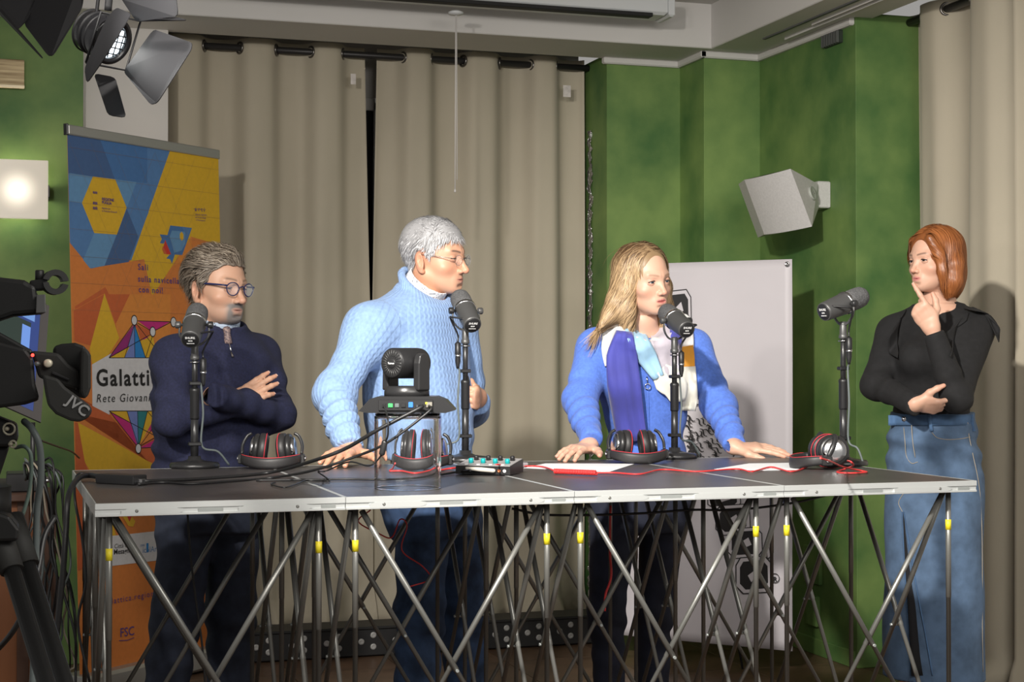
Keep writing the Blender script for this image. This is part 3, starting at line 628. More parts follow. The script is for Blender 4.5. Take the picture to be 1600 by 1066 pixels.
b = MB(); b.rbox((0, 0, -.0012), (BW, 2.06, 0), .0003, BM); cloth = b.build('cloth', PM_['orange'], ban)
layer = [0]
def shape(col, pts, name='print_patch', parent=None, raw=False, order=None):
    layer[0] += 1; w = .00003*layer[0] if order is None else order
    P = clip(pts if raw else [buv(*q) for q in pts]); b = MB(); b.face([BM(V(u, v, w)) for u, v in P]); return b.build(name, PM_[col], cloth)
Z1 = lambda q: (90+q[0]/2.011, 190+q[1]/2.011)       # coordinates taken at twice the size
Z4 = lambda q: (100+q[0]/4.846, 200+q[1]/4.846); Z5 = lambda q: (200+q[0]/5.613, 290+q[1]/5.613); Z6 = lambda q: (110+q[0]/4.1, 460+q[1]/4.1); Z7 = lambda q: (120+q[0]/4.633, 780+q[1]/4.633)
S = lambda col, Z, pts: shape(col, [Z(q) for q in pts])
S('redor', Z1, [(36, 400), (105, 462), (275, 432), (182, 615), (148, 540), (55, 590)]); S('orange', Z1, [(36, 400), (105, 462), (275, 432), (190, 600), (150, 520), (48, 585)])
S('yellow', Z1, [(353, 86), (520, 112), (530, 390), (420, 362), (297, 550), (272, 432), (228, 440)])
S('blue', Z1, [(20, 30), (355, 86), (232, 435), (105, 462), (30, 380)])
S('dblue', Z4, [(10, 30), (272, 85), (385, 388), (215, 368), (20, 342)]); S('mblue', Z4, [(385, 388), (272, 85), (630, 140), (630, 420), (548, 410)])
S('lblue', Z4, [(40, 342), (218, 368), (135, 570), (40, 556)]); S('lblue', Z4, [(390, 390), (548, 410), (475, 605)])
S('dblue', Z4, [(475, 612), (562, 825), (490, 1015), (300, 1045), (400, 808)]); S('lblue', Z4, [(228, 796), (398, 810), (305, 1045), (195, 1062), (145, 1000)])
S('blue', Z4, [(560, 410), (640, 420), (640, 640), (565, 820), (478, 608)])
S('yellow', Z4, [(218, 368), (388, 390), (474, 604), (400, 808), (228, 796), (135, 568)])
# star-ship
S('orange2', Z5, [(555, 440), (560, 600), (380, 720), (470, 600)])
S('mblue', Z5, [(370, 350), (560, 372), (475, 610), (410, 605), (385, 685), (368, 645), (335, 640), (370, 600), (330, 485), (310, 510), (280, 505), (296, 470), (278, 428), (345, 435)])
S('lblue', Z5, [(385, 395), (500, 405), (520, 470), (470, 570), (405, 590), (365, 450)]); S('blue', Z5, [(470, 360), (558, 374), (500, 520), (500, 420)])
S('red', Z5, [(325, 475), (378, 605), (340, 603), (310, 540)]); S('redor', Z5, [(305, 530), (342, 604), (315, 600), (298, 560)])
u0, v0 = buv(*Z5((470, 445))); shape('yellow', [(u0+.013*math.cos(t)*.95, v0+.0185*math.sin(t)) for t in np.linspace(0, 2*math.pi, 7)[:-1]+.5], raw=True)
S('yellow', Z5, [(195, 690), (375, 712), (205, 970)])
# middle fields
S('redor', Z6, [(20, 105), (215, 0), (130, 330), (25, 300)]); S('redor', Z6, [(222, 0), (380, 0), (290, 190)]); S('orange2', Z6, [(380, 0), (640, 0), (640, 300), (310, 280), (290, 190)])
S('yellow', Z6, [(217, -5), (312, 280), (245, 385), (140, 450), (122, 350)])
S('redor', Z6, [(140, 715), (250, 770), (430, 1020), (490, 1066), (600, 1100), (640, 1066), (640, 900), (20, 760), (20, 640)])
S('yellow', Z6, [(45, 820), (230, 920), (490, 1066), (700, 1180), (560, 1330), (230, 1300), (85, 1066)]); S('redor', Z6, [(30, 820), (48, 825), (90, 1066), (200, 1400), (30, 1400)])
S('white', Z6, [(137, 450), (262, 378), (262, 408), (640, 408), (640, 745), (250, 745), (250, 772), (140, 715)])
def fan(tip, xs, y, cols):
    for i, c in enumerate(cols): S(c, Z6, [tip, (xs[i], y), (xs[i+1], y)])
fan((407, 190), [245, 345, 412, 480, 530, 640], 406, ['purple', 'peri', 'sky', 'yellow', 'magenta']); S('yellow', Z6, [(245, 406), (380, 330), (345, 406)])
S('magenta', Z6, [(430, 170), (640, 175), (525, 240)]); S('redor', Z6, [(415, 190), (525, 240), (450, 300)]); S('yellow', Z6, [(450, 300), (525, 262), (560, 406), (485, 406)]); S('orange2', Z6, [(530, 240), (640, 180), (640, 406), (560, 406)])
fan((433, 985), [250, 360, 428, 492, 560, 640], 748, ['magenta', 'peri', 'teal', 'yellow', 'magenta']); S('yellow', Z6, [(250, 748), (360, 748), (380, 825)]); S('orange2', Z6, [(433, 970), (560, 905), (500, 870)]); S('magenta', Z6, [(440, 985), (640, 980), (640, 880)])
def stroke(Z, p, q, wpx=1.2, col='ink'):
    (ua, va), (ub, vb) = buv(*Z(p)), buv(*Z(q)); d = nrm(V(ub-ua, vb-va)); n = V(-d[1], d[0])*wpx*.0024*.5
    shape(col, [(ua+n[0], va+n[1]), (ub+n[0], vb+n[1]), (ub-n[0], vb-n[1]), (ua-n[0], va-n[1])], raw=True, name='print_line')
for p, q in (((245, 407), (640, 407)), ((245, 407), (400, 190)), ((407, 200), (345, 407)), ((408, 200), (412, 407)), ((408, 190), (480, 407)), ((415, 180), (600, 420)), ((430, 170), (640, 176)), ((430, 185), (525, 240)), ((245, 407), (525, 250)), ((525, 240), (640, 180)), ((525, 262), (480, 407)),
             ((245, 748), (640, 748)), ((250, 750), (433, 985)), ((360, 748), (430, 960)), ((428, 748), (433, 960)), ((492, 748), (440, 960)), ((250, 752), (640, 960)), ((433, 985), (640, 700)), ((440, 985), (640, 975)), ((450, 970), (640, 860)), ((492, 750), (640, 930))): stroke(Z6, p, q)
for (c, r) in (((407, 167), .0135), ((525, 240), .0135), ((433, 988), .0135), ((658, 178), .0135)):
    u0, v0 = buv(*Z6(c))
    for k, cc in ((1.25, 'ink'), (1.0, 'white')): shape(cc, [(u0+r*k*math.cos(t), v0+r*k*1.25*math.sin(t)) for t in np.linspace(0, 2*math.pi, 20)[:-1]], raw=True, name='print_node')
# thin triangle lattice on the upper part
for i in range(7):
    y = 2.0-i*.083*1.2
    (lambda w: shape('lattice', [(0, y), (BW, y), (BW, y-.0006), (0, y-.0006)], raw=True, name='print_line'))(0)
for i in range(-2, 9):
    for sg in (-1, 1):
        ua = i*.115; ub = ua+sg*.35
        pa_, pb_ = (ua, 2.03), (ub, 1.42)
        if min(ua, ub) < 0 or max(ua, ub) > BW: continue
        shape('lattice', [pa_, (ua+.0006, 2.03), (ub+.0006, 1.42), pb_], raw=True, name='print_line')
# lower strip with civic logos
S('yellow', Z7, [(175, 100), (235, 100), (290, 300), (240, 330)]); S('yellow', Z7, [(340, 60), (420, 160), (405, 200), (370, 195), (300, 80)]); S('red', Z7, [(345, 90), (400, 110), (378, 165)])
S('redor', Z7, [(-40, 0), (175, 60), (240, 280), (100, 290), (85, 480), (-10, 520), (-20, 1500), (-60, 1500)])
S('white', Z7, [(100, 288), (125, 280), (700, 218), (700, 430), (120, 500), (98, 492), (88, 470), (88, 310)])
S('sky', Z7, [(166, 350), (190, 347), (190, 430), (166, 435)]); S('gold', Z7, [(160, 345), (163, 315), (172, 325), (178, 308), (184, 322), (190, 312), (190, 340)]); S('green', Z7, [(168, 405), (190, 400), (190, 432), (168, 436)])
for k in range(6):
    t = k/5
    for sg, x in ((-1, 125), (1, 205)): cxx = x+sg*(-8*math.sin(t*2.2)); cy_ = 385+75*t; S('green', Z7, [(cxx-9, cy_), (cxx, cy_-12), (cxx+9, cy_), (cxx, cy_+12)])
S('sky', Z7, [(499, 320), (515, 319), (515, 385), (499, 388)])
S('yellow', Z7, [(960, 440), (880, 620), (1000, 680), (1100, 500)])
def btxt(s, Z, p, q, capx, col='ink', bold=0., shear=0., sx=1.0, spacing=1., size=None):
    """text from baseline point p towards q; capx = capital height in photo pixels"""
    (ua, va), (ub, vb) = buv(*Z(p)), buv(*Z(q)); d = nrm(V(ub-ua, vb-va)); n = V(-d[1], d[0]); (uc, vc) = buv(Z(p)[0], Z(p)[1]-capx); size = abs(vc-va)/.70
    layer[0] += 1; w = .00003*layer[0]
    return text_mesh('lettering', s, size, lambda t: BM(V(ua+d[0]*t[0]+n[0]*t[1], va+d[1]*t[0]+n[1]*t[1], w)), PM_[col], cloth, 'LEFT', bold=bold*size, shear=shear, sx=sx, spacing=spacing)
btxt('Sali', Z5, (82, 738), (228, 748), 9.5, 'violet', .012, spacing=1.25); btxt('sulla navicella', Z5, (82, 842), (500, 866), 9.5, 'violet', .012, spacing=1.22); btxt('con noi!', Z5, (88, 935), (380, 950), 9.5, 'violet', .012, spacing=1.22)
btxt('Galattica', Z6, (160, 586), (490, 582), 26, 'ink', .022, spacing=1.18); btxt('Rete Giovani', Z6, (160, 692), (540, 684), 13, 'ink', .0, .18, spacing=1.22)
btxt('REGIONE', Z4, (282, 548), (356, 556), 4.4, 'violet', .02); btxt('PUGLIA', Z4, (282, 573), (356, 582), 4.4, 'violet', .02); btxt('Agenzia per', Z4, (282, 612), (400, 624), 2.8, 'violet'); btxt('le Politiche Giovanili', Z4, (282, 634), (410, 646), 2.8, 'violet')
btxt('·a·r·t·i·', Z5, (570, 222), (705, 232), 6.6, 'violet', .012, spacing=1.1); btxt('Agenzia regionale', Z5, (585, 258), (690, 266), 2.6, 'violet'); btxt('per la tecnologia', Z5, (585, 284), (690, 292), 2.6, 'violet'); btxt('e l\'innovazione', Z5, (590, 308), (690, 316), 2.6, 'violet')
btxt('Città di', Z7, (266, 358), (340, 350), 7, 'ink', 0, .1); btxt('Mesagne', Z7, (262, 402), (366, 390), 8, 'ink', .02)
btxt('1999', Z7, (450, 348), (500, 342), 4, 'blue'); btxt('icolArte', Z7, (470, 390), (580, 378), 9, 'blue')
btxt('galattica.regione.puglia.', Z7, (195, 768), (500, 712), 9.5, 'violet', .0, spacing=1.28); btxt('FSC', Z7, (306, 1000), (412, 982), 14, 'violet', .004)
stroke(Z7, (300, 1025), (360, 1022), 1.2, 'violet'); stroke(Z7, (360, 1022), (410, 1002), 1.0, 'violet')
for (c, hh) in (((232, 490), 10), ((232, 570), 12), ((232, 608), 12)):
    u0, v0 = buv(*Z4(c)); k = hh*.00042
    for q in range(3): shape('violet', [(u0-.012+.008*q, v0-k), (u0-.007+.008*q, v0-k), (u0-.007+.008*q, v0+k), (u0-.012+.008*q, v0+k)], raw=True, name='print_mark')
u0, v0 = buv(*Z7((848, 840)))
for k, cc in ((.016, 'redor'), (.011, 'orange')): shape(cc, [(u0+k*math.cos(t), v0+k*math.sin(t)) for t in np.linspace(0, 2*math.pi, 12)[:-1]], raw=True, name='print_mark')
M_bar = mat('banner_bar', (.42, .42, .40), .4, .5, bump=(80, .04, .001))
b = MB(); b.rbox((-.002, 2.045, -.010), (BW+.002, 2.082, .010), .004, BM); b.build('top_bar', M_bar, ban)
b = MB(); b.rbox((-.010, 2.043, -.011), (-.001, 2.085, .011), .003, BM); b.build('bar_cap', M_blk, ban)
cb = MB(); c0 = B0; b = MB(); FMb = frame_map(V(B0[0], B0[1], 0), bu, V(0, 0, 1), bn); b.rbox((-.03, .012, -.07), (BW+.03, .095, .06), .012, FMb); b.build('base_cassette', M_bar, ban)
for u_ in (.15, BW-.15): b = MB(); b.rbox((u_-.02, 0, -.15), (u_+.02, .014, .12), .003, FMb); b.build('base_foot', M_blk, ban)
b = MB(); b.tube([BM(V(BW/2, -.0, -.03)), BM(V(BW/2, 2.06, -.012))], .008, 10); b.build('support_pole', M_bar, ban)

# ------------------------------------------------------------------ white X-banner
XB = V(3.018, 5.78, 1.66); XA_ = V(2.478, 6.37, 1.66); XW = float(np.linalg.norm(XB-XA_)); xu = (XB-XA_)/XW; xn = V(xu[1], -xu[0], 0)
if xn@(_C-XB) < 0: xn = -xn
XM = frame_map(V(XA_[0], XA_[1], 0), xu, V(0, 0, 1), xn)
def xuv(px, py): d = ray(px, py); t = ((XB-_C)@xn)/(d@xn); p = _C+d*t; return (float((p-XA_)@xu), float(p[2]))
xb = thing('x_banner', 'white banner with black logo and lettering standing in the green corner', 'banner', (XA_[0], XA_[1], 0))
M_xw = mat('banner_vinyl', (.60, .57, .60), .5, var=(2, .03), bump=(8, .08, .01)); M_xk = mat('logo_black', (.018, .017, .018), .55, var=(30, .1))
b = MB()
b.grid(lambda u, v: XM(V(u*XW, .10+v*1.56, .006*math.sin(3.1*u)*math.sin(v*9)+.004*math.sin(v*5+u))), 24, 40); xs = b.build('sheet', M_xw, xb)
md = xs.modifiers.new('t', 'SOLIDIFY'); md.thickness = .0012; md.offset = -1
lay = [0]
def xshape(pts, m=None, raw=False, name='print_mark'):
    lay[0] += 1; P = pts if raw else [xuv(*q) for q in pts]; b = MB(); b.face([XM(V(u, v, .0075+.0003*lay[0])) for u, v in P]); b.build(name, m or M_xk, xs)
def xring(c, r0, r1, a0=0, a1=2*math.pi, n=28, sx=1.):
    u, v = xuv(*c); ts = np.linspace(a0, a1, n); lay[0] += 1
    b = MB()
    for i in range(n-1): b.face([XM(V(u+sx*r*math.cos(t), v+r*math.sin(t), .0075+.0003*lay[0])) for r, t in ((r0, ts[i]), (r1, ts[i]), (r1, ts[i+1]), (r0, ts[i+1]))])
    b.build('print_ring', M_xk, xs)
def glyph(cx, cy, w, h, inner=True):
    o = [(-.5, -.25), (-.38, -.45), (.30, -.5), (.48, -.3), (.5, .25), (.36, .46), (-.3, .5), (-.5, .3)]
    for k, m in ((1.32, M_xk), (1.24, M_xw), (1.0, M_xk)): xshape([(cx+a*w*k, cy+c*h*k) for a, c in o], m, name='print_glyph')
    if inner: xshape([(cx-.22*w, cy+.02*h), (cx+.12*w, cy-.22*h), (cx+.24*w, cy+.08*h), (cx-.10*w, cy+.24*h)], M_xw, name='print_glyph')
for (cx, cy, w, h) in ((1062, 482, 30, 46), (1133, 778, 40, 26), (1147, 812, 42, 38), (1166, 848, 42, 38), (1180, 898, 44, 46)): glyph(cx, cy, w, h)
for (x0_, y0_, x1_, y1_) in ((1070, 494, 1082, 512), (1100, 579, 1112, 598), (1198, 852, 1207, 872)):
    q = [(x0_, y0_+2), (x1_-4, y0_-2), (x1_, y1_-2), (x0_+4, y1_+2)]; xshape(q, M_xk); cxx = sum(p[0] for p in q)/4; cyy = sum(p[1] for p in q)/4; xshape([(cxx+(p[0]-cxx)*.76, cyy+(p[1]-cyy)*.82) for p in q], M_xw)
xring((1213, 903), .0165, .0195); u, v = xuv(1210, 908); text_mesh('lettering', 'R', .026, lambda p: XM(V(u+p[0], v+p[1], .0125)), M_xk, xs, 'LEFT', bold=.001)
xring((1098, 690), .150, .155, n=60)
u1, v1 = xuv(1073, 684); text_mesh('lettering', '1987', .052, lambda p: XM(V(u1+p[1]*.98+p[0]*.2, v1-p[0]*.98+p[1]*.2, .0125)), M_xk, xs, 'LEFT', bold=.002)
rs = np.random.default_rng(11)
for k in range(64):                                                  # wavy brush strokes of the emblem
    cx, cy = rs.uniform(1076, 1126), rs.uniform(652, 735); a = rs.uniform(.2, 1.1); ln = rs.uniform(5, 10); lay[0] += 1; b = MB(); pts = []
    for t in np.linspace(-1, 1, 7): pts.append((cx+ln*t*math.cos(a)-2.5*math.sin(3*t)*math.sin(a), cy+ln*t*math.sin(a)+2.5*math.sin(3*t)*math.cos(a)))
    for i in range(6):
        (xa, ya), (xc, yc) = pts[i], pts[i+1]; d = nrm(V(xc-xa, yc-ya)); n = V(-d[1], d[0])*1.25*(1-.5*abs(i-2.5)/2.5)
        b.face([XM(V(*xuv(*q), .0125+.0002*(k % 5))) for q in ((xa+n[0], ya+n[1]), (xc+n[0], yc+n[1]), (xc-n[0], yc-n[1]), (xa-n[0], ya-n[1]))])
    b.build('print_stroke', M_xk, xs)
for (u, v) in ((XW-.018, 1.64), (.018, 1.64), (XW-.018, .12), (.018, .12)):
    b = MB(); b.lathe(XM(V(u, v, .006)), xn, [(.011, 0), (.010, .003), (.005, .003), (.005, 0)], 18); b.build('grommet', M_chrome, xb)
for (ua, va, ub, vb) in ((.018, 1.64, XW/2, .75), (XW-.018, 1.64, XW/2, .75), (.018, .12, XW/2, .75), (XW-.018, .12, XW/2, .75)):
    b = MB(); b.tube([XM(V(ua, va, -.006)), XM(V(ub, vb, -.10))], .004, 8); b.build('stand_rod', M_blk, xb)
for sg in (-1, 1):
    b = MB(); b.tube([XM(V(XW/2, .75, -.10)), XM(V(XW/2+sg*.18, 0.004, -.02))], .005, 8); b.build('stand_leg', M_blk, xb)
b = MB(); b.tube([XM(V(XW/2, .75, -.10)), XM(V(XW/2, .004, -.22))], .005, 8); b.build('stand_leg', M_blk, xb)

# ------------------------------------------------------------------ wall speaker
sp = thing('wall_speaker', 'pale grey wedge-shaped loudspeaker on a bracket on the right green wall', 'loudspeaker', (3.33, 6.12, 1.96))
M_spk = mat('speaker_white', (.56, .55, .54), .55, var=(120, .06), bump=(300, .15, .0008))
def sp_pt(px, py, Y, dx=0): return aty(px, py, Y)
k5 = lambda q: (1100+q[0]/6.271, 230+q[1]/6.271)
f_tl, f_tr, f_br, f_bl = (k5(q) for q in ((395, 320), (848, 212), (1058, 778), (590, 857)))
s_t, s_m, s_b = (k5(q) for q in ((1115, 360), (1152, 450), (1130, 575)))
ATL, ATR, ABR, ABL = aty(*f_tl, 6.16), aty(*f_tr, 5.90), aty(*f_br, 5.90), aty(*f_bl, 6.16)
nose = [aty(*s_t, 6.04), aty(*s_m, 6.06), aty(*s_b, 6.06)]
back = V(.05, .16, 0)
# bowed front grille
b = MB()
fn_ = nrm(np.cross(ATR-ATL, ABL-ATL))
if fn_@(_C-ATL) < 0: fn_ = -fn_
b.grid(lambda u, v: (ATL*(1-u)+ATR*u)*(1-v)+(ABL*(1-u)+ABR*u)*v+fn_*.018*(1-(2*u-1)**2), 14, 8); b.build('grille', M_spk, sp)
b = MB(); vs = [ATL, ATR, ABR, ABL, nose[0], nose[1], nose[2], ATL+back, ABL+back, ATR+V(.0, .20, 0), nose[0]+V(-.02, .12, 0), nose[2]+V(-.02, .12, 0), ABR+V(0, .2, 0)]
fs = [(1, 4, 5, 6, 2), (0, 7, 9, 10, 4, 1), (3, 2, 6, 11, 12, 8), (0, 3, 8, 7), (7, 8, 12, 11, 10, 9), (4, 10, 11, 6, 5)]
b.add(vs, fs, False); b.build('cabinet', M_spk, sp)
cd_ = aty(*k5((1060, 452)), 5.975); sn = nrm(np.cross(nose[1]-ATR, ABR-ATR)); sn = sn if sn@(_C-cd_) > 0 else -sn
b = MB(); b.lathe(cd_-sn*.006, sn, [(.030, 0), (.030, .010), (.028, .013), (.024, .011), (0, .012)], 28); dk = b.build('pivot_cap', mat('speaker_cap', (.40, .42, .38), .5, bump=(90, .05, .001)), sp)
b = MB(); b.lathe(cd_+sn*.006, sn, [(.004, 0), (.003, .003), (0, .004)], 10); b.build('cap_screw', M_chrome, sp)
w0 = atx(*k5((1170, 350)), 3.338); w1 = atx(*k5((1215, 600)), 3.338)
b = MB(); b.rbox((3.28, min(w0[1], w1[1])-.02, w1[2]), (3.339, max(w0[1], w1[1])+.03, w0[2]), .004); b.build('wall_bracket', M_spk, sp)
b = MB(); q = nose[1]+V(-.01, .05, 0); b.tube([q, V(3.29, (w0[1]+w1[1])/2, (w0[2]+w1[2])/2)], .018, 14); b.build('bracket_arm', M_spk, sp)

# ------------------------------------------------------------------ implicit surfaces for bodies and clothes
def smin(a, b, k): h = np.clip(.5+.5*(b-a)/k, 0, 1); return b*(1-h)+a*h-k*h*(1-h)
def smax(a, b, k): return -smin(-a, -b, k)
def f_ell(p, c, r, R=None):
    q = p-np.asarray(c, p.dtype)
    if R is not None: q = q@R.astype(p.dtype)
    r = np.asarray(r, p.dtype); k0 = np.sqrt(((q/r)**2).sum(-1)); k1 = np.sqrt(((q/(r*r))**2).sum(-1))+1e-9
    return k0*(k0-1)/k1
def f_sph(p, c, r): return np.sqrt(((p-np.asarray(c, p.dtype))**2).sum(-1))-r
def f_cone(p, a, b, ra, rb, ret_t=False):
    a = np.asarray(a, p.dtype); b = np.asarray(b, p.dtype); ab = b-a; t = np.clip(((p-a)@ab)/(ab@ab), 0, 1)
    d = np.sqrt(((p-a-t[..., None]*ab)**2).sum(-1))-(ra+(rb-ra)*t)
    return (d, t) if ret_t else d
def f_sleeve(p, E, W, r0, r1, ret_t=False):
    d, t = f_cone(p, E, W, r0, r1, True); n = nrm(W-E); d = smax(d, (p-np.asarray(W, p.dtype))@n.astype(p.dtype)-.004, .005); return (d, t) if ret_t else d
def f_chain(p, pts, rs, k):
    d = None
    for i in range(len(pts)-1):
        e = f_cone(p, pts[i], pts[i+1], rs[i], rs[i+1]); d = e if d is None else smin(d, e, k)
    return d
def f_torus(p, c, ax, R, r):
    q = p-np.asarray(c, p.dtype); h = q@np.asarray(ax, p.dtype); return np.sqrt((np.sqrt(np.maximum((q*q).sum(-1)-h*h, 0))-R)**2+h*h)-r
def f_loft(p, rows, cap=.02):
    """rows = [(z, cx, cy, a, b, yaw)] elliptical sections; a along body right, b along body forward"""
    r = np.array(sorted(rows), p.dtype); z = np.clip(p[..., 2], r[0, 0], r[-1, 0])
    def itp(i):                                                     # smooth monotone-ish cubic through the rows
        zz = r[:, 0]; yy = r[:, i]; k = np.clip(np.searchsorted(zz, z)-1, 0, len(zz)-2); h = zz[k+1]-zz[k]; t = (z-zz[k])/h
        m = np.gradient(yy, zz).astype(p.dtype); return (2*t**3-3*t**2+1)*yy[k]+(t**3-2*t**2+t)*h*m[k]+(-2*t**3+3*t**2)*yy[k+1]+(t**3-t**2)*h*m[k+1]
    cx, cy, a, b, yw = (itp(i) for i in range(1, 6))
    dx = p[..., 0]-cx; dy = p[..., 1]-cy; c, s = np.cos(yw), np.sin(yw)
    u = dx*c+dy*s; v = -dx*s+dy*c
    a = np.maximum(a, .01); b = np.maximum(b, .01); ex = 2.3
    k0 = (np.abs(u/a)**ex+np.abs(v/b)**ex)**(1/ex); d = (k0-1)*np.minimum(a, b)
    dz = np.maximum(r[0, 0]-p[..., 2], p[..., 2]-r[-1, 0]); return np.where(dz > 0, np.sqrt(np.maximum(d, 0)**2+dz**2)+np.minimum(d, 0)*0, np.maximum(d, dz))
def surf(fn, lo, hi, h):
    """sparse surface nets of fn = 0"""
    lo = np.asarray(lo, float); hi = np.asarray(hi, float); n = np.ceil((hi-lo)/(4*h)).astype(int)
    ax = [lo[i]+np.arange(n[i]+1)*4*h for i in range(3)]; G = np.stack(np.meshgrid(*ax, indexing='ij'), -1); Dc = fn(G.reshape(-1, 3).astype(np.float32)).reshape(G.shape[:3])
    A = np.zeros(n, bool)
    for i in (0, 1):
        for j in (0, 1):
            for k in (0, 1): A |= np.abs(Dc[i:i+n[0], j:j+n[1], k:k+n[2]]) < 4*h*1.35
    rep = lambda a: a.repeat(4, 0).repeat(4, 1).repeat(4, 2)
    Af = rep(A); N4 = n*4+1; M = np.zeros(N4, bool)
    for i in (0, 1):
        for j in (0, 1):
            for k in (0, 1): M[i:i+n[0]*4, j:j+n[1]*4, k:k+n[2]*4] |= Af
    D = np.ones(N4, np.float32); D[:-1, :-1, :-1] = np.sign(rep(Dc[:-1, :-1, :-1]))*9
    idx = np.argwhere(M); P = lo+idx*h; val = np.empty(len(P), np.float32)
    for s in range(0, len(P), 400000): val[s:s+400000] = fn(P[s:s+400000].astype(np.float32))
    D[M] = val
    S = D < 0; c = N4-1
    cnt = np.zeros(c, np.int8)
    for i in (0, 1):
        for j in (0, 1):
            for k in (0, 1): cnt += S[i:i+c[0], j:j+c[1], k:k+c[2]]
    cell = (cnt > 0) & (cnt < 8); ci = np.argwhere(cell); vid = -np.ones(c, np.int64); vid[cell] = np.arange(len(ci))
    acc = np.zeros((len(ci), 3)); w = np.zeros(len(ci))
    for axis in range(3):
        for a in (0, 1):
            for b in (0, 1):
                o0 = [0, 0, 0]; o1 = [0, 0, 0]; q = [x for x in range(3) if x != axis]; o0[q[0]] = o1[q[0]] = a; o0[q[1]] = o1[q[1]] = b; o1[axis] = 1
                d0 = D[ci[:, 0]+o0[0], ci[:, 1]+o0[1], ci[:, 2]+o0[2]]; d1 = D[ci[:, 0]+o1[0], ci[:, 1]+o1[1], ci[:, 2]+o1[2]]
                x = (d0 < 0) != (d1 < 0); t = np.where(x, d0/np.where(d0 == d1, 1, d0-d1), 0); pt = np.tile(np.array(o0, float), (len(ci), 1)); pt[:, axis] += t
                acc[x] += pt[x]; w[x] += 1
    V_ = lo+(ci+acc/np.maximum(w, 1)[:, None])*h
    F_ = []
    for axis in range(3):
        q = [x for x in range(3) if x != axis]; sl0 = [slice(None)]*3; sl1 = [slice(None)]*3; sl0[axis] = slice(0, c[axis]); sl1[axis] = slice(1, c[axis]+1)
        ch = S[tuple(sl0)] != S[tuple(sl1)]; e = np.argwhere(ch); e = e[(e[:, q[0]] > 0) & (e[:, q[1]] > 0) & (e[:, q[0]] < c[q[0]]) & (e[:, q[1]] < c[q[1]])]
        if len(e) == 0: continue
        def cid(da, db): f = e.copy(); f[:, q[0]] -= da; f[:, q[1]] -= db; return vid[f[:, 0], f[:, 1], f[:, 2]]
        quad = np.stack([cid(1, 1), cid(0, 1), cid(0, 0), cid(1, 0)], 1); s0 = S[e[:, 0], e[:, 1], e[:, 2]]
        flip = ~s0 if axis != 1 else s0
        quad[flip] = quad[flip][:, ::-1]; F_.append(quad[(quad >= 0).all(1)])
    F_ = np.concatenate(F_)
    q0, q1, q2 = V_[F_[:, 0]], V_[F_[:, 1]], V_[F_[:, 2]]; cm = V_.mean(0)
    if (((q0-cm)*np.cross(q1-cm, q2-cm)).sum()) < 0: F_ = F_[:, ::-1].copy()
    for _ in range(1):                                              # settle vertices on the surface
        V4 = V_.astype(np.float32); E3 = np.eye(3, dtype=np.float32)*np.float32(h*.4); d = fn(V4); g = np.stack([fn(V4+E3[i])-d for i in range(3)], -1)/(h*.4)
        st = np.clip(d/np.maximum((g*g).sum(-1), .2), -h*.6, h*.6); V_ = V_-g*st[:, None]
    return V_, F_
def mesh_obj(name, parts, mats, parent=None, colors=None, attrs=None):
    """parts = [(V, F, material index)]"""
    vs = []; fs = []; mi = []; n = 0
    for (v, f, m) in parts: vs.append(v); fs.append(f+n); mi += [m]*len(f); n += len(v)
    Va = np.concatenate(vs); Fa = np.concatenate(fs); me = bpy.data.meshes.new(name)
    me.vertices.add(len(Va)); me.vertices.foreach_set('co', Va.astype(np.float32).ravel()); k = Fa.shape[1]
    me.loops.add(len(Fa)*k); me.loops.foreach_set('vertex_index', Fa.astype(np.int32).ravel()); me.polygons.add(len(Fa))
    me.polygons.foreach_set('loop_start', np.arange(len(Fa), dtype=np.int32)*k); me.polygons.foreach_set('use_smooth', np.ones(len(Fa), bool))
    for m in (mats if isinstance(mats, (list, tuple)) else [mats]): me.materials.append(m)
    me.polygons.foreach_set('material_index', np.array(mi, np.int32))
    if colors is not None:
        a = me.attributes.new('Col', 'FLOAT_COLOR', 'POINT'); a.data.foreach_set('color', np.concatenate([colors, np.ones((len(colors), 1))], 1).astype(np.float32).ravel())
    for nm, dat in (attrs or {}).items(): a = me.attributes.new(nm, 'FLOAT_VECTOR', 'POINT'); a.data.foreach_set('vector', dat.astype(np.float32).ravel())
    me.update(calc_edges=True); me.validate(); o = bpy.data.objects.new(name, me); return link(o, parent)
def trace(fn, pxs, d0=3.6, d1=6.2):
    """first hits of photo rays on an implicit surface"""
    D = np.stack([ray(*q) for q in pxs]); t = np.full(len(D), d0)
    for _ in range(160): d = fn(_C+D*t[:, None]); t = np.minimum(t+np.where(d < .0004, 0, np.clip(d*.6, .0002, .05)), d1)
    ok = t < d1-.02
    if ok.any() and not ok.all(): i = np.arange(len(t)); t = np.interp(i, i[ok], t[ok])
    return _C+D*t[:, None]
def facing(th, pitch=0., roll=0.):
    """columns right, forward, up of a person turned th degrees towards picture right from facing the camera"""
    th, pitch, roll = map(math.radians, (th, pitch, roll)); Fh = nrm(V(_F[0], _F[1], 0)); f = -Fh*math.cos(th)+_R*math.sin(th); u = V(0, 0, 1); r = np.cross(f, u)
    f2 = f*math.cos(pitch)-u*math.sin(pitch); u2 = u*math.cos(pitch)+f*math.sin(pitch)
    r2 = r*math.cos(roll)+u2*math.sin(roll); u3 = u2*math.cos(roll)-r*math.sin(roll)
    return np.stack([r2, f2, u3], 1)
def wob(p, s, seed=0):
    r = np.random.default_rng(seed); o = 0
    for _ in range(4): k = (r.normal(size=3)*s).astype(p.dtype); o = o+np.sin(p@k+r.uniform(0, 6))
    return o/4

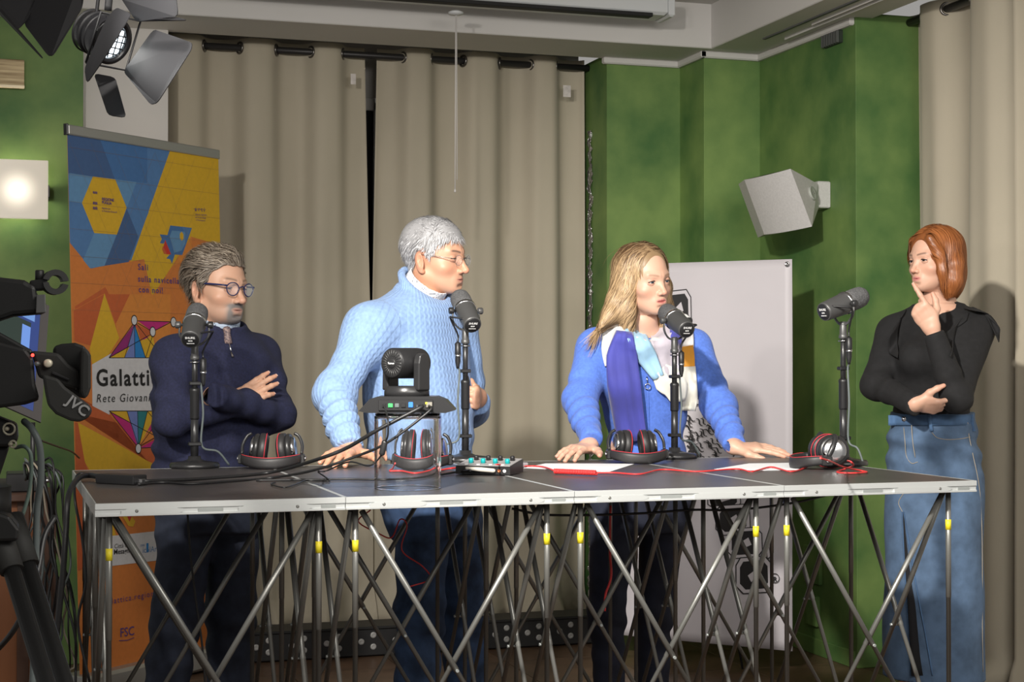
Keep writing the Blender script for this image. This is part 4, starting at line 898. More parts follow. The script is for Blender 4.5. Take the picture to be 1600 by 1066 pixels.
# ---- head: local x right, y forward, z up, origin between the ears at eye height
def head_sdf(P):
    g = lambda k, d: P.get(k, d)
    jw, ch, nl, nw, ck, mo = g('jaw', 1.), g('chin', 0.), g('nose', 0.), g('nosew', 1.), g('cheek', 1.), g('open', 0.)
    def fn(p):
        x = np.abs(p[..., 0]); q = np.stack([x, p[..., 1], p[..., 2]], -1)
        d = f_ell(q, (0, -.014, .032), (.0755, .098, .086))
        d = smin(d, f_ell(q, (0, .028, -.022), (.062*ck, .064, .080)), .03)
        d = smin(d, f_ell(q, (0, .034, -.070), (.050*jw, .050, .044)), .026)
        d = smin(d, f_cone(q, (.049*jw, -.004, -.058), (.018*jw, .066, -.094+ch), .017, .016), .022)
        d = smin(d, f_ell(q, (0, .074, -.099+ch), (.021*jw, .018, .016)), .018)
        d = smin(d, f_ell(q, (.044, .054, -.032), (.020, .020, .016)), .022)
        d = smin(d, f_cone(q, (0.006, .0835, .018), (.040, .070, .020), .0095, .008), .014)
        d = smax(d, -f_ell(q, (.032, .098, -.001), (.0185, .0155, .0125)), .010)
        d = smin(d, f_sph(q, (.0315, .0690, -.002), .0150), .0045)
        # nose
        d = smin(d, f_chain(q, [(0, .082, .012), (0, .093+nl*.4, -.014), (0, .107+nl, -.036)], [.0065*nw, .0075*nw, .0105*nw], .006), .010)
        d = smin(d, f_ell(q, (.0115*nw, .0945+nl*.6, -.0405), (.0075, .010, .0075)), .005)
        d = smax(d, -f_sph(q, (.0065*nw, .099+nl*.7, -.0500), .0036), .003)
        # mouth
        zc = -.0665-.002*mo
        d = smin(d, f_ell(q, (0, .078, -.068), (.027, .014, .019)), .014)
        d = smin(d, f_cone(q, (0.003, .0915, zc+.0052+.001*mo), (.021, .0820, zc+.0012), .0042, .0022), .005)
        d = smin(d, f_cone(q, (0, .0900, zc-.0062-.004*mo), (.018, .0825, zc-.0018), .0050, .0024), .005)
        d = smax(d, -f_ell(q, (0, .0985, zc-.0004-.001*mo), (.0245, .0115, .0013+.0045*mo)), .002)
        d = smax(d, -f_ell(q, (0, .098, -.0865), (.019, .011, .005)), .008)
        # neck
        nr = g('neck', .055)
        d = smin(d, f_cone(p, (0, -.018, -.06), (0, -.040, -.21), nr, nr*1.08), .022)
        # ears
        if g('ears', True):
            c_, s_ = math.cos(.22), math.sin(.22); R = np.array([[1, 0, 0], [0, c_, -s_], [0, s_, c_]])@np.array([[math.cos(-.42), -math.sin(-.42), 0], [math.sin(-.42), math.cos(-.42), 0], [0, 0, 1]])
            k = g('ear', 1.05); e = f_ell(q, (.0795+.004*(k-1)*8, -.014, -.019), (.0080*k, .0190*k, .0330*k), R); e = smax(e, -f_ell(q, (.0900+.004*(k-1)*8, -.007, -.013), (.0085*k, .0110*k, .0205*k), R), .004)
            e = smin(e, f_ell(q, (.078, -.008, -.023), (.006, .008, .008)), .006); e = smin(e, f_sph(q, (.075, -.003, -.047), .0075), .006)
            d = smin(d, e, .006)
        if 'extra' in P: d = P['extra'](p, q, d)
        return d
    return fn
def bump2(q, c, s): return np.exp(-(((q-np.asarray(c))/np.asarray(s))**2).sum(-1))
def skin_color(q, base, lips=(.50, .17, .15), lipk=.8, beard=None, brow=None, flush=.35):
    x = np.abs(q[:, 0]); n = np.stack([x, q[:, 1], q[:, 2]], 1); col = np.tile(np.array(base, float), (len(q), 1))
    def mixc(c, w):
        w = np.clip(w, 0, 1)[:, None]; col[:] = col*(1-w)+np.array(c)*w
    red = (base[0]*1.02, base[1]*.72, base[2]*.66)
    mixc(red, flush*bump2(n, (.046, .062, -.036), (.02, .03, .016))); mixc(red, flush*1.2*bump2(n, (0, .108, -.038), (.014, .02, .013))); mixc(red, flush*1.3*bump2(n, (.08, -.015, -.01), (.012, .025, .04)))
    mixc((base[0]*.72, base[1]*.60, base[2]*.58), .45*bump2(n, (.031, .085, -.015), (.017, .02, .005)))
    mixc(lips, lipk*np.where(q[:, 1] > .068, 1, 0)*np.clip(1.6-((x/.0245)**2+((q[:, 2]+.0668)/.0098)**2)*1.6, 0, 1))
    if beard:
        w = np.where(q[:, 1] > .03, 1, 0)*(beard[1]*(bump2(n, (.0, .09, -.0535), (.030, .03, .0075))+bump2(n, (0, .08, -.098), (.024, .03, .017))+.6*bump2(n, (.026, .08, -.075), (.009, .03, .022)))*np.clip(((q[:, 2]+.0668)/.0085)**2+(x/.024)**2-.3, 0, 1)+beard[2]*np.clip((-.046-q[:, 2])/.02, 0, 1)*np.clip((q[:, 2]+.125)/.02, 0, 1))
        mixc(beard[0], w)
    if brow:
        zz = .0165+.0045*np.sin(np.clip((x-.012)/.04, 0, 1)*2.4)+brow[2]; mixc(brow[0], brow[1]*np.where((x > .010) & (x < .050) & (q[:, 1] > .05), 1, 0)*np.exp(-((q[:, 2]-zz)/.0034)**2)*np.clip((x-.009)/.006, 0, 1)*np.clip((.051-x)/.010, 0, 1))
    return col
def eyes(parent, HM, iris, lid, gaze=(0, 0), squint=0., lash=(.03, .02, .015), lidw=.0018):
    """HM maps head-local points to world; one eyeball each side with iris, pupil, lids"""
    for sg in (-1, 1):
        c = V(sg*.0315, .0700, -.002); r = .0152
        f = nrm(V(math.sin(gaze[0])*1., math.cos(gaze[0])*math.cos(gaze[1]), math.sin(gaze[1]))); x, y, z = basis(f)
        b = MB(); n = 28
        rings = [0, .10, .17, .22, .36, .42, .6, .9, 1.25, 1.6]
        vs = [c+f*r*1.03]; mats_ = []
        for a in rings[1:]:
            for k in range(n): t = 2*math.pi*k/n; rr = r*(1.03 if a < .2 else 1.02 if a < .4 else 1.); vs.append(c+rr*(f*math.cos(a)+math.sin(a)*(x*math.cos(t)+y*math.sin(t))))
        fs = []; mi = []
        for k in range(n): fs.append((0, 1+k, 1+(k+1) % n)); mi.append(2)
        for i in range(len(rings)-2):
            for k in range(n): fs.append((1+i*n+k, 1+(i+1)*n+k, 1+(i+1)*n+(k+1) % n, 1+i*n+(k+1) % n)); a = rings[i+2]; mi.append(2 if a <= .18 else 1 if a <= .43 else 0)
        b.add([HM(p) for p in vs], fs, True); b.m = mi; e = b.build('eye', [EYE_W, iris, EYE_B], parent)
        # lids: curved strips over the ball leaving an almond opening
        for up in (1, -1):
            b = MB(); nu = 15
            def lidpt(u, v, up=up):
                xx = (u*2-1)*.0158; s_ = 1-(abs(u*2-1))**2.2
                zz = (.0050-squint*.6)*s_ if up > 0 else -(.0040-squint*.4)*s_
                zz += -.0006*sg*(u*2-1); zz = zz+(up*.0085)*v
                rr = r+.0011+.0012*v; yy = math.sqrt(max(rr*rr-xx*xx*.92-zz*zz*.9, 1e-7)); return HM(c+V(xx, yy, zz))
            b.grid(lidpt, nu, 5)
            if up > 0: b.f = [tuple(reversed(f_)) for f_ in b.f]
            b.build('eyelid', lid, e)
            if up > 0:
                b = MB(); b.tube([lidpt(u, -.06)+0 for u in np.linspace(.03, .97, 15)], lidw*.62, 6); b.build('lash_line', mat('lash_%d' % int(lash[0]*1000), lash, .6, bump=(200, .1, .0005)), e)
EYE_W = mat('eye_white', (.62, .58, .55), .25, var=(80, .04)); EYE_B = mat('pupil', (.006, .006, .007), .12, bump=(50, .01, .0005))

# ---- hands: wrist at origin, y towards the fingers, z back of the hand, x towards the thumb side
def hand_sdf(wr, fdir, back, side, curl, spread=(.10, .03, -.04, -.12), thumb=((.6, .5, -.3), (.3, .9, -.2)), sc=1., bend0=None, fore=None, thumb_len=1., rest=None):
    """curl = per finger (index..little) bend in radians at each of three joints; side=+1 when the thumb is on fdir x back"""
    y = nrm(fdir); z = nrm(np.asarray(back, float)-y*np.dot(back, y)); x = np.cross(y, z)*side
    Mx = np.stack([x, y, z], 1)*sc; wr = np.asarray(wr, float); W = lambda p: wr+Mx@np.asarray(p, float)
    fx = [.027, .009, -.010, -.027]; fl = [(.040, .025, .021), (.045, .029, .022), (.041, .027, .021), (.032, .020, .019)]; ky = [.088, .092, .087, .078]
    chains = []; tips = []
    for i in range(4):
        c3 = curl[i] if hasattr(curl[i], '__len__') else (curl[i],)*3
        p = V(fx[i], ky[i]-.006, .002); a = 0.; pts = [V(fx[i]*.8, .045, .0), p]; s_ = spread[i]
        for k in range(3):
            a += c3[k]; dv = V(math.sin(s_)*math.cos(a), math.cos(s_)*math.cos(a), -math.sin(a)); p = p+dv*fl[i][k]; pts.append(p)
        chains.append(([W(q) for q in pts], [.0100*sc, .0098*sc, .0090*sc, .0083*sc, .0068*sc])); tips.append((W(pts[-1]), nrm(Mx@dv), nrm(Mx@V(0, math.sin(a), math.cos(a)))))
    t0 = V(.020, .022, -.006); t1 = t0+nrm(thumb[0])*.040; t2 = t1+nrm(V(*thumb[0])*.35+nrm(thumb[1])*.65)*.030*thumb_len; t3 = t2+nrm(thumb[1])*.024*thumb_len
    th = ([W(q) for q in (t0, t1, t2, t3)], [.0145*sc, .0125*sc, .0105*sc, .0080*sc]); tips.append((W(t3), nrm(Mx@nrm(thumb[1])), nrm(Mx@V(.5, .0, .8))))
    if rest is not None:                                            # settle the hand on a table top
        dz = rest-min(min(q[2]-r_ for q, r_ in zip(P_[2:], R_[2:])) for P_, R_ in chains); sh = V(0, 0, dz); wr = wr+sh; W = lambda p: wr+Mx@np.asarray(p, float)
        chains = [([q+sh for q in P_], R_) for P_, R_ in chains]; th = ([q+sh for q in th[0]], th[1]); tips = [(q+sh, a_, b_) for q, a_, b_ in tips]
    pc = W((.001, .050, -.001)); pr = np.array([.042, .052, .0150])*sc; Rm = np.stack([x, y, z], 1)
    fo = np.asarray(fore, float) if fore is not None else W((0, -.10, 0))
    def fn(p):
        d = f_ell(p, pc, pr, Rm); d = smin(d, f_cone(p, W((.018, .082, .002)), W((-.022, .074, .001)), .0115*sc, .0105*sc), .012)
        d = smin(d, f_cone(p, W((0.010, .004, -.001)), W((-.012, .004, -.001)), .0175*sc, .0165*sc), .02)
        fo2 = fo; d = smin(d, f_cone(p, W((0, -.004, 0)), fo2, .0235*sc, .030*sc), .02)
        for (P_, r_) in chains: d = smin(d, f_chain(p, P_, r_, .0035), .0045)
        d = smin(d, f_chain(p, th[0], th[1], .006), .010)
        return d
    allp = np.array([q for c in chains for q in c[0]]+th[0]+[pc, fo])
    return fn, allp.min(0)-.03, allp.max(0)+.03, tips, W
def nails(parent, tips, m, sc=1.):
    for (p, d, up) in tips:
        up = nrm(up-d*np.dot(up, d)); s = np.cross(d, up); b = MB(); c = p+up*.0052*sc-d*.001
        b.grid(lambda u, v: c+s*(u-.5)*.0095*sc+d*(v-.35)*.012*sc+up*(.0014*(1-(2*u-1)**2)-.0012*v*v)*sc, 5, 4); o = b.build('fingernail', m, parent)

# ---- hair: ribbons that follow a flow over the head
def hair_strands(n, root_fn, flow, surf_fn, seed, length, step=.006, lift=(.004, .010), width=.0024, jitter=.12, grav=0., Mw=None, bodyf=None):
    """vectorised strands in head space; returns vertices and quads (ribbons)"""
    r = np.random.default_rng(seed); P = root_fn(r, n); n = len(P); L = length(P, r); m = int(np.max(L)/step)+1
    lf = r.uniform(lift[0], lift[1], n); ph = r.uniform(0, 6.28, (n, 3)); jit = r.normal(size=(n, 3))*jitter; Wd = width*r.uniform(.6, 1.3, n)
    def grad(q): e = .002; return np.stack([surf_fn(q+V(e, 0, 0))-surf_fn(q-V(e, 0, 0)), surf_fn(q+V(0, e, 0))-surf_fn(q-V(0, e, 0)), surf_fn(q+V(0, 0, e))-surf_fn(q-V(0, 0, e))], -1)/(2*e)
    pts = []; p = P.copy(); nr = []
    for i in range(m):
        g = grad(p); g = g/(np.linalg.norm(g, axis=1, keepdims=True)+1e-9); d = surf_fn(p); t = i/m
        tgt = lf*(.25+.75*min(1, i*step/.03)); k = (d < tgt) | (d < tgt*1.5) if grav == 0 else (d < tgt)
        p = p+g*np.where(k, np.clip(tgt-d, -.004, .008), 0)[:, None]
        pts.append(p.copy()); nr.append(g)
        f = flow(p, i*step)+jit; f = f-g*np.minimum(0, (f*g).sum(1))[:, None]*.9
        if grav == 0: f = f-g*(f*g).sum(1, keepdims=True)*.8
        f = f/(np.linalg.norm(f, axis=1, keepdims=True)+1e-9); stp = np.where(i*step < L, step, 0.)
        p = p+f*stp[:, None]
    pts = np.array(pts); nr = np.array(nr); T = np.gradient(pts, axis=0); T = T/(np.linalg.norm(T, axis=2, keepdims=True)+1e-9); S_ = np.cross(T, nr); S_ = S_/(np.linalg.norm(S_, axis=2, keepdims=True)+1e-9)
    tt = np.linspace(0, 1, m)[:, None]; ww = Wd[None]*(1-.75*np.clip(tt*np.max(L)/L[None], 0, 1)**2)*(.6+.4*np.clip(tt*8, 0, 1))
    A = pts-S_*ww[..., None]*.5; B = pts+S_*ww[..., None]*.5; Cc = pts+nr*(ww*.22)[..., None]
    vs = np.stack([A, Cc, B], 2)                                    # m, n, 3, 3
    idx = np.arange(m*n*3).reshape(m, n, 3); q = []
    alive = (np.arange(m-1)[:, None]*step < L[None])
    for k in (0, 1): a = np.stack([idx[:-1, :, k], idx[:-1, :, k+1], idx[1:, :, k+1], idx[1:, :, k]], -1); q.append(a[alive])
    Vx = vs.reshape(-1, 3); tone = np.repeat(np.tile(r.uniform(0, 1, n)[None], (m, 1)).reshape(-1), 3); along = np.repeat(np.tile(tt, (1, n)).reshape(-1), 3)
    return Vx, np.concatenate(q), tone, along

# ------------------------------------------------------------------ people
def skin_mat(n): m = mat(n, (.5, .3, .2), .48, sss=.12, bump=(260, .10, .0006)); return attr_color(m)
def J(px, py, Y): return aty(px, py, Y)
def yaw_of(th): r = facing(th)[:, 0]; return math.atan2(r[1], r[0])
def rows(L):
    out = []; 
    for (px, py, Y, a, b, th) in L: p = J(px, py, Y); y = yaw_of(th); out.append((p[2], p[0], p[1], a, b, y))
    y0 = out[0][5]; return [(*o[:5], y0+((o[5]-y0+math.pi/2) % math.pi-math.pi/2)) for o in out]
HEADS = {}
def make_head(px, py, Y, th, pitch, roll, sc, P):
    R = facing(th, pitch, roll); o = J(px, py, Y); HM = lambda p: o+sc*(R@np.asarray(p, float)); fn = head_sdf(P)
    v, f = surf(fn, (-.105, -.135, -.215), (.105, .14, .14), .0022)
    return dict(R=R, o=o, sc=sc, HM=HM, fn=fn, v=v, f=f, world=lambda p: o+sc*(p@R.T), local=lambda p: ((p-o)@R)/sc)
def hair_obj(name, parent, H, base_fn, lo, hi, strands, c0, c1, rough=.45, voxel=.004, label=None, tonefn=None):
    """solid underlayer plus ribbons; colours between c0 and c1"""
    parts = []; cols = []; r = np.random.default_rng(3)
    v, f = surf(base_fn, lo, hi, voxel); parts.append((H['world'](v), f, 0))
    strands = [s_(v) if callable(s_) else s_ for s_ in strands]; t = .35+.12*wob(v, 60, 5); cols.append(np.array(c0)*(1-t)[:, None]*.9+np.array(c1)*t[:, None]*.9)
    for (Vx, q, tone, along) in strands:
        parts.append((H['world'](Vx), q, 0)); t = tone if tonefn is None else np.clip(tonefn(Vx, tone), 0, 1); cols.append(np.array(c0)*(1-t)[:, None]+np.array(c1)*t[:, None])
    m = attr_color(mat(name+'_fibre', c0, rough, spec=.5)); o = mesh_obj('hair', parts, m, parent, np.concatenate(cols))
    if label: o['label'] = label
    return o
def sample_on(verts, cond):
    """root sampler: random vertices of a surface, slightly scattered"""
    c = verts[cond(verts)]
    def rf(r, n): i = r.integers(0, len(c), n); return c[i]+r.normal(size=(n, 3))*.0008
    return rf
def body_obj(parent, H, skin, hands, inner, color):
    parts = [(H['world'](H['v']), H['f'], 0)]; cols = [color(H['v'])]
    base = np.median(cols[0], 0)
    for (fn, lo, hi, tips, W, kn) in hands:
        v, f = surf(fn, lo, hi, .0028); parts.append((v, f, 0)); c = np.tile(base, (len(v), 1))
        w = np.zeros(len(v))
        for (p, d, u) in tips: w = np.maximum(w, np.exp(-(((v-p)**2).sum(1))/(.012**2)))
        for p in kn: w = np.maximum(w, .7*np.exp(-(((v-p)**2).sum(1))/(.012**2)))
        red = base*np.array([1.04, .70, .64]); cols.append(c*(1-.55*w[:, None])+red*.55*w[:, None])
    v, f = surf(inner[0], inner[1], inner[2], .014); parts.append((v, f, 0)); cols.append(np.tile(base, (len(v), 1)))
    return mesh_obj('body', parts, skin, parent, np.concatenate(cols))
def inner_body(tor, limbs):
    def fn(p):
        d = f_loft(p, tor)
        for (P, r) in limbs: d = smin(d, f_chain(p, P, r, .02), .03)
        return d
    pts = np.array([q for (P, r) in limbs for q in P]+[(t[1], t[2], t[0]) for t in tor]); return fn, pts.min(0)-.22, pts.max(0)+.22
def cloth_obj(name, fn, lo, hi, h, m, parent, label=None, color=None, attr=None):
    v, f = surf(fn, lo, hi, h); o = mesh_obj(name, [(v, f, 0)], m, parent, None if color is None else color(v), None if attr is None else {'knit': attr(v)})
    if label: o['label'] = label
    return o
def limb_uv(v, segs):
    """(u around, t along, k) of the nearest limb axis, for knit patterns"""
    best = np.full(len(v), 9.); U_ = np.zeros((len(v), 3))
    for (a, b, r, ref) in segs:
        a = np.asarray(a); b = np.asarray(b); ab = b-a; L = np.linalg.norm(ab); t = np.clip(((v-a)@ab)/(ab@ab), 0, 1); q = v-a-t[:, None]*ab; d = np.linalg.norm(q, axis=1)-r
        x = nrm(np.asarray(ref)-ab/L*np.dot(ref, ab/L)); y = np.cross(ab/L, x); ang = np.arctan2(q@y, q@x); k = d < best; best[k] = d[k]; U_[k] = np.stack([ang*r, t*L, np.zeros(len(v))], 1)[k]
    return U_
def ribbon(pts, width, normal, n=5, thick=.004, wave=0., freq=3., seed=0):
    """cloth strip along pts; width list; normal = outward directions"""
    b = MB(); m = len(pts); ph = seed*1.7
    def fn(u, v):
        i = min(int(v*(m-1)), m-2); t = v*(m-1)-i; p = pts[i]*(1-t)+pts[i+1]*t; tg = nrm(pts[i+1]-pts[i]); nn = nrm(normal[i]*(1-t)+normal[i+1]*t); s = nrm(np.cross(tg, nn)); w = width[i]*(1-t)+width[i+1]*t
        return p+s*(u-.5)*w+nn*(wave*math.sin(freq*6.28*u+ph+v*2)*(.3+.7*v))
    b.grid(fn, n, m*3); return b
def solid(o, t): md = o.modifiers.new('thick', 'SOLIDIFY'); md.thickness = t; md.offset = 0; return o
def leg_box(*q): q = np.array(q); return q.min(0)-.16, q.max(0)+.16
def shoe(parent, ankle, fwd, m, L=.28):
    f = nrm(V(fwd[0], fwd[1], 0)); c = V(ankle[0], ankle[1], 0)
    def fn(p):
        d = f_cone(p, c-f*.05+V(0, 0, .045), c+f*(L-.11)+V(0, 0, .032), .042, .034); d = smin(d, f_cone(p, c+V(0, 0, .06), c+V(0, 0, .12), .045, .042), .03); return smax(d, .0005-p[..., 2], .006)
    v, q = surf(fn, c-V(.3, .3, .01), c+V(.3, .3, .2), .008); return mesh_obj('shoe', [(v, q, 0)], m, parent)

LENS = mat('lens_glass', (.75, .82, .95), .03); LENS.node_tree.nodes['Principled BSDF'].inputs['Alpha'].default_value = .07
GZ = lambda p, a, b: np.clip((p-a)/(b-a), 0, 1)

# ================================================================== man in navy (left)
def man_navy():
    root = thing('person', 'man with glasses and grey goatee in a navy sweater, arms crossed', 'person', J(330, 1160, 4.72)*V(1, 1, 0))
    TH = 42
    H = make_head(340, 449, 4.72, 55, 4, 1.5, .945, dict(jaw=1.02, chin=.009, nose=.001, nosew=1.10, neck=.054, ear=1.02))
    skin = skin_mat('skin_olive')
    tor = rows([(340, 519, 4.745, .070, .066, TH), (338, 532, 4.735, .120, .082, TH), (336, 552, 4.725, .168, .106, TH), (333, 590, 4.72, .182, .122, TH), (330, 650, 4.72, .174, .126, TH), (327, 700, 4.72, .164, .124, TH), (329, 745, 4.72, .168, .122, TH), (333, 775, 4.72, .166, .120, TH)])
    SR, ER, WR = J(272, 560, 4.60), J(268, 655, 4.50), J(366, 632, 4.555)
    SL, EL, WL = J(405, 556, 4.85), J(437, 648, 4.70), J(338, 618, 4.455)
    hR = hand_sdf(J(360, 638, 4.57), J(421, 596, 4.59)-J(360, 638, 4.57), -_F+_U*.45, -1, [.10, .12, .14, .2], spread=(.06, .02, -.03, -.08), thumb=((.5, .6, -.6), (.1, .9, -.5)), sc=.92, fore=WR+(ER-WR)*.3)
    hL = hand_sdf(J(331, 618, 4.49), -_R*.30+_F*.95-_U*.1, -_R*.7+_U*.6, 1, [.2, .2, .2, .2], thumb=((.2, .9, -.6), (0., .9, -.4)), sc=.90, fore=WL+(EL-WL)*.4)
    hipR, knR, anR = J(298, 765, 4.72), J(276, 960, 4.66), J(246, 1165, 4.72); hipL, knL, anL = J(364, 765, 4.76), J(360, 960, 4.74), J(356, 1165, 4.78)
    inner = inner_body([(z, x, y, a*.8, b*.8, w) for (z, x, y, a, b, w) in tor], [([SR, ER, WR+(ER-WR)*.35], [.04, .034, .024]), ([SL, EL, WL+(EL-WL)*.35], [.04, .034, .024]), ([hipR, knR, anR], [.07, .05, .035]), ([hipL, knL, anL], [.07, .05, .035])])
    base = (.54, .315, .215)
    color = lambda q: skin_color(q, base, (.42, .20, .17), .65, beard=((.17, .15, .14), 1.6, .18), brow=((.13, .09, .065), .8, .0065))
    body_obj(root, H, skin, [(*hR, []), (*hL, [])], inner, color)
    nails(root, hR[3][:4], mat('nail', (.62, .40, .32), .35, bump=(100, .02, .0005)), .9)
    iris = mat('iris_brown', (.05, .03, .02), .2, var=(300, .3)); eyes(root, H['HM'], iris, mat('lid_olive', (.47, .26, .18), .5, bump=(200, .05, .0005)), gaze=(.1, -.05), squint=.003, lash=(.05, .035, .03))
    # sweater
    CA = nrm(V(0, 0, 1)+facing(TH)[:, 1]*.30); CC = J(341, 511, 4.735)
    def sweater(p):
        d = f_loft(p, tor)
        ua, t1 = f_cone(p, SR, ER, .054, .046, True); d = smin(d, ua-.0035*np.sin(t1*16+p[..., 0]*40)*GZ(t1, .35, .8), .045)
        NB = J(342, 527, 4.74); d = smin(d, f_cone(p, NB, SR, .058, .054), .05); d = smin(d, f_cone(p, NB, SL, .058, .054), .05)
        ub, t2 = f_cone(p, SL, EL, .054, .046, True); d = smin(d, ub-.0035*np.sin(t2*15+p[..., 0]*40)*GZ(t2, .35, .8), .045)
        fr = smin(f_sleeve(p, ER, WR, .045, .036), f_sph(p, ER, .046), .02); fl, t4 = f_sleeve(p, EL, WL, .046, .036, True); fl = smin(fl-.0022*np.sin(t4*24), f_sph(p, EL, .047), .02)
        d = smin(d, fr, .014); d = smin(d, fl, .012)
        d = smin(d, f_cone(p, CC-CA*.02, CC+CA*.012, .077, .075), .02); d = smax(d, (p-CC.astype(p.dtype))@CA.astype(p.dtype)-.020, .006)     # stand-up collar
        d = smax(d, -f_cone(p, CC-CA*.02, CC+CA*.12, .067, .080), .004)
        d = smax(d, -f_cone(p, J(357, 536, 4.61), J(356, 500, 4.64), .004, .036), .008)
        z = p[..., 2]; d = d-.0022*wob(p, 26, 1)*GZ(z, 1.35, 1.2)-.0045*np.sin(z*95+p[..., 0]*30+2*wob(p, 12, 4))*GZ(z, 1.10, 1.02)-.0045*np.sin((p[..., 0]*.9+z)*75+1.5*wob(p, 10, 6))*np.exp(-((z-1.20)/.07)**2)
        return d
    M_navy = mat('navy_wool', (.0125, .0150, .046), .9, var=(160, .25), bump=(520, .45, .0012))
    lo = np.minimum.reduce([SR, ER, EL, WL, J(250, 780, 4.6)])-.13; hi = np.maximum.reduce([SL, EL, J(420, 480, 4.9)])+.12
    cloth_obj('sweater', sweater, lo, hi, .006, M_navy, root, 'navy quarter-zip wool sweater')
    def onit(pxs, off): P = trace(sweater, pxs); return [p-nrm(ray(*q))*off for p, q in zip(P, pxs)]
    # shirt collar, tie, zip
    M_shirt = mat('pale_shirt', (.40, .48, .60), .7, bump=(300, .1, .0005))
    def collar(p):
        a = f_cone(p, CC-CA*.03, CC+CA*.10, .0630, .0570); a = smax(a, -f_cone(p, CC-CA*.06, CC+CA*.2, .0592, .0520), .003); h = (p-CC.astype(p.dtype))@CA.astype(p.dtype)
        a = smax(smax(a, h-.026, .003), -h-.03, .003); return smax(a, -f_cone(p, J(355, 532, 4.61), J(354, 503, 4.63), .002, .020), .003)
    cloth_obj('shirt_collar', collar, J(352, 505, 4.735)-.11, J(352, 505, 4.735)+.11, .0035, M_shirt, root, 'pale blue shirt collar')
    b = MB(); kn = J(354, 521, 4.655); b.lathe(kn+V(0, 0, .018), V(.05, -.25, -1), [(.008, 0), (.012, .005), (.009, .020), (.010, .025), (.013, .05)], 12); b.build('tie', mat('striped_tie', (.03, .02, .04), .6, var=(220, .0), col2=(.35, .25, .22)), root)
    zp = onit([(357, 532), (359, 540), (361, 549)], .003); b = MB(); b.tube(zp, .0022, 6); b.build('zip', M_chrome, root)
    pl = onit([(361, 550), (364, 558)], .006); b = MB(); b.tube(pl, [.002, .0045], 4); b.build('zip_puller', mat('puller_grey', (.16, .14, .13), .4, .6, bump=(60, .05, .0005)), root)
    # trousers and shoes
    hips = rows([(330, 735, 4.72, .160, .115, TH), (331, 790, 4.72, .168, .120, TH), (331, 830, 4.72, .150, .110, TH)])
    def trousers(p):
        d = smin(f_loft(p, hips), f_chain(p, [hipR, knR, anR], [.088, .069, .060], .03), .03); d = smin(d, f_chain(p, [hipL, knL, anL], [.088, .069, .060], .03), .02)
        z = p[..., 2]; d = d-.005*np.sin(z*70+p[..., 0]*25+2*wob(p, 14, 2))*(np.exp(-((z-.45)/.12)**2)+.6*np.exp(-((z-.78)/.10)**2))-.004*wob(p, 30, 3); return smax(d, .075-z, .01)
    cloth_obj('trousers', trousers, *leg_box(hipR, knR, anR, hipL, knL, anL), .009, mat('dark_navy_cotton', (.034, .043, .072), .85, var=(30, .2), bump=(300, .2, .0006)), root, 'dark navy trousers')
    fw = facing(TH)[:, 1]
    for a in (anR, anL): shoe(root, a, fw, mat('black_shoe', (.012, .011, .010), .35, bump=(60, .05, .001)))
    # hair: brown going grey, brushed back over the side
    hd = H['fn']
    def hl(p):                                                       # positive outside the hair line
        x = np.abs(p[..., 0]); y = p[..., 1]; z = p[..., 2]
        line = np.where(y > .030, .068-(x-.045).clip(0)*1.1, np.where(y > -.018, .024-(y > .012)*0-.026*(1-np.abs(y-.012)/.03).clip(0, 1), .030-(-.018-y)*2.6)); line = np.where(y < -.018, np.maximum(-.075, line), line); return line-z
    def cap(p):
        d = hd(p)-.003-.006*np.exp(-((p[..., 2]-.10)/.05)**2)-.003*np.clip(-p[..., 1]/.08, 0, 1); d = smax(d, hl(p)*.7, .003); return d+.0016*np.sin(p[..., 0]*260+p[..., 2]*120+p[..., 1]*60)*.6
    rf = sample_on(H['v'], lambda p: (hl(p) < .003) & ((np.abs(p[:, 0]) < .076) | (p[:, 2] > .03)))
    def flow(p, s):
        z = p[:, 2]; y = p[:, 1]; out = np.stack([-.30+.9*(y > .03)*(z > .06)+np.sign(p[:, 0])*.12, -.95+0*z, -.12+.8*(y > .055)*(z > .04)*(s < .02)-.85*(z < .05)-.5*(y < -.06)], 1); return out
    st = hair_strands(4200, rf, flow, lambda p: hd(p)-.004, 5, lambda P, r: r.uniform(.035, .075, len(P))*np.where(P[:, 2] < .03, .42, 1), lift=(.003, .021), width=.0030, jitter=.18)
    hair_obj('brown_grey_hair', root, H, cap, (-.1, -.13, -.1), (.1, .1, .145), [st], (.052, .034, .022), (.46, .39, .31), tonefn=lambda v, t: (t**1.5)*(.42+.55*np.clip((v[:, 1]+v[:, 2]-.06)/.08, 0, 1))+.06, label='greying brown hair swept back')
    # glasses
    gl = thing('x', 'x', 'x'); bpy.data.objects.remove(gl)
    HMf = H['HM']; M_fr = mat('blue_frame', (.010, .016, .075), .3, coat=.3, bump=(80, .02, .0005)); M_ln = LENS
    b = MB()
    for sg in (-1, 1):
        pts = [HMf(V(sg*.0335+.0225*math.cos(t)*(1.05 if math.sin(t) > 0 else .95), .1015-.010*abs(math.cos(t)*.4+sg*.25)*(1 if sg*math.cos(t) > 0 else .3), -.003+.0195*math.sin(t))) for t in np.linspace(0, 2*math.pi, 29)]; b.tube(pts, .0017, 6, caps=False)
        b.tube([HMf(V(sg*.056, .098, .006)), HMf(V(sg*.068, .088, .007)), HMf(V(sg*.077, .03, .008)), HMf(V(sg*.0795, -.008, .006)), HMf(V(sg*.078, -.028, -.010))], .0020, 6, squash=1.4)
    b.tube(catmull([HMf(V(-.012, .1035, .002)), HMf(V(0, .1055, .006)), HMf(V(.012, .1035, .002))], 5), .0019, 6); gf = b.build('glasses', M_fr, root); gf['label'] = 'dark blue framed glasses'
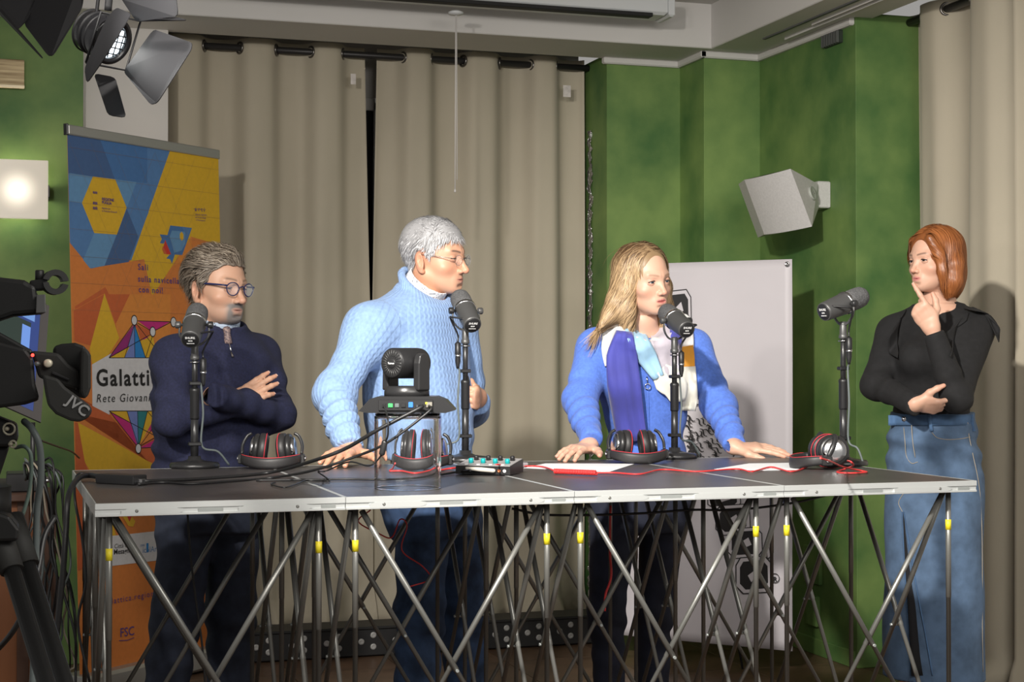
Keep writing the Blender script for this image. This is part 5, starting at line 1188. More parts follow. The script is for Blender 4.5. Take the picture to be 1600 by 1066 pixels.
    for sg in (-1, 1):
        b = MB(); c = V(sg*.0335, .1005, -.003); b.lathe(HMf(c), H['R'][:, 1], [(0, .0012), (.012, .0010), (.0205, 0), (.0205, -.0012), (.012, -.0004), (0, -.0002)], 24); b.build('lens', M_ln, gf)
    return H
man_navy()

# ================================================================== man in pale blue (second)
def man_blue():
    root = thing('person', 'white-haired man in a pale blue cable-knit sweater leaning on the table', 'person', J(680, 1160, 4.7)*V(1, 1, 0))
    TH = 55
    H = make_head(680, 401, 4.70, 66, 5, -3, .965, dict(jaw=1.0, chin=.006, nose=.0015, nosew=1.05, neck=.057, ear=.98))
    skin = skin_mat('skin_tan')
    tor = rows([(662, 452, 4.71, .066, .060, TH), (656, 466, 4.71, .110, .085, TH), (649, 488, 4.70, .156, .110, TH), (648, 530, 4.70, .178, .128, TH), (652, 590, 4.68, .180, .138, TH), (656, 650, 4.66, .176, .142, TH), (658, 705, 4.66, .170, .138, TH), (660, 745, 4.66, .166, .132, TH), (661, 772, 4.66, .160, .128, TH)])
    SR, ER, WR = J(576, 513, 4.58), J(522, 618, 4.45), J(545, 697, 4.285)
    SL, EL, WL = J(712, 500, 4.84), J(736, 640, 4.86), J(749, 628, 4.68)
    hR = hand_sdf(J(549, 699, 4.285), -_F*.92-_R*.20+V(0, 0, -.09), V(0, 0, 1)-_F*.1, -1, [(.08, .22, .20), (.08, .22, .2), (.08, .22, .2), (.1, .22, .2)], spread=(.10, .02, -.10, -.24), thumb=((.95, .45, -.03), (.55, .8, -.10)), sc=.98, fore=WR+(ER-WR)*.4, rest=TZ-.003)
    hL = hand_sdf(J(749, 622, 4.675), -_F*.9-_R*.12+_U*.05, _R*.95-_F*.2, 1, [(1.25, 1.45, .9)]*4, spread=(.06, .02, -.02, -.06), thumb=((.75, .45, -.45), (.1, .4, -.9)), sc=.92, fore=WL+(EL-WL)*.5)
    hipR, knR, anR = J(665, 765, 4.62), J(655, 960, 4.60), J(648, 1165, 4.66); hipL, knL, anL = J(708, 765, 4.74), J(722, 960, 4.74), J(735, 1165, 4.80)
    inner = inner_body([(z, x, y, a*.8, b*.8, w) for (z, x, y, a, b, w) in tor], [([SR, ER, WR+(ER-WR)*.35], [.04, .034, .024]), ([SL, EL, WL+(EL-WL)*.5], [.04, .034, .024]), ([hipR, knR, anR], [.07, .05, .035]), ([hipL, knL, anL], [.07, .05, .035])])
    base = (.58, .315, .205)
    color = lambda q: skin_color(q, base, (.50, .19, .16), .65, beard=((.42, .27, .20), .15, .18), brow=((.045, .035, .03), .9, .001), flush=.5)
    body_obj(root, H, skin, [(*hR, []), (*hL, [])], inner, color)
    nails(root, hR[3], mat('nail', (.62, .40, .32), .35), .95)
    eyes(root, H['HM'], mat('iris_brown', (.05, .03, .02), .2), mat('lid_tan', (.52, .27, .18), .5, bump=(200, .05, .0005)), gaze=(.05, -.25), squint=.004, lash=(.04, .03, .025))
    def wr_(d, t, n, amp, p, k): return d-amp*np.sin(t*n+p@np.asarray(k, p.dtype))
    CA = nrm(V(0, 0, 1)+facing(TH)[:, 1]*.85); CC = J(664, 449, 4.70); CX = nrm(np.cross(CA, V(1, 0, 0))); CY = np.cross(CA, CX)
    def sweater(p):
        d = f_loft(p, tor); NB = J(650, 470, 4.71)
        for S_ in (SR, SL): d = smin(d, f_cone(p, NB, S_, .046, .052), .07)
        ua, t = f_cone(p, SR, ER, .056, .056, True); ua = ua-.005*np.sin(t*22+p[..., 0]*45)*GZ(t, .45, .85); d = smin(d, ua, .085)
        fa, t = f_sleeve(p, ER, WR, .056, .037, True); fa = fa-.0048*np.sin(t*30+p[..., 0]*30)*GZ(t, 0, .2)*(1-.8*GZ(t, .72, .82)); d = smin(d, smin(fa, f_sph(p, ER, .058), .02), .022)
        ub, t = f_cone(p, SL, EL, .064, .054, True); d = smin(d, ub-.004*np.sin(t*20)*GZ(t, .4, .8), .04); d = smin(d, f_sleeve(p, EL, WL, .052, .038), .025)
        z = p[..., 2]; d = d-.004*wob(p, 22, 8)*GZ(z, 1.4, 1.2)-.004*np.sin(z*60+p[..., 0]*30+2*wob(p, 12, 9))*GZ(z, 1.12, 1.0)
        d = smin(d, f_torus(p, CC, CA, .081, .0125)-.0012*np.sin(np.arctan2((p-CC.astype(p.dtype))@CX.astype(p.dtype), (p-CC.astype(p.dtype))@CY.astype(p.dtype))*70), .012)
        d = smax(d, -f_cone(p, CC-CA*.02, CC+CA*.12, .070, .080), .004); d = smax(d, (p-CC.astype(p.dtype))@CA.astype(p.dtype)-.013, .006)
        return smax(d, .965-z, .01)
    M = mat('pale_blue_knit', (.235, .365, .62), .92, var=(90, .10), bump=(420, .35, .0012), sheen=.1)
    N, L, B = nodes(M); at = N.new('ShaderNodeAttribute'); at.attribute_name = 'knit'; sep = N.new('ShaderNodeSeparateXYZ'); L.new(at.outputs['Vector'], sep.inputs[0])
    def mth(op, a, b=None, c=None):
        n = N.new('ShaderNodeMath'); n.operation = op
        for i, v in enumerate((a, b, c)):
            if v is None: continue
            if isinstance(v, (int, float)): n.inputs[i].default_value = v
            else: L.new(v, n.inputs[i])
        return n.outputs[0]
    u = mth('MULTIPLY', sep.outputs[0], 2*math.pi/.0165); v = mth('MULTIPLY', sep.outputs[1], 2*math.pi/.022)
    rib = mth('COSINE', u); tw = mth('MULTIPLY', mth('SINE', mth('ADD', u, mth('MULTIPLY', mth('SINE', v), 1.1))), .45); hgt = mth('ADD', mth('POWER', mth('ABSOLUTE', mth('SINE', mth('MULTIPLY', u, .5))), .45), tw)
    bp = N.new('ShaderNodeBump'); bp.inputs['Strength'].default_value = .45; bp.inputs['Distance'].default_value = .0022; L.new(hgt, bp.inputs['Height'])
    old = B.inputs['Normal'].links[0].from_socket; L.new(old, bp.inputs['Normal']); L.new(bp.outputs[0], B.inputs['Normal'])
    tb_, tt_ = np.array([tor[-1][1], tor[-1][2], .9]), np.array([tor[2][1], tor[2][2], 1.42])
    segs = [(tb_, tt_, .15, (1, 0, 0)), (SR, ER, .062, (1, 0, 0)), (ER, WR, .046, (1, 0, 0)), (SL, EL, .06, (1, 0, 0)), (EL, WL, .045, (0, 0, 1))]
    lo = np.minimum.reduce([SR, ER, WR, J(560, 780, 4.5)])-.12; hi = np.maximum.reduce([SL, EL, J(760, 430, 4.9)])+.11
    cloth_obj('sweater', sweater, lo, hi, .006, M, root, 'pale blue cable-knit sweater', attr=lambda v: limb_uv(v, segs))
    M_sh = mat('white_shirt', (.74, .74, .76), .7, bump=(300, .08, .0005))
    def collar(p):
        a = f_cone(p, CC-CA*.04, CC+CA*.10, .0690, .0640); a = smax(a, -f_cone(p, CC-CA*.06, CC+CA*.2, .0645, .0590), .003); h = (p-CC.astype(p.dtype))@CA.astype(p.dtype)
        a = smax(smax(a, h-.030, .003), -h-.012, .003); return smax(a, -f_cone(p, J(702, 476, 4.61), J(694, 450, 4.63), .002, .020), .003)
    cloth_obj('shirt_collar', collar, J(664, 445, 4.71)-.12, J(664, 445, 4.71)+.12, .0035, M_sh, root, 'white shirt collar')
    hips = rows([(660, 735, 4.66, .155, .125, TH), (668, 790, 4.66, .160, .128, TH), (680, 835, 4.66, .145, .118, TH)])
    def jeans(p):
        d = smin(f_loft(p, hips), f_chain(p, [hipR, knR, anR], [.088, .070, .062], .03), .03); d = smin(d, f_chain(p, [hipL, knL, anL], [.088, .070, .062], .03), .02)
        z = p[..., 2]; d = d-.006*np.sin(z*60+p[..., 0]*35+2*wob(p, 14, 12))*(np.exp(-((z-.45)/.11)**2)+.5*np.exp(-((z-.82)/.08)**2))-.004*wob(p, 30, 13); return smax(d, .075-z, .01)
    cloth_obj('jeans', jeans, *leg_box(hipR, knR, anR, hipL, knL, anL), .009, mat('dark_denim', (.042, .080, .170), .85, var=(14, .55), bump=(360, .3, .0006)), root, 'dark blue jeans')
    fw = facing(TH)[:, 1]
    for a in (anR, anL): shoe(root, a, fw, mat('brown_shoe', (.05, .028, .016), .4, bump=(60, .05, .001)))
    hd = H['fn']
    def hl(p):
        x = np.abs(p[..., 0]); y = p[..., 1]; z = p[..., 2]
        line = np.where(y > .034, .058-(x-.045).clip(0)*1.0, np.where(y > -.018, .026-.028*(1-np.abs(y-.016)/.020).clip(0, 1), .026-(-.018-y)*2.4)); line = np.where(y < -.018, np.maximum(-.070, line), line); return line-z
    def cap(p): d = hd(p)-.004-.005*np.exp(-((p[..., 2]-.09)/.05)**2)-.003*np.clip(-p[..., 1]/.08, 0, 1); return smax(d, hl(p)*.7, .005)
    rf = sample_on(H['v'], lambda p: (hl(p) < .003) & ((np.abs(p[:, 0]) < .076) | (p[:, 2] > .03)))
    def flow(p, s): z = p[:, 2]; y = p[:, 1]; top = (z > .075); return np.stack([.25*top+.7*top*(y > .02)+np.sign(p[:, 0])*.1, .55*top*(y < .03)-.12-.45*(~top)*(y < .0), -.15*top-.9*(~top)], 1)
    st = hair_strands(4600, rf, flow, lambda p: hd(p)-.004, 15, lambda P, r: r.uniform(.018, .034, len(P))*np.where(P[:, 2] < .03, .6, 1)*np.where(P[:, 1] > .035, .75, 1), step=.004, lift=(.002, .010), width=.0026, jitter=.17)
    hair_obj('silver_hair', root, H, cap, (-.1, -.13, -.1), (.1, .1, .145), [st], (.16, .157, .16), (.62, .62, .64), label='short silver hair')
    HMf = H['HM']; b = MB(); M_w = mat('thin_wire', (.25, .22, .20), .3, .9, bump=(60, .02, .0005))
    for sg in (-1, 1):
        pts = [HMf(V(sg*.033+.021*math.cos(t), .1005-.008*abs(math.cos(t)*.4+sg*.25)*(1 if sg*math.cos(t) > 0 else .3), -.006+.0150*math.sin(t))) for t in np.linspace(0, 2*math.pi, 29)]; b.tube(pts, .0006, 5, caps=False)
        b.tube([HMf(V(sg*.053, .096, -.002)), HMf(V(sg*.068, .086, .000)), HMf(V(sg*.077, .03, .004)), HMf(V(sg*.080, -.006, .006)), HMf(V(sg*.078, -.026, -.008))], .0011, 5)
    b.tube(catmull([HMf(V(-.012, .103, -.002)), HMf(V(0, .1055, .002)), HMf(V(.012, .103, -.002))], 5), .0010, 5); gf = b.build('glasses', M_w, root); gf['label'] = 'thin rimless glasses'
    for sg in (-1, 1): b = MB(); b.lathe(HMf(V(sg*.033, .0995, -.006)), H['R'][:, 1], [(0, .0012), (.011, .0010), (.0185, 0), (.0185, -.0012), (.011, -.0004), (0, -.0002)], 24); b.build('lens', LENS, gf)
    # pen in the raised hand, a thing of its own
    c = hL[4]((.030, .080, -.022)); b = MB(); b.tube([c-_U*.030+_R*.006, c+_U*.030-_R*.004, c+_U*.040-_R*.006], [.0038, .0042, .0015], 10); tag(b.build('pen', M_blk), 'black pen in the white-haired man\'s left hand', 'pen')
    return H
man_blue()

# ================================================================== blonde woman (third)
def woman_blonde():
    root = thing('person', 'blonde woman in a bright blue cardigan and patterned scarf leaning on both hands', 'person', J(1000, 1160, 4.72)*V(1, 1, 0))
    TH = 14
    H = make_head(1006, 437, 4.60, 36, 6, -5, .905, dict(jaw=.92, chin=.004, nose=-.002, nosew=.95, cheek=.98, neck=.047, ears=False, open=.55))
    skin = skin_mat('skin_fair')
    tor = rows([(1006, 522, 4.66, .070, .062, TH), (1004, 534, 4.66, .125, .080, TH), (1003, 552, 4.66, .155, .098, TH), (1004, 595, 4.66, .158, .112, TH), (1008, 640, 4.67, .132, .108, TH), (1009, 690, 4.69, .118, .104, TH), (1010, 745, 4.70, .135, .112, TH), (1010, 775, 4.71, .145, .114, TH)])
    SR, ER, WR = J(932, 543, 4.66), J(906, 625, 4.55), J(924, 690, 4.305)
    SL, EL, WL = J(1082, 545, 4.66), J(1124, 635, 4.50), J(1148, 696, 4.30)
    hR = hand_sdf(J(921, 699, 4.30), -_F*.80-_R*.52+V(0, 0, -.10), V(0, 0, 1)-_F*.1, -1, [(.08, .22, .2), (.08, .22, .2), (.08, .22, .2), (.1, .22, .2)], spread=(.16, .04, -.08, -.22), thumb=((.9, .5, -.02), (.5, .85, -.10)), sc=.86, fore=WR+(ER-WR)*.4, rest=TZ-.003)
    hL = hand_sdf(J(1146, 700, 4.285), _R*.93-_F*.12+V(0, 0, -.07), V(0, 0, 1)-_F*.25, 1, [(.05, .10, .1), (.05, .10, .1), (.05, .10, .1), (.06, .1, .1)], spread=(.14, .04, -.05, -.16), thumb=((.8, .75, -.05), (.35, .95, -.08)), sc=.88, fore=WL+(EL-WL)*.4, rest=TZ-.003)
    hipR, knR, anR = J(962, 765, 4.72), J(948, 960, 4.68), J(955, 1165, 4.76); hipL, knL, anL = J(1040, 765, 4.72), J(1022, 960, 4.72), J(1020, 1165, 4.80)
    inner = inner_body([(z, x, y, a*.8, b*.8, w) for (z, x, y, a, b, w) in tor], [([SR, ER, WR+(ER-WR)*.35], [.034, .030, .020]), ([SL, EL, WL+(EL-WL)*.35], [.034, .030, .020]), ([hipR, knR, anR], [.07, .05, .035]), ([hipL, knL, anL], [.07, .05, .035]), ([J(1006, 520, 4.66), J(1004, 500, 4.63)], [.05, .046])])
    base = (.62, .375, .27)
    color = lambda q: skin_color(q, base, (.55, .17, .16), .85, brow=((.22, .13, .075), .7, .001), flush=.5)
    body_obj(root, H, skin, [(*hR, []), (*hL, [])], inner, color)
    for h in (hR, hL): nails(root, h[3], mat('nail', (.62, .40, .32), .35), .85)
    eyes(root, H['HM'], mat('iris_blue', (.055, .075, .10), .2, var=(300, .3)), mat('lid_fair', (.52, .29, .21), .5, bump=(200, .05, .0005)), gaze=(.12, -.12), squint=.0005, lash=(.03, .02, .015), lidw=.0024)
    def card(p):
        d = f_loft(p, tor); NB = J(1006, 524, 4.66)
        for S_ in (SR, SL): d = smin(d, f_cone(p, NB, S_, .052, .052), .04)
        for (S_, E_, W_, k) in ((SR, ER, WR, 1), (SL, EL, WL, 2)):
            u, t = f_cone(p, S_, E_, .057, .050, True); d = smin(d, u-.0042*np.sin(t*20+p[..., 0]*50)*GZ(t, .45, .85), .04)
            f, t = f_sleeve(p, E_, W_, .049, .034, True); f = f-.0036*np.sin(t*34+p[..., 0]*40)*GZ(t, .0, .2)*(1-.85*GZ(t, .70, .8)); d = smin(d, smin(f, f_sph(p, E_, .050), .02), .02)
        z = p[..., 2]; d = d-.003*wob(p, 26, 21)-.0035*np.sin(z*70+p[..., 0]*25+2*wob(p, 12, 22))*GZ(z, 1.12, 1.0)
        d = smin(d, f_sph(p, J(970, 598, 4.60), .070)+.012, .05); d = smin(d, f_sph(p, J(1040, 598, 4.60), .070)+.012, .05)
        return smax(smax(d, -f_cone(p, J(1008, 520, 4.64), J(1016, 480, 4.60), .052, .066), .006), .955-z, .01)
    M = mat('bright_blue_knit', (.090, .190, .64), .92, var=(120, .12), bump=(480, .4, .0012), sheen=.1)
    lo = np.minimum.reduce([SR, ER, WR, J(950, 780, 4.55)])-.11; hi = np.maximum.reduce([SL, EL, WL, J(1090, 500, 4.8)])+.10
    cloth_obj('cardigan', card, lo, hi, .006, M, root, 'bright blue zipped cardigan')
    hips = rows([(1010, 735, 4.72, .152, .112, TH), (1006, 790, 4.72, .160, .115, TH), (1000, 830, 4.72, .140, .105, TH)])
    def jeans(p):
        d = smin(f_loft(p, hips), f_chain(p, [hipR, knR, anR], [.078, .056, .045], .03), .03); d = smin(d, f_chain(p, [hipL, knL, anL], [.078, .056, .045], .03), .02)
        z = p[..., 2]; d = d-.0035*np.sin(z*85+p[..., 0]*35+2*wob(p, 14, 32))*np.exp(-((z-.42)/.12)**2)-.003*wob(p, 30, 33); return smax(d, .075-z, .01)
    cloth_obj('jeans', jeans, *leg_box(hipR, knR, anR, hipL, knL, anL), .009, mat('blue_black_denim', (.018, .022, .042), .85, var=(14, .3), bump=(360, .25, .0006)), root, 'blue-black slim jeans')
    fw = facing(TH)[:, 1]
    for a in (anR, anL): shoe(root, a, fw, mat('black_shoe', (.012, .011, .010), .35), .25)
    # scarf: strips lying on the cardigan
    def strip(name, m, px, wpx, off, wave=.005, freq=1.5, seed=0, label=None, n=11):
        """cloth laid on cardigan and loop, every vertex settled on the surface below"""
        px = [np.array(q, float) for q in px]; C = catmull(px, 4); W_ = np.interp(np.linspace(0, 1, len(C)), np.linspace(0, 1, len(wpx)), wpx); pts = []; ph = []
        for i, c in enumerate(C):
            tg = nrm(C[min(i+1, len(C)-1)]-C[max(i-1, 0)]); s = np.array([-tg[1], tg[0]])
            for j in range(n): u = j/(n-1)-.5; pts.append(c+s*u*W_[i]); ph.append((u, i/(len(C)-1)))
        P = trace(under, pts); dep = ((P-_C)@_F).reshape(len(C), n)
        for _ in range(3): q_ = np.pad(dep, 1, mode='edge'); dep = sum(q_[a:a+len(C), b_:b_+n] for a in range(3) for b_ in range(3))/9
        dep = np.minimum(dep, ((P-_C)@_F).reshape(len(C), n)+.002).ravel(); P = np.array([_C+ray(*q)*d_ for q, d_ in zip(pts, dep)]); out = [p-nrm(ray(*q))*(off+wave*(1+math.sin(freq*6.28*u+seed*1.7+v*2.5))*(.4+.6*v)) for p, q, (u, v) in zip(P, pts, ph)]
        k = len(C); b = MB(); b.add(out, [(i*n+j, i*n+j+1, (i+1)*n+j+1, (i+1)*n+j) for i in range(k-1) for j in range(n-1)], True); o = solid(b.build(name, m, scf), .0035)
        if label: o['label'] = label
        return o
    sm = lambda n, c, **k: mat('scarf_'+n, c, .8, bump=(320, .15, .0006), sheen=.2, **k)
    s_w, s_n, s_l, s_o, s_g, s_c = sm('white', (.66, .65, .64), var=(25, .1)), sm('indigo', (.055, .060, .33), var=(10, .15)), sm('skyblue', (.36, .60, .80), var=(10, .1)), sm('ochre', (.62, .27, .02), var=(12, .15)), sm('lilac', (.50, .46, .52), var=(12, .2)), sm('cream', (.70, .69, .62), var=(12, .08))
    # neck loop under the folds
    loopc = [J(968, 500, 4.70), J(962, 512, 4.63), J(972, 530, 4.575), J(1004, 543, 4.545), J(1040, 536, 4.555), J(1062, 518, 4.60), J(1066, 504, 4.68), J(1040, 496, 4.75), J(1000, 493, 4.77), J(968, 500, 4.70)]
    loop = lambda p: f_chain(p, loopc, [.022]*10, .015)-.003*np.sin(p[..., 0]*120+p[..., 2]*160)
    under = lambda p: smin(card(p), loop(p), .02)
    lp = np.array(loopc); v, f = surf(loop, lp.min(0)-.06, lp.max(0)+.06, .005)
    scf = mesh_obj('scarf', [(v, f, 0)], s_w, root); scf['label'] = 'white, indigo, sky blue and ochre scarf'
    strip('scarf_tail', s_w, [(970, 491), (961, 515), (959, 545), (962, 570)], [30, 38, 38, 34], .006, .003, 1.5, 0, 'white upper part of the left scarf end')
    strip('scarf_tail', s_n, [(976, 518), (972, 556), (975, 600), (981, 645), (988, 690)], [26, 48, 52, 49, 46], .024, .008, 2.4, 1, 'indigo lower part of the left scarf end')
    strip('scarf_fold', s_g, [(1042, 496), (1038, 525), (1042, 560), (1044, 590)], [30, 42, 44, 36], .012, .005, 2., 3, 'lilac scarf fold')
    strip('scarf_fold', s_l, [(984, 491), (994, 524), (1011, 558), (1029, 590)], [22, 30, 31, 18], .020, .004, 1.6, 2, 'sky blue scarf fold')
    strip('scarf_tail', s_c, [(1030, 580), (1042, 592), (1054, 606), (1060, 628)], [30, 46, 42, 22], .017, .004, 1.5, 4, 'cream scarf fold over the chest')
    strip('scarf_fold', s_n, [(1052, 498), (1056, 520), (1058, 548)], [14, 18, 14], .020, .003, 1., 7)
    strip('scarf_tail', s_w, [(1066, 497), (1071, 522), (1073, 543)], [22, 24, 22], .012, .002, 1, 5); strip('scarf_tail', s_o, [(1073, 541), (1075, 556), (1076, 575)], [20, 20, 20], .014, .002, 1, 5, 'ochre band of the right scarf end'); strip('scarf_tail', s_c, [(1076, 573), (1077, 600), (1077, 622), (1076, 642)], [21, 24, 26, 20], .012, .004, 1.4, 6, 'cream right scarf end')
    # zip with ring puller
    zz = trace(card, [(1012, 600), (1013, 625), (1014, 655), (1015, 690)]); b = MB(); b.tube([p-nrm(ray(1012, 640))*.002 for p in zz], .0018, 6); b.build('zip', M, root)
    zr = trace(card, [(1012, 604)])[0]-nrm(ray(1012, 604))*.008; b = MB(); b.tube([zr+.0085*(_R*math.cos(t)+_U*math.sin(t)) for t in np.linspace(0, 2*math.pi, 17)], .0014, 6, caps=False); b.tube([zr+_U*.009, zr+_U*.030-_R*.003], .0018, 6); b.build('zip_puller', M_chrome, root)
    hd = H['fn']; Wl = H['world']
    def vol(p):
        x = p[..., 0]; ax_ = np.abs(x); q = np.stack([ax_, p[..., 1], p[..., 2]], -1)
        d = f_ell(q, (0, -.020, .036), (.084, .103, .092))
        d = smin(d, f_chain(q, [(.058, -.020, .045), (.078, .000, -.03), (.082, .010, -.10), (.076, .018, -.165)], [.034, .030, .026, .016], .02), .02)
        d = smin(d, f_chain(p, [(.066, -.035, .0), (.098, -.025, -.07), (.132, -.015, -.110), (.172, -.010, -.138)], [.034, .030, .022, .009], .02), .02)
        d = smin(d, f_ell(q, (0, -.065, -.06), (.074, .045, .10)), .03)
        face = f_ell(q, (0, .108, -.020), (.060, .082, .112)); d = smax(d, -face, .012)
        return d
    side = lambda p: np.sign(p[:, 0]-.012)
    def flow(p, s):
        z = p[:, 2]; y = p[:, 1]; top = GZ(z, .06, .115); o = np.stack([side(p)*(.15+1.0*top)+.55*(p[:, 0] > .06)*(z < -.02), -.12-.15*top+.20*(y > .03)*0, -1.0+.75*top], 1); return o
    st = lambda v: hair_strands(4000, sample_on(v, lambda p: (p[:, 2] > -.13) & ~((p[:, 1] > .052) & (np.abs(p[:, 0]) < .055))), flow, vol, 25, lambda P, r: r.uniform(.07, .16, len(P)), step=.007, lift=(-.001, .006), width=.0036, jitter=.16)
    hair_obj('blonde_hair', root, H, lambda p: vol(p)+.002, (-.13, -.14, -.20), (.18, .10, .145), [st], (.11, .060, .028), (.64, .44, .24), tonefn=lambda v, t: .22+.70*t-.55*np.clip((v[:, 2]-.045)/.06, 0, 1), label='shoulder-length blonde hair with darker roots')
    return H
woman_blonde()

# ================================================================== red-haired woman (right)
def woman_red():
    root = thing('person', 'red-haired woman in a black top and long denim skirt, hand at her chin', 'person', J(1460, 1200, 4.7)*V(1, 1, 0))
    TH = -45
    H = make_head(1460, 407, 4.68, -62, 2, -2, .905, dict(jaw=.92, chin=.005, nose=-.002, nosew=.92, cheek=.98, neck=.045, ears=False))
    skin = skin_mat('skin_warm')
    tor = rows([(1466, 478, 4.70, .080, .066, TH), (1466, 492, 4.70, .130, .080, TH), (1465, 512, 4.69, .150, .098, TH), (1462, 550, 4.68, .148, .116, TH), (1460, 590, 4.68, .136, .112, TH), (1457, 630, 4.68, .124, .104, TH), (1456, 662, 4.68, .126, .106, TH)])
    SR, ER, WR = J(1396, 520, 4.80), J(1368, 602, 4.72), J(1432, 633, 4.49)
    SL, EL, WL = J(1528, 514, 4.62), J(1494, 622, 4.46), J(1459, 522, 4.475)
    hR = hand_sdf(J(1428, 632, 4.495), _R*.96-_F*.05-_U*.08, -_U*.75-_F*.65, -1, [(.35, .45, .3), (.45, .5, .3), (.5, .55, .3), (.5, .5, .3)], spread=(.08, .02, -.04, -.10), thumb=((.7, .6, -.3), (.3, .9, -.4)), sc=.90, fore=WR+(ER-WR)*.4)
    hL = hand_sdf(J(1456, 512, 4.475), -_R*.52+_U*.86+_F*.06, -_F*.85-_R*.45, 1, [(.05, .10, .05), (1.25, 1.3, .6), (1.35, 1.4, .7), (1.4, 1.4, .7)], spread=(-.02, .0, -.02, -.06), thumb=((.75, .75, -.45), (.15, 1., -.1)), sc=.88, fore=WL+(EL-WL)*.4, thumb_len=1.05)
    hipR, knR, anR = J(1430, 770, 4.74), J(1425, 960, 4.72), J(1425, 1170, 4.78); hipL, knL, anL = J(1490, 770, 4.66), J(1480, 960, 4.64), J(1478, 1170, 4.68)
    inner = inner_body([(z, x, y, a*.8, b*.8, w) for (z, x, y, a, b, w) in tor], [([SR, ER, WR+(ER-WR)*.35], [.034, .030, .020]), ([SL, EL, WL+(EL-WL)*.35], [.034, .030, .020]), ([hipR, knR, anR], [.07, .05, .036]), ([hipL, knL, anL], [.07, .05, .036]), ([J(1464, 492, 4.69), J(1464, 470, 4.69)], [.075, .05])])
    base = (.66, .395, .285)
    color = lambda q: skin_color(q, base, (.58, .20, .20), .85, brow=((.10, .05, .03), .85, .002), flush=.4)
    sk = body_obj(root, H, skin, [(*hR, []), (*hL, [])], inner, color)
    for h in (hR, hL): nails(root, h[3], mat('nail', (.62, .40, .32), .35), .85)
    eyes(root, H['HM'], mat('iris_brown', (.05, .03, .02), .2), mat('lid_warm', (.55, .31, .22), .5, bump=(200, .05, .0005)), gaze=(-.25, .0), squint=.0008, lash=(.02, .012, .01), lidw=.0030)
    # bare neck and shoulders above the neckline
    def chest(p): return smin(f_loft(p, [(z, x, y, a*.97, b*.97, w) for (z, x, y, a, b, w) in tor[-4:] if z > 1.2] if False else [(t[0], t[1], t[2], t[3]*.965, t[4]*.965, t[5]) for t in tor]), f_cone(p, J(1465, 492, 4.70), J(1464, 466, 4.69), .066, .046), .04)
    def top(p):
        d = f_loft(p, tor); NB = J(1466, 490, 4.70)
        for S_ in (SR, SL): d = smin(d, f_cone(p, NB, S_, .046, .047), .04)
        for (S_, E_, W_) in ((SR, ER, WR), (SL, EL, WL)):
            u, t = f_cone(p, S_, E_, .053, .047, True); d = smin(d, u-.003*np.sin(t*18+p[..., 0]*50)*GZ(t, .5, .85), .035)
            f, t = f_sleeve(p, E_, W_, .047, .034, True); d = smin(d, smin(f-.003*np.sin(t*20)*(1-GZ(t, .3, .5)), f_sph(p, E_, .047), .02), .012)
        d = smin(d, f_sph(p, J(1430, 560, 4.62), .062)+.016, .07); d = smin(d, f_sph(p, J(1480, 556, 4.575), .062)+.016, .07)
        z = p[..., 2]; d = d-.0022*wob(p, 28, 51)-.003*np.sin(z*75+p[..., 0]*40+2*wob(p, 12, 52))*GZ(z, 1.18, 1.1)
        neck = f_ell(p, J(1462, 462, 4.60), (.105, .115, .058)); d = smax(d, -neck, .006)
        return smax(d, J(1456, 655, 4.68)[2]-z, .01)
    M = mat('black_jersey', (.010, .010, .011), .88, var=(60, .2), bump=(380, .25, .0008))
    lo = np.minimum.reduce([SR, ER, EL, J(1400, 670, 4.55)])-.11; hi = np.maximum.reduce([SL, SR, J(1550, 470, 4.85)])+.09
    cloth_obj('top', top, lo, hi, .006, M, root, 'black jersey top with shoulder ruffles')
    v, f = surf(lambda p: smax(chest(p), (J(1460, 545, 4.6)[2]-p[..., 2]), .005), J(1380, 560, 4.55)-.05, J(1550, 450, 4.85)+.03, .005); o = mesh_obj('neckline_skin', [(v, f, 0)], skin, sk, np.tile(np.array(base), (len(v), 1)))
    # ruffles
    def ruffle(px, dirs, w, seed, label):
        P = trace(top, px); P = np.array([p-nrm(ray(*q))*.004 for p, q in zip(P, px)]); b = MB(); m = len(P)
        def fn(u, v):
            i = min(int(u*(m-1)), m-2); t = u*(m-1)-i; p = P[i]*(1-t)+P[i+1]*t; d = nrm(dirs[i]*(1-t)+dirs[i+1]*t); ww = w[i]*(1-t)+w[i+1]*t; n = -nrm(ray(1480, 520))
            return p+d*ww*v+n*(.006+.016*math.sin(v*1.6)+.013*v*math.sin(u*11+seed))
        b.grid(fn, 26, 8); o = solid(b.build('ruffle', M, root), .0025); o['label'] = label
    dn = -_U
    ruffle([(1506, 482), (1520, 480), (1534, 486), (1544, 498)], [_R*.8+dn*.2-_F*.3, _R*.8+dn*.35, _R*.7+dn*.7, _R*.45+dn], [.035, .060, .085, .085], 1, 'shoulder ruffle on the right')
    ruffle([(1514, 488), (1502, 498), (1494, 512), (1490, 530), (1488, 548)], [-_R*.4+dn-_F*.3, -_R*.7+dn*.7-_F*.4, -_R*.9+dn*.4-_F*.4, -_R*.8+dn*.5-_F*.3, -_R*.3+dn], [.030, .055, .060, .055, .02], 2, 'ruffle across the chest')
    ruffle([(1416, 484), (1408, 498), (1404, 516), (1402, 535), (1404, 552)], [-_R*.7+dn-_F*.3, -_R*.7+dn*.8-_F*.4, -_R*.8+dn*.6-_F*.4, -_R*.6+dn*.8, -_R*.2+dn], [.020, .044, .050, .046, .015], 3, 'ruffle on the far shoulder')
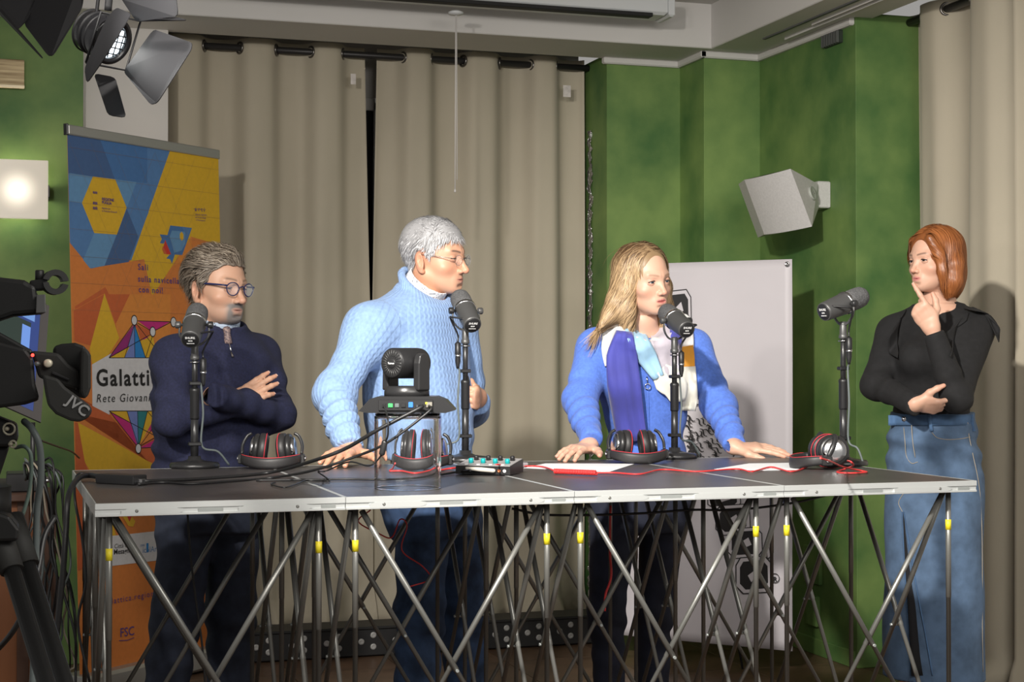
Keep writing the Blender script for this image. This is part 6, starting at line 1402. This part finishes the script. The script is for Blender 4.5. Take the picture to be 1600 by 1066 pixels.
    # denim skirt
    sr = rows([(1457, 645, 4.68, .134, .112, TH), (1457, 668, 4.68, .140, .118, TH), (1458, 705, 4.68, .152, .128, TH), (1459, 745, 4.68, .160, .136, TH), (1459, 800, 4.68, .162, .138, TH), (1459, 870, 4.68, .160, .138, TH), (1459, 960, 4.68, .162, .140, TH), (1459, 1058, 4.68, .166, .142, TH)])
    def skirt(p):
        d = f_loft(p, sr); z = p[..., 2]; d = d-.0055*np.sin(z*75+p[..., 0]*14+1.8*wob(p, 9, 61))*np.exp(-((z-.98)/.09)**2)-.005*wob(p, 15, 62)
        return d
    N_d = mat('blue_denim', (.090, .150, .250), .85, var=(22, .20, 7), bump=(420, .35, .0007)); wave_bump(N_d, 260, .12, .0005, 'DIAGONAL')
    cloth_obj('skirt', skirt, J(1350, 1062, 4.68)-.2, J(1560, 640, 4.75)+V(.12, .2, .03), .007, N_d, root, 'long blue denim skirt with a front slit')
    onS = lambda px, off: [p-nrm(ray(*q))*off for p, q in zip(trace(skirt, px), px)]
    M_st = mat('pale_stitch', (.42, .36, .27), .7, bump=(300, .2, .0005)); M_dd = mat('denim_band', (.070, .140, .265), .85, var=(12, .35), bump=(420, .35, .0007))
    b = MB()
    px = [(x, 657+.012*(1460-x)*0) for x in range(1388, 1528, 10)]; P = onS(px, .003); b = ribbon(P, [.034]*len(P), [-nrm(ray(*q)) for q in px], 4); solid(b.build('waistband', M_dd, root), .004)
    P = onS([(1413, 655)], .008)[0]; b = MB(); b.lathe(P, -nrm(ray(1413, 655)), [(.0085, -.002), (.0088, .001), (.006, .003), (0, .0035)], 16); b.build('button', M_chrome, root)
    for x0_, x1_ in ((1452, 1456), (1518, 1522)):
        px = [(x0_, 648), (x0_+1, 660), (x1_, 674)]; solid(ribbon(onS(px, .008), [.011]*3, [-nrm(ray(*q)) for q in px], 3).build('belt_loop', M_dd, root), .003)
    for px in ([(1456, 676), (1464, 684), (1480, 687), (1500, 686), (1516, 683)], [(1512, 660), (1514, 680), (1520, 710), (1530, 760), (1534, 820), (1535, 900), (1535, 980), (1536, 1050)], [(1412, 668), (1414, 690), (1416, 712), (1424, 724), (1434, 722)], [(1414, 768), (1404, 785), (1410, 800)], [(1424, 660), (1426, 690), (1430, 715)]):
        b = MB(); b.tube(catmull(onS(px, .0015), 5), .0011, 5); b.build('stitch_line', M_st, root)
    px = [(1411, 800), (1416, 850), (1424, 920), (1434, 1000), (1440, 1056)]; sl_ = ribbon(onS(px, .0012), [.002, .014, .030, .050, .064], [-nrm(ray(*q)) for q in px], 5).build('slit_shade', mat('slit_shade_black', (.008, .008, .010), .9, bump=(200, .1, .0005)), root); solid(sl_, .001)  # black strip laid on the denim, painting the shade inside the slit
    for sg in (-1, 1):
        q_ = [(x+sg*w_*520*.5, y) for (x, y), w_ in zip(px, [.004, .016, .032, .052, .066])]; b = MB(); b.tube(catmull(onS(q_, .003), 5), .0022, 6); b.build('slit_edge', M_dd, root)
    def legs(p):
        d = smin(f_chain(p, [knR, anR], [.055, .038], .02), f_chain(p, [knL, anL], [.055, .038], .02), .005); return d
    for a, k in ((anR, 0), (anL, 1)): shoe(root, a, facing(TH)[:, 1], mat('tan_shoe', (.35, .22, .14), .45, bump=(60, .05, .001)), .25)
    # bob
    def vol(p):
        q = np.stack([np.abs(p[..., 0]), p[..., 1], p[..., 2]], -1)
        d = f_ell(q, (0, -.020, .038), (.087, .108, .096))
        d = smin(d, f_chain(q, [(.058, -.030, .05), (.072, -.022, -.02), (.074, -.014, -.080), (.066, -.006, -.110)], [.036, .036, .032, .022], .02), .02)
        d = smin(d, f_chain(p, [(-.048, .060, .076), (-.070, .048, .020), (-.074, .034, -.045), (-.070, .024, -.095)], [.018, .015, .014, .010], .02), .012); d = smin(d, f_chain(p, [(.040, .058, .078), (.064, .040, .030), (.066, .020, -.045), (.062, .005, -.095)], [.014, .009, .008, .008], .02), .012)
        d = smin(d, f_ell(q, (0, -.055, -.045), (.082, .060, .095)), .03)
        face = f_ell(np.stack([np.abs(p[..., 0]+.010), p[..., 1], p[..., 2]], -1), (0, .116, -.014), (.056, .078, .106)); d = smax(d, -face, .008); return smax(d, -.142-p[..., 2], .01)
    def flow(p, s):
        z = p[:, 2]; top_ = GZ(z, .06, .115); sd = np.sign(p[:, 0]+.022); return np.stack([sd*(.04+1.0*top_+1.2*(p[:, 1] > .045)*(z > .0))-.25*sd*(z < -.085), .05-.1*top_-.35*(p[:, 1] > .05), -1.+.8*top_], 1)
    st = lambda v: hair_strands(3800, sample_on(v, lambda p: (p[:, 2] > -.10) & ~((p[:, 1] > .060) & (np.abs(p[:, 0]+.01) < .045))), flow, vol, 35, lambda P, r: np.minimum(r.uniform(.08, .17, len(P)), np.maximum(.02, P[:, 2]+.150)), step=.007, lift=(-.001, .003), width=.0036, jitter=.05)
    hair_obj('copper_hair', root, H, lambda p: vol(p)+.002, (-.13, -.15, -.17), (.13, .11, .15), [st], (.135, .036, .010), (.46, .165, .050), rough=.38, tonefn=lambda v, t: .2+.65*t, label='copper red bob')
    return H
woman_red()

# ------------------------------------------------------------------ sconce, gilded panel, stage light, video camera and gear at the left
sc_ = thing('wall_sconce', 'lit square frosted wall lamp on the green wall at the left edge', 'lamp', (.1, 6.88, 1.95))
pA, pB = aty(-40, 247, 6.80), aty(75, 343, 6.80)
b = MB(); b.rbox((pA[0], 6.795, pB[2]), (pB[0], 6.803, pA[2]), .002); fp = b.build('frosted_plate', mat('frosted_glass', (.45, .43, .39), .5, emit=((1., .88, .70), .8), bump=(80, .05, .001)), sc_, origin=aty(27, 297, 6.799))
b = MB(); b.rbox((pB[0]-.02, 6.803, (pA[2]+pB[2])/2-.03), (pB[0]+.006, 6.90, (pA[2]+pB[2])/2+.02), .003); b.build('wall_bracket', M_gun, sc_)
N_, L_, B_ = nodes(MATS['frosted_glass']); tc = N_.new('ShaderNodeTexCoord'); mp = N_.new('ShaderNodeMapping'); mp.inputs['Scale'].default_value = (9.5, 9.5, 9.5); L_.new(tc.outputs['Object'], mp.inputs[0])
gr = N_.new('ShaderNodeTexGradient'); gr.gradient_type = 'QUADRATIC_SPHERE'; L_.new(mp.outputs[0], gr.inputs[0]); ml = N_.new('ShaderNodeMath'); ml.operation = 'MULTIPLY_ADD'; ml.inputs[1].default_value = 1.6; ml.inputs[2].default_value = .40; L_.new(gr.outputs['Fac'], ml.inputs[0]); L_.new(ml.outputs[0], B_.inputs['Emission Strength'])
lp_ = aty(27, 297, 6.85); b = MB(); b.sphere(lp_, .030, 20, 14, (1, .6, 1)); b.build('bulb', mat('bulb_glow', (1, .95, .85), .5, emit=((1., .90, .72), 10.)), sc_)
pl_ = bpy.data.lights.new('sconce_glow', 'POINT'); pl_.energy = 2.2; pl_.color = (1, .9, .7); pl_.shadow_soft_size = .03; po = bpy.data.objects.new('sconce_glow', pl_); po.location = tuple(aty(27, 297, 6.82)); COL.objects.link(po); po.parent = sc_; po.matrix_parent_inverse = parent_world(sc_).inverted()
gp = thing('gilded_panel', 'gold-brown streaked panel high on the green wall at the left edge', 'panel', (.05, 6.88, 2.43))
gA, gB = aty(-60, 88, 6.86), aty(38, 137, 6.86)
b = MB(); b.rbox((gA[0], 6.862, gB[2]), (gB[0], 6.905, gA[2]), .003); b.build('panel_body', mat('gold_streaks', (.20, .13, .055), .5, .3, var=(3.5, .0, 8), col2=(.62, .50, .30), stretch=(1, 1, 16), bump=(20, .1, .002)), gp)
b = MB(); b.rbox((gA[0], 6.858, gB[2]-.004), (gB[0]+.001, 6.864, gB[2]+.010), .002); b.build('lower_edge', mat('gold_edge', (.70, .60, .42), .4, .3, bump=(60, .05, .001)), gp)

M_lamp = mat('stage_black', (.008, .008, .009), .55, .0, spec=.25, bump=(90, .06, .0008)); M_lampg = mat('stage_gloss', (.006, .006, .007), .25, .0, spec=.4, bump=(60, .04, .0008))
D0 = 2.62
def stage_light(name, label, cpx, D0, aim, lenspx_r, leaves, glow, beam):
    c = atd(*cpx, D0); a = nrm(_R*aim[0]+_U*aim[1]+_F*aim[2]); k = D0/FPX; r = lenspx_r*k
    t = thing(name, label, 'stage light', c)
    b = MB(); b.lathe(c, a, [(.0, -2.6*r), (r*.8, -2.5*r), (r*1.12, -2.1*r), (r*1.22, -.9*r), (r*1.32, -.4*r), (r*1.36, .02*r), (r*1.30, .10*r), (r*1.04, .12*r), (r*1.0, -.15*r)], 40, caps=False); b.build('housing', M_lampg, t)
    for q in (-2.0, -1.5, -1.0): b = MB(); b.lathe(c, a, [(r*1.19, q*r), (r*1.27, (q+.05)*r), (r*1.27, (q+.12)*r), (r*1.19, (q+.17)*r)], 36, caps=False); b.build('cooling_ring', M_lamp, t)
    b = MB(); b.lathe(c, a, [(r*1.0, -.18*r), (r*.7, -.10*r), (0, -.06*r)], 36); b.build('lens', mat('lamp_lens_'+name, (.8, .85, .9), .25, emit=((.80, .92, 1.), glow)), t)
    u, v, _ = basis(a)
    for i in range(5):
        s = (i-2)*.36*r
        h = math.sqrt(max((.95*r)**2-s*s, 0)); b = MB(); b.tube([c+a*.0*r+u*s+v*h, c+u*s-v*h], .0012, 5); b.build('lens_bar', M_lampg, t)
        b = MB(); b.tube([c+v*s+u*h, c+v*s-u*h], .0012, 5); b.build('lens_bar', M_lampg, t)
    # barn door frame and leaves traced as tilted plates
    n = 4; fr = [c+a*.14*r+(u*x+v*y)*r*1.45 for x, y in ((-1, -1), (1, -1), (1, 1), (-1, 1), (-1, -1))]; b = MB(); b.tube(fr, .0022, 6); b.build('door_frame', M_lamp, t)
    for poly in leaves:
        P = [atd(px, py, d) for (px, py, d) in poly]; P = [p for p in P]; m = len(P); cen = sum(P)/m; nn = nrm(np.cross(P[1]-P[0], P[2]-P[0]))
        # round the corners a little
        R_ = []
        for i in range(m):
            q, p0, p1 = P[i], P[i-1], P[(i+1) % m]; l0 = min(.25, .008/np.linalg.norm(p0-q)); l1 = min(.25, .008/np.linalg.norm(p1-q)); R_ += [q+(p0-q)*l0, q+(p0-q)*l0*.3+(p1-q)*l1*.3, q+(p1-q)*l1]
        e = len(R_); b = MB(); b.add([p+nn*.0007 for p in R_]+[p-nn*.0007 for p in R_], [tuple(range(e)), tuple(reversed(range(e, 2*e)))]+[(i, (i+1) % e, e+(i+1) % e, e+i) for i in range(e)], False); b.build('barn_door', M_lamp, t)
    # yoke and hanger
    b = MB(); b.tube(catmull([c-a*r*1.0-v*r*1.45, c-a*r*.9-v*r*1.5+_U*r*1.5, c-a*r+_U*r*2.9, c-a*r*.9+v*r*1.5+_U*r*1.5, c-a*r*1.0+v*r*1.45], 6), .006, 8, squash=.5); b.build('yoke', M_lamp, t)
    h = c-a*r+_U*r*2.85; b = MB(); b.tube([h, V(h[0], h[1], ZT)], .011, 10); b.build('hanging_pole', M_lamp, t)
    sp_ = spot(c+a*r*.25, c+a*r*.25+nrm(_R*beam[0]+_U*beam[1]+_F*beam[2])*2, beam[3], beam[4], r*.8, beam[5], col=(1, .955, .89)); sp_.parent = t; sp_.matrix_parent_inverse = parent_world(t).inverted()
    return t, c, a
Z9 = lambda x, y, d: (x/5.161, y/5.161, d)
stage_light('stage_light', 'lit black stage light with open barn doors hanging at the upper left', (175, 64), D0, (.76, -.40, -.52), 28, [
    [Z9(1240, 237, 2.60), Z9(1550, 345, 2.50), Z9(1545, 400, 2.49), Z9(1270, 830, 2.50), Z9(1215, 845, 2.50), Z9(1005, 590, 2.60), Z9(1010, 555, 2.60)],
    [Z9(755, 592, 2.66), Z9(930, 625, 2.66), Z9(1020, 950, 2.60), Z9(870, 930, 2.60)],
    [Z9(960, -40, 2.55), Z9(1420, -40, 2.45), Z9(1438, 130, 2.45), Z9(1100, 175, 2.55)],
    [Z9(1100, 172, 2.60), Z9(1515, 165, 2.72), Z9(1420, 138, 2.72), Z9(1150, 150, 2.6)],
    [Z9(683, 550, 2.56), Z9(860, 150, 2.56), Z9(940, 60, 2.55), Z9(1060, 110, 2.50), Z9(1005, 205, 2.50), Z9(840, 478, 2.52), Z9(700, 678, 2.54)]], 5., (.72, -.42, -.18, .16, 80, .5))
# second stage light, nearer and mostly out of the picture: its dark doors show
stage_light('stage_light', 'dark barn doors of a second stage light cut by the upper left corner', (38, -75), 2.2, (.62, -.22, .75), 34, [
    [Z9(190, 190, 2.10), Z9(370, -160, 2.15), Z9(690, -160, 2.14), Z9(665, 60, 2.12), Z9(430, 448, 2.05), Z9(385, 448, 2.05)],
    [Z9(-120, -100, 2.12), Z9(320, -100, 2.16), Z9(230, 150, 2.1), Z9(150, 236, 2.08), Z9(110, 225, 2.08)],
    [Z9(-60, 30, 2.12), Z9(10, 70, 2.10), Z9(348, 466, 1.95), Z9(335, 468, 1.95), Z9(-10, 110, 2.12)]], 3., (.52, -.02, .80, 40, 60, .5))

# ---- video camera
M_vc = mat('camera_black', (.008, .008, .008), .5, spec=.3, bump=(140, .12, .0008)); M_vc2 = mat('camera_rubber', (.016, .016, .015), .7, spec=.3, bump=(220, .2, .001))
DV = 1.95; kv = DV/FPX
VDIR = nrm(ray(60, 590))
def CV(px, py, d=0.): return atd(px, py, DV)+VDIR*d
vc = thing('video_camera', 'large black professional video camera at the left edge, seen from the side', 'video camera', CV(20, 640))
def plate(poly, d0, d1, n, m, par, bev=.004):
    """solid cut from a side outline given in photo pixels, from depth d0 to d1"""
    F0 = [CV(x, y, d0) for x, y in poly]; F1 = [p+VDIR*(d1-d0) for p in F0]; e = len(poly); b = MB()
    b.add(F0+F1, [tuple(range(e)), tuple(reversed(range(e, 2*e)))]+[(i, e+i, e+(i+1) % e, (i+1) % e) for i in range(e)], False); o = b.build(n, m, par)
    md = o.modifiers.new('bev', 'BEVEL'); md.width = bev; md.segments = 2; md.limit_method = 'ANGLE'; return o
bd = plate([(-160, 540), (-10, 532), (40, 545), (52, 560), (55, 600), (62, 625), (40, 632), (-20, 640), (-160, 650)], -.02, .14, 'body', M_vc, vc)
plate([(48, 548), (92, 552), (108, 570), (124, 580), (126, 612), (100, 604), (78, 596), (60, 590)], .00, .11, 'lens_barrel', M_vc2, vc)
b = MB(); hc = CV(122, 580, .05); b.lathe(hc, _R*.98+_F*.15, [(.050, -.028), (.056, -.010), (.060, .004), (.060, .014), (.054, .016), (.050, -.005)], 28, caps=False)
b = MB(); oh = [(84, 541), (96, 537), (118, 535), (134, 541), (141, 556), (141, 606), (136, 620), (128, 624), (112, 612), (92, 600), (84, 580)]
plate(oh, .02, .13, 'lens_hood', M_vc, vc, .006); plate([(126, 545), (136, 546), (141, 556), (141, 606), (136, 620), (128, 624), (124, 612)], -.03, .02, 'hood_rim', M_vc2, vc, .004)
plate([(-160, 505), (-20, 508), (30, 536), (52, 548), (48, 556), (-160, 552)], .01, .11, 'top_handle_base', M_vc, vc, .006)
plate([(66, 585), (90, 592), (100, 604), (138, 632), (141, 640), (136, 650), (122, 657), (108, 655), (86, 645), (74, 632), (70, 612)], -.085, -.030, 'hand_grip', M_vc2, vc, .010)
gm = frame_map(CV(101, 628, -.0862), nrm(_R*.80-_U*.60), nrm(_U*.80+_R*.60), -_F); text_mesh('lettering', 'JVC', .0175, lambda p: gm(p), mat('grey_print', (.22, .22, .22), .6, var=(40, .05)), vc, 'LEFT', bold=.0004)
for (px, py, r_, m_) in ((75, 568, .0052, mat('screw_cream', (.50, .46, .36), .45, .3, bump=(40, .05, .001))), (58, 569, .0030, M_gun), (120, 608, .0014, M_blk)):
    b = MB(); b.lathe(CV(px, py, -.024 if px < 70 else -.004), -_F, [(r_, -.003), (r_, .002), (r_*.7, .0032), (0, .0032)], 16); b.build('knob', m_, vc)
b = MB(); b.sphere(CV(51, 555.5, -.022), .0020, 12, 8); b.build('tally_lamp', mat('tally_red', (.8, .02, .02), .4, emit=((1., .03, .02), 6.)), vc)
plate([(82, 580), (108, 592), (107, 595), (81, 584)], -.004, .002, 'slot', M_blk, vc, .0005)
# handle with microphone clamp
plate([(-160, 430), (-5, 431), (38, 436), (46, 441), (56, 445), (58, 462), (72, 466), (72, 488), (56, 489), (20, 492), (-4, 500), (-160, 510)], .02, .075, 'viewfinder_handle', M_vc, vc, .006)
plate([(57, 460), (71, 459), (72, 488), (56, 489)], .014, .02, 'handle_panel', M_gun, vc, .001)
rc_ = CV(86, 438, .045); b = MB(); n = 22
for (a0, a1) in ((.10, 2.9), (3.2, 6.05)):
    ts = np.linspace(a0, a1, 12); o1 = [(math.cos(t)*.0155, math.sin(t)*.0155) for t in ts]+[(math.cos(t)*.0085, math.sin(t)*.0085) for t in ts[::-1]]
    b = MB(); cm = frame_map(rc_, _R*.92+_F*.38, _U, nrm(_F*.92-_R*.38)); e = len(o1)
    V0 = [cm(V(x, y, -.014)) for x, y in o1]; V1 = [cm(V(x, y, .014)) for x, y in o1]
    b.add(V0+V1, [(i, i+1, e-2-i, e-1-i) for i in range(11)]+[(e+i+1, e+i, e+e-1-i, e+e-2-i) for i in range(11)]+[(i, e+i, e+(i+1) % e, (i+1) % e) for i in range(e)], False); b.build('microphone_clamp', M_vc, vc)
plate([(46, 436), (74, 433), (76, 450), (46, 452)], .03, .06, 'clamp_arm', M_vc, vc, .002)
b = MB(); b.lathe(CV(62, 428, .045), _U, [(.0055, -.010), (.0055, .006), (.0045, .0075)], 12); b.build('clamp_screw', M_vc, vc)
# tripod head and two near legs
tr = thing('tripod', 'black camera tripod with thick tube legs at the lower left', 'tripod', V(*(CV(-30, 1200)[:2]), 0))
plate([(-160, 652), (-10, 650), (26, 664), (28, 690), (16, 700), (-160, 700)], .02, .10, 'fluid_head', M_vc, tr)
plate([(-120, 700), (14, 700), (4, 730), (-6, 760), (-120, 770)], .03, .09, 'head_neck', M_vc, tr)
for (px, py, r_) in ((14, 671, .007), (20, 695, .004)):
    b = MB(); b.tube([CV(px, py, .016)+r_*(_R*math.cos(t)+_U*math.sin(t)) for t in np.linspace(0, 2*math.pi, 17)], .0014, 6, caps=False); b.build('lock_ring', mat('ring_cream', (.36, .34, .26), .5, .3, bump=(40, .05, .001)), tr)
    b = MB(); b.lathe(CV(px-3, py, .018), -_F, [(.003, 0), (.0025, .004), (0, .005)], 12); b.build('lock_pin', MATS['ring_cream'], tr)
def fl(px, py, d): return atd(px, py, d)
for (p0, p1, dd) in (((2, 838), (92, 1130), 0.), ((26, 830), (124, 1140), .04)):
    A_, B_ = atd(*p0, 1.98+dd), atd(*p1, 1.86+dd); nd = nrm(B_-A_); E_ = A_+nd*((.03-A_[2])/nd[2])
    b = MB(); b.tube([A_, A_+(E_-A_)*.55, A_+(E_-A_)*.551, E_], [.0105, .0105, .0085, .0085], 14); lg = b.build('leg', M_vc, tr)
    b = MB(); b.lathe(E_+V(0, 0, -.029), (0, 0, 1), [(.02, 0), (.02, .015), (.010, .035)], 16); b.build('foot', M_vc2, lg)
    b = MB(); b.tube([A_-nd*.02, A_+nd*.05], .0145, 14); b.build('leg_collar', M_vc2, lg)
A_ = atd(-60, 836, 2.05); B_ = V(A_[0]-.35, A_[1]+.30, .03); b = MB(); b.tube([A_, B_], .0105, 12); lg = b.build('leg', M_vc, tr); b = MB(); b.lathe(B_+V(0, 0, -.029), (0, 0, 1), [(.02, 0), (.02, .015), (.010, .035)], 16); b.build('foot', M_vc2, lg)
plate([(-90, 800), (0, 802), (16, 808), (30, 826), (28, 846), (-90, 850)], .0, .10, 'spider_hub', M_vc, tr)
b = MB(); b.tube([CV(-30, 765, .06), CV(-30, 820, .06)], .035, 18); b.build('centre_column', M_vc, tr)

# ---- wooden cabinet with laptop and switchgear behind the camera
M_wood = mat('orange_wood', (.30, .105, .030), .5, var=(4, .0, 6), col2=(.16, .055, .02), stretch=(1, 1, .12), bump=(30, .08, .001)); M_wood2 = mat('dark_wood', (.085, .040, .024), .55, var=(5, .3), stretch=(1, 1, .15), bump=(30, .1, .001))
YK = 4.05; ka, kb = aty(-60, 782, YK), aty(78, 782, YK); zk = aty(30, 770, YK)[2]
cb = thing('wooden_cabinet', 'orange-brown wooden cabinet at the lower left under the cables', 'cabinet', ((ka[0]+kb[0])/2, YK+.2, 0))
b = MB(); b.rbox((ka[0], YK, .0), (kb[0]-.035, YK+.42, zk-.02), .004); b.build('carcass', M_wood, cb)
b = MB(); b.rbox((kb[0]-.075, YK-.006, 0), (kb[0]-.048, YK, zk-.02), .002); b.build('stile', M_wood2, cb)
b = MB(); b.rbox((kb[0]-.035, YK-.002, 0), (kb[0]+.015, YK+.42, zk-.02), .004); b.build('side_panel', M_wood2, cb)
for i in range(4): b = MB(); b.rbox((ka[0]-.01, YK-.03+.115*i, zk-.02), (kb[0]-.02, YK-.03+.115*i+.112, zk), .003); b.build('top_plank', M_wood2, cb)
lt = thing('laptop', 'open laptop with a blue screen partly hidden behind the video camera', 'laptop', (ka[0]+.1, YK+.2, zk))
LA, LBt = aty(66, 596, 4.30), aty(76, 484, 4.42)
q0, q1, q2, q3 = aty(-70, 600, 4.30), aty(64, 660, 4.30), aty(77, 478, 4.42), aty(-60, 470, 4.42)
q3 = q0+q2-q1; nn = nrm(np.cross(q1-q0, q3-q0)); nn = nn if nn@(_C-q0) > 0 else -nn
b = MB(); b.add([q0, q1, q2, q3]+[p-nn*.008 for p in (q0, q1, q2, q3)], [(0, 1, 2, 3), (7, 6, 5, 4), (0, 4, 5, 1), (1, 5, 6, 2), (2, 6, 7, 3), (3, 7, 4, 0)], False); lid = b.build('screen_lid', mat('laptop_grey', (.06, .055, .055), .6, .0, spec=.2, bump=(60, .04, .001)), lt)
def LQ(u, v): return q0*(1-u)*(1-v)+q1*u*(1-v)+q2*u*v+q3*(1-u)*v+nn*.001
for (u0, u1, v0, v1, c, e) in ((.05, .90, .06, .95, (.02, .04, .16), .35), (.05, .80, .45, .78, (.02, .035, .03), .08), (.70, .80, .30, .74, (.10, .20, .50), .5), (.30, .84, .80, .93, (.10, .20, .45), .5)):
    b = MB(); b.face([LQ(u0, v0)+nn*.0004*(1+len(lid.children)), LQ(u1, v0)+nn*.0004*(1+len(lid.children)), LQ(u1, v1)+nn*.0004*(1+len(lid.children)), LQ(u0, v1)+nn*.0004*(1+len(lid.children))]); b.build('screen_area', mat('screen_%d' % len(lid.children), c, .3, emit=(c, e)), lid)
b = MB(); b.rbox((q0[0]-.02, YK+.02, zk), (q1[0]+.01, 4.30, zk+.018), .004); b.build('keyboard_base', MATS['laptop_grey'], lt)
b = MB(); m_ = (q0+q1)/2; b.tube([V(q0[0]+.02, 4.30, zk+.014), q0+V(.02, 0, 0)], .006, 8); b.tube([V(q1[0]-.02, 4.30, zk+.014), q1-V(.02, 0, 0)], .006, 8); b.build('hinge', M_blk, lt)
# switch box with connectors
sw = thing('switch_box', 'small black connector box with plugs on the wooden cabinet', 'connector box', (kb[0]-.08, YK+.05, zk))
sA = aty(10, 742, YK+.03); b = MB(); b.rbox((sA[0], YK+.01, zk), (sA[0]+.075, YK+.12, zk+.045), .003); b.build('case', M_blk, sw)
for i in range(3): b = MB(); b.lathe(V(sA[0]+.075, YK+.035+.03*i, zk+.025), (1, 0, .0), [(.005, -.002), (.006, .0), (.006, .018), (.0035, .03)], 12); b.build('plug', M_chrome if i != 1 else M_gun, sw)
# tangle of cables: each one a thing
rs = np.random.default_rng(21); tang = []
for i in range(18):
    x0 = rs.uniform(28, 72); d0 = rs.uniform(3.74, 3.82); pts = [atd(rs.uniform(40, 66), rs.uniform(738, 752), 3.80), atd(x0+10, rs.uniform(715, 735), 3.76), atd(x0+rs.uniform(16, 34), rs.uniform(738, 760), 3.74)]; x = x0+rs.uniform(12, 34); y = 800.
    while y < 1120: pts.append(atd(x, y, d0+rs.uniform(-.05, .02))); x = min(max(x+rs.uniform(-18, 22), 40), 118); y += rs.uniform(45, 85)
    pts.append(V(*pts[-1][:2], .02)); m_ = (M_cable, M_cable, M_gcab, M_cable, mat('pale_cable', (.30, .26, .20), .55, bump=(90, .05, .0005)))[i % 5]
    b = MB(); b.tube(catmull(pts, 5), [.0026, .0034, .0022][i % 3], 6); o = b.build('hanging_cable', m_); tag(o, {0: 'black', 1: 'black', 2: 'dark grey', 3: 'black', 4: 'pale'}[i % 5]+' cable in the tangle hanging beside the wooden cabinet', 'cable', 'tangled cables beside the cabinet')
cable('wall_cable', 'thin black cable running from the tangle towards the roll-up banner', [aty(62, 688, 4.6), aty(90, 698, 5.0), aty(112, 706, 5.4), aty(124, 716, 5.7)], .0028, M_cable)
cable('camera_cable', 'thick grey cable curving down from the video camera', [CV(37, 660, .05), CV(50, 672, .03), CV(62, 700, .03), CV(64, 750, .04), CV(58, 800, .06), CV(56, 880, .08), CV(54, 1000, .1), CV(50, 1100, .1)], .0042, M_gcab)
cable('camera_cable', 'green-grey cable looping down from the connector box', [CV(22, 705, .10), CV(38, 703, .09), CV(48, 720, .09), CV(46, 770, .1), CV(36, 810, .1), CV(28, 825, .1)], .0026, mat('greengrey_cable', (.09, .13, .11), .5, bump=(100, .05, .0005)))
cable('camera_cable', 'black cable arching over the cabinet front', [CV(-20, 1050, .1), CV(18, 1000, .06), CV(44, 950, .06), CV(60, 900, .08), CV(70, 850, .1), CV(88, 820, .12)], .0036, M_cable)
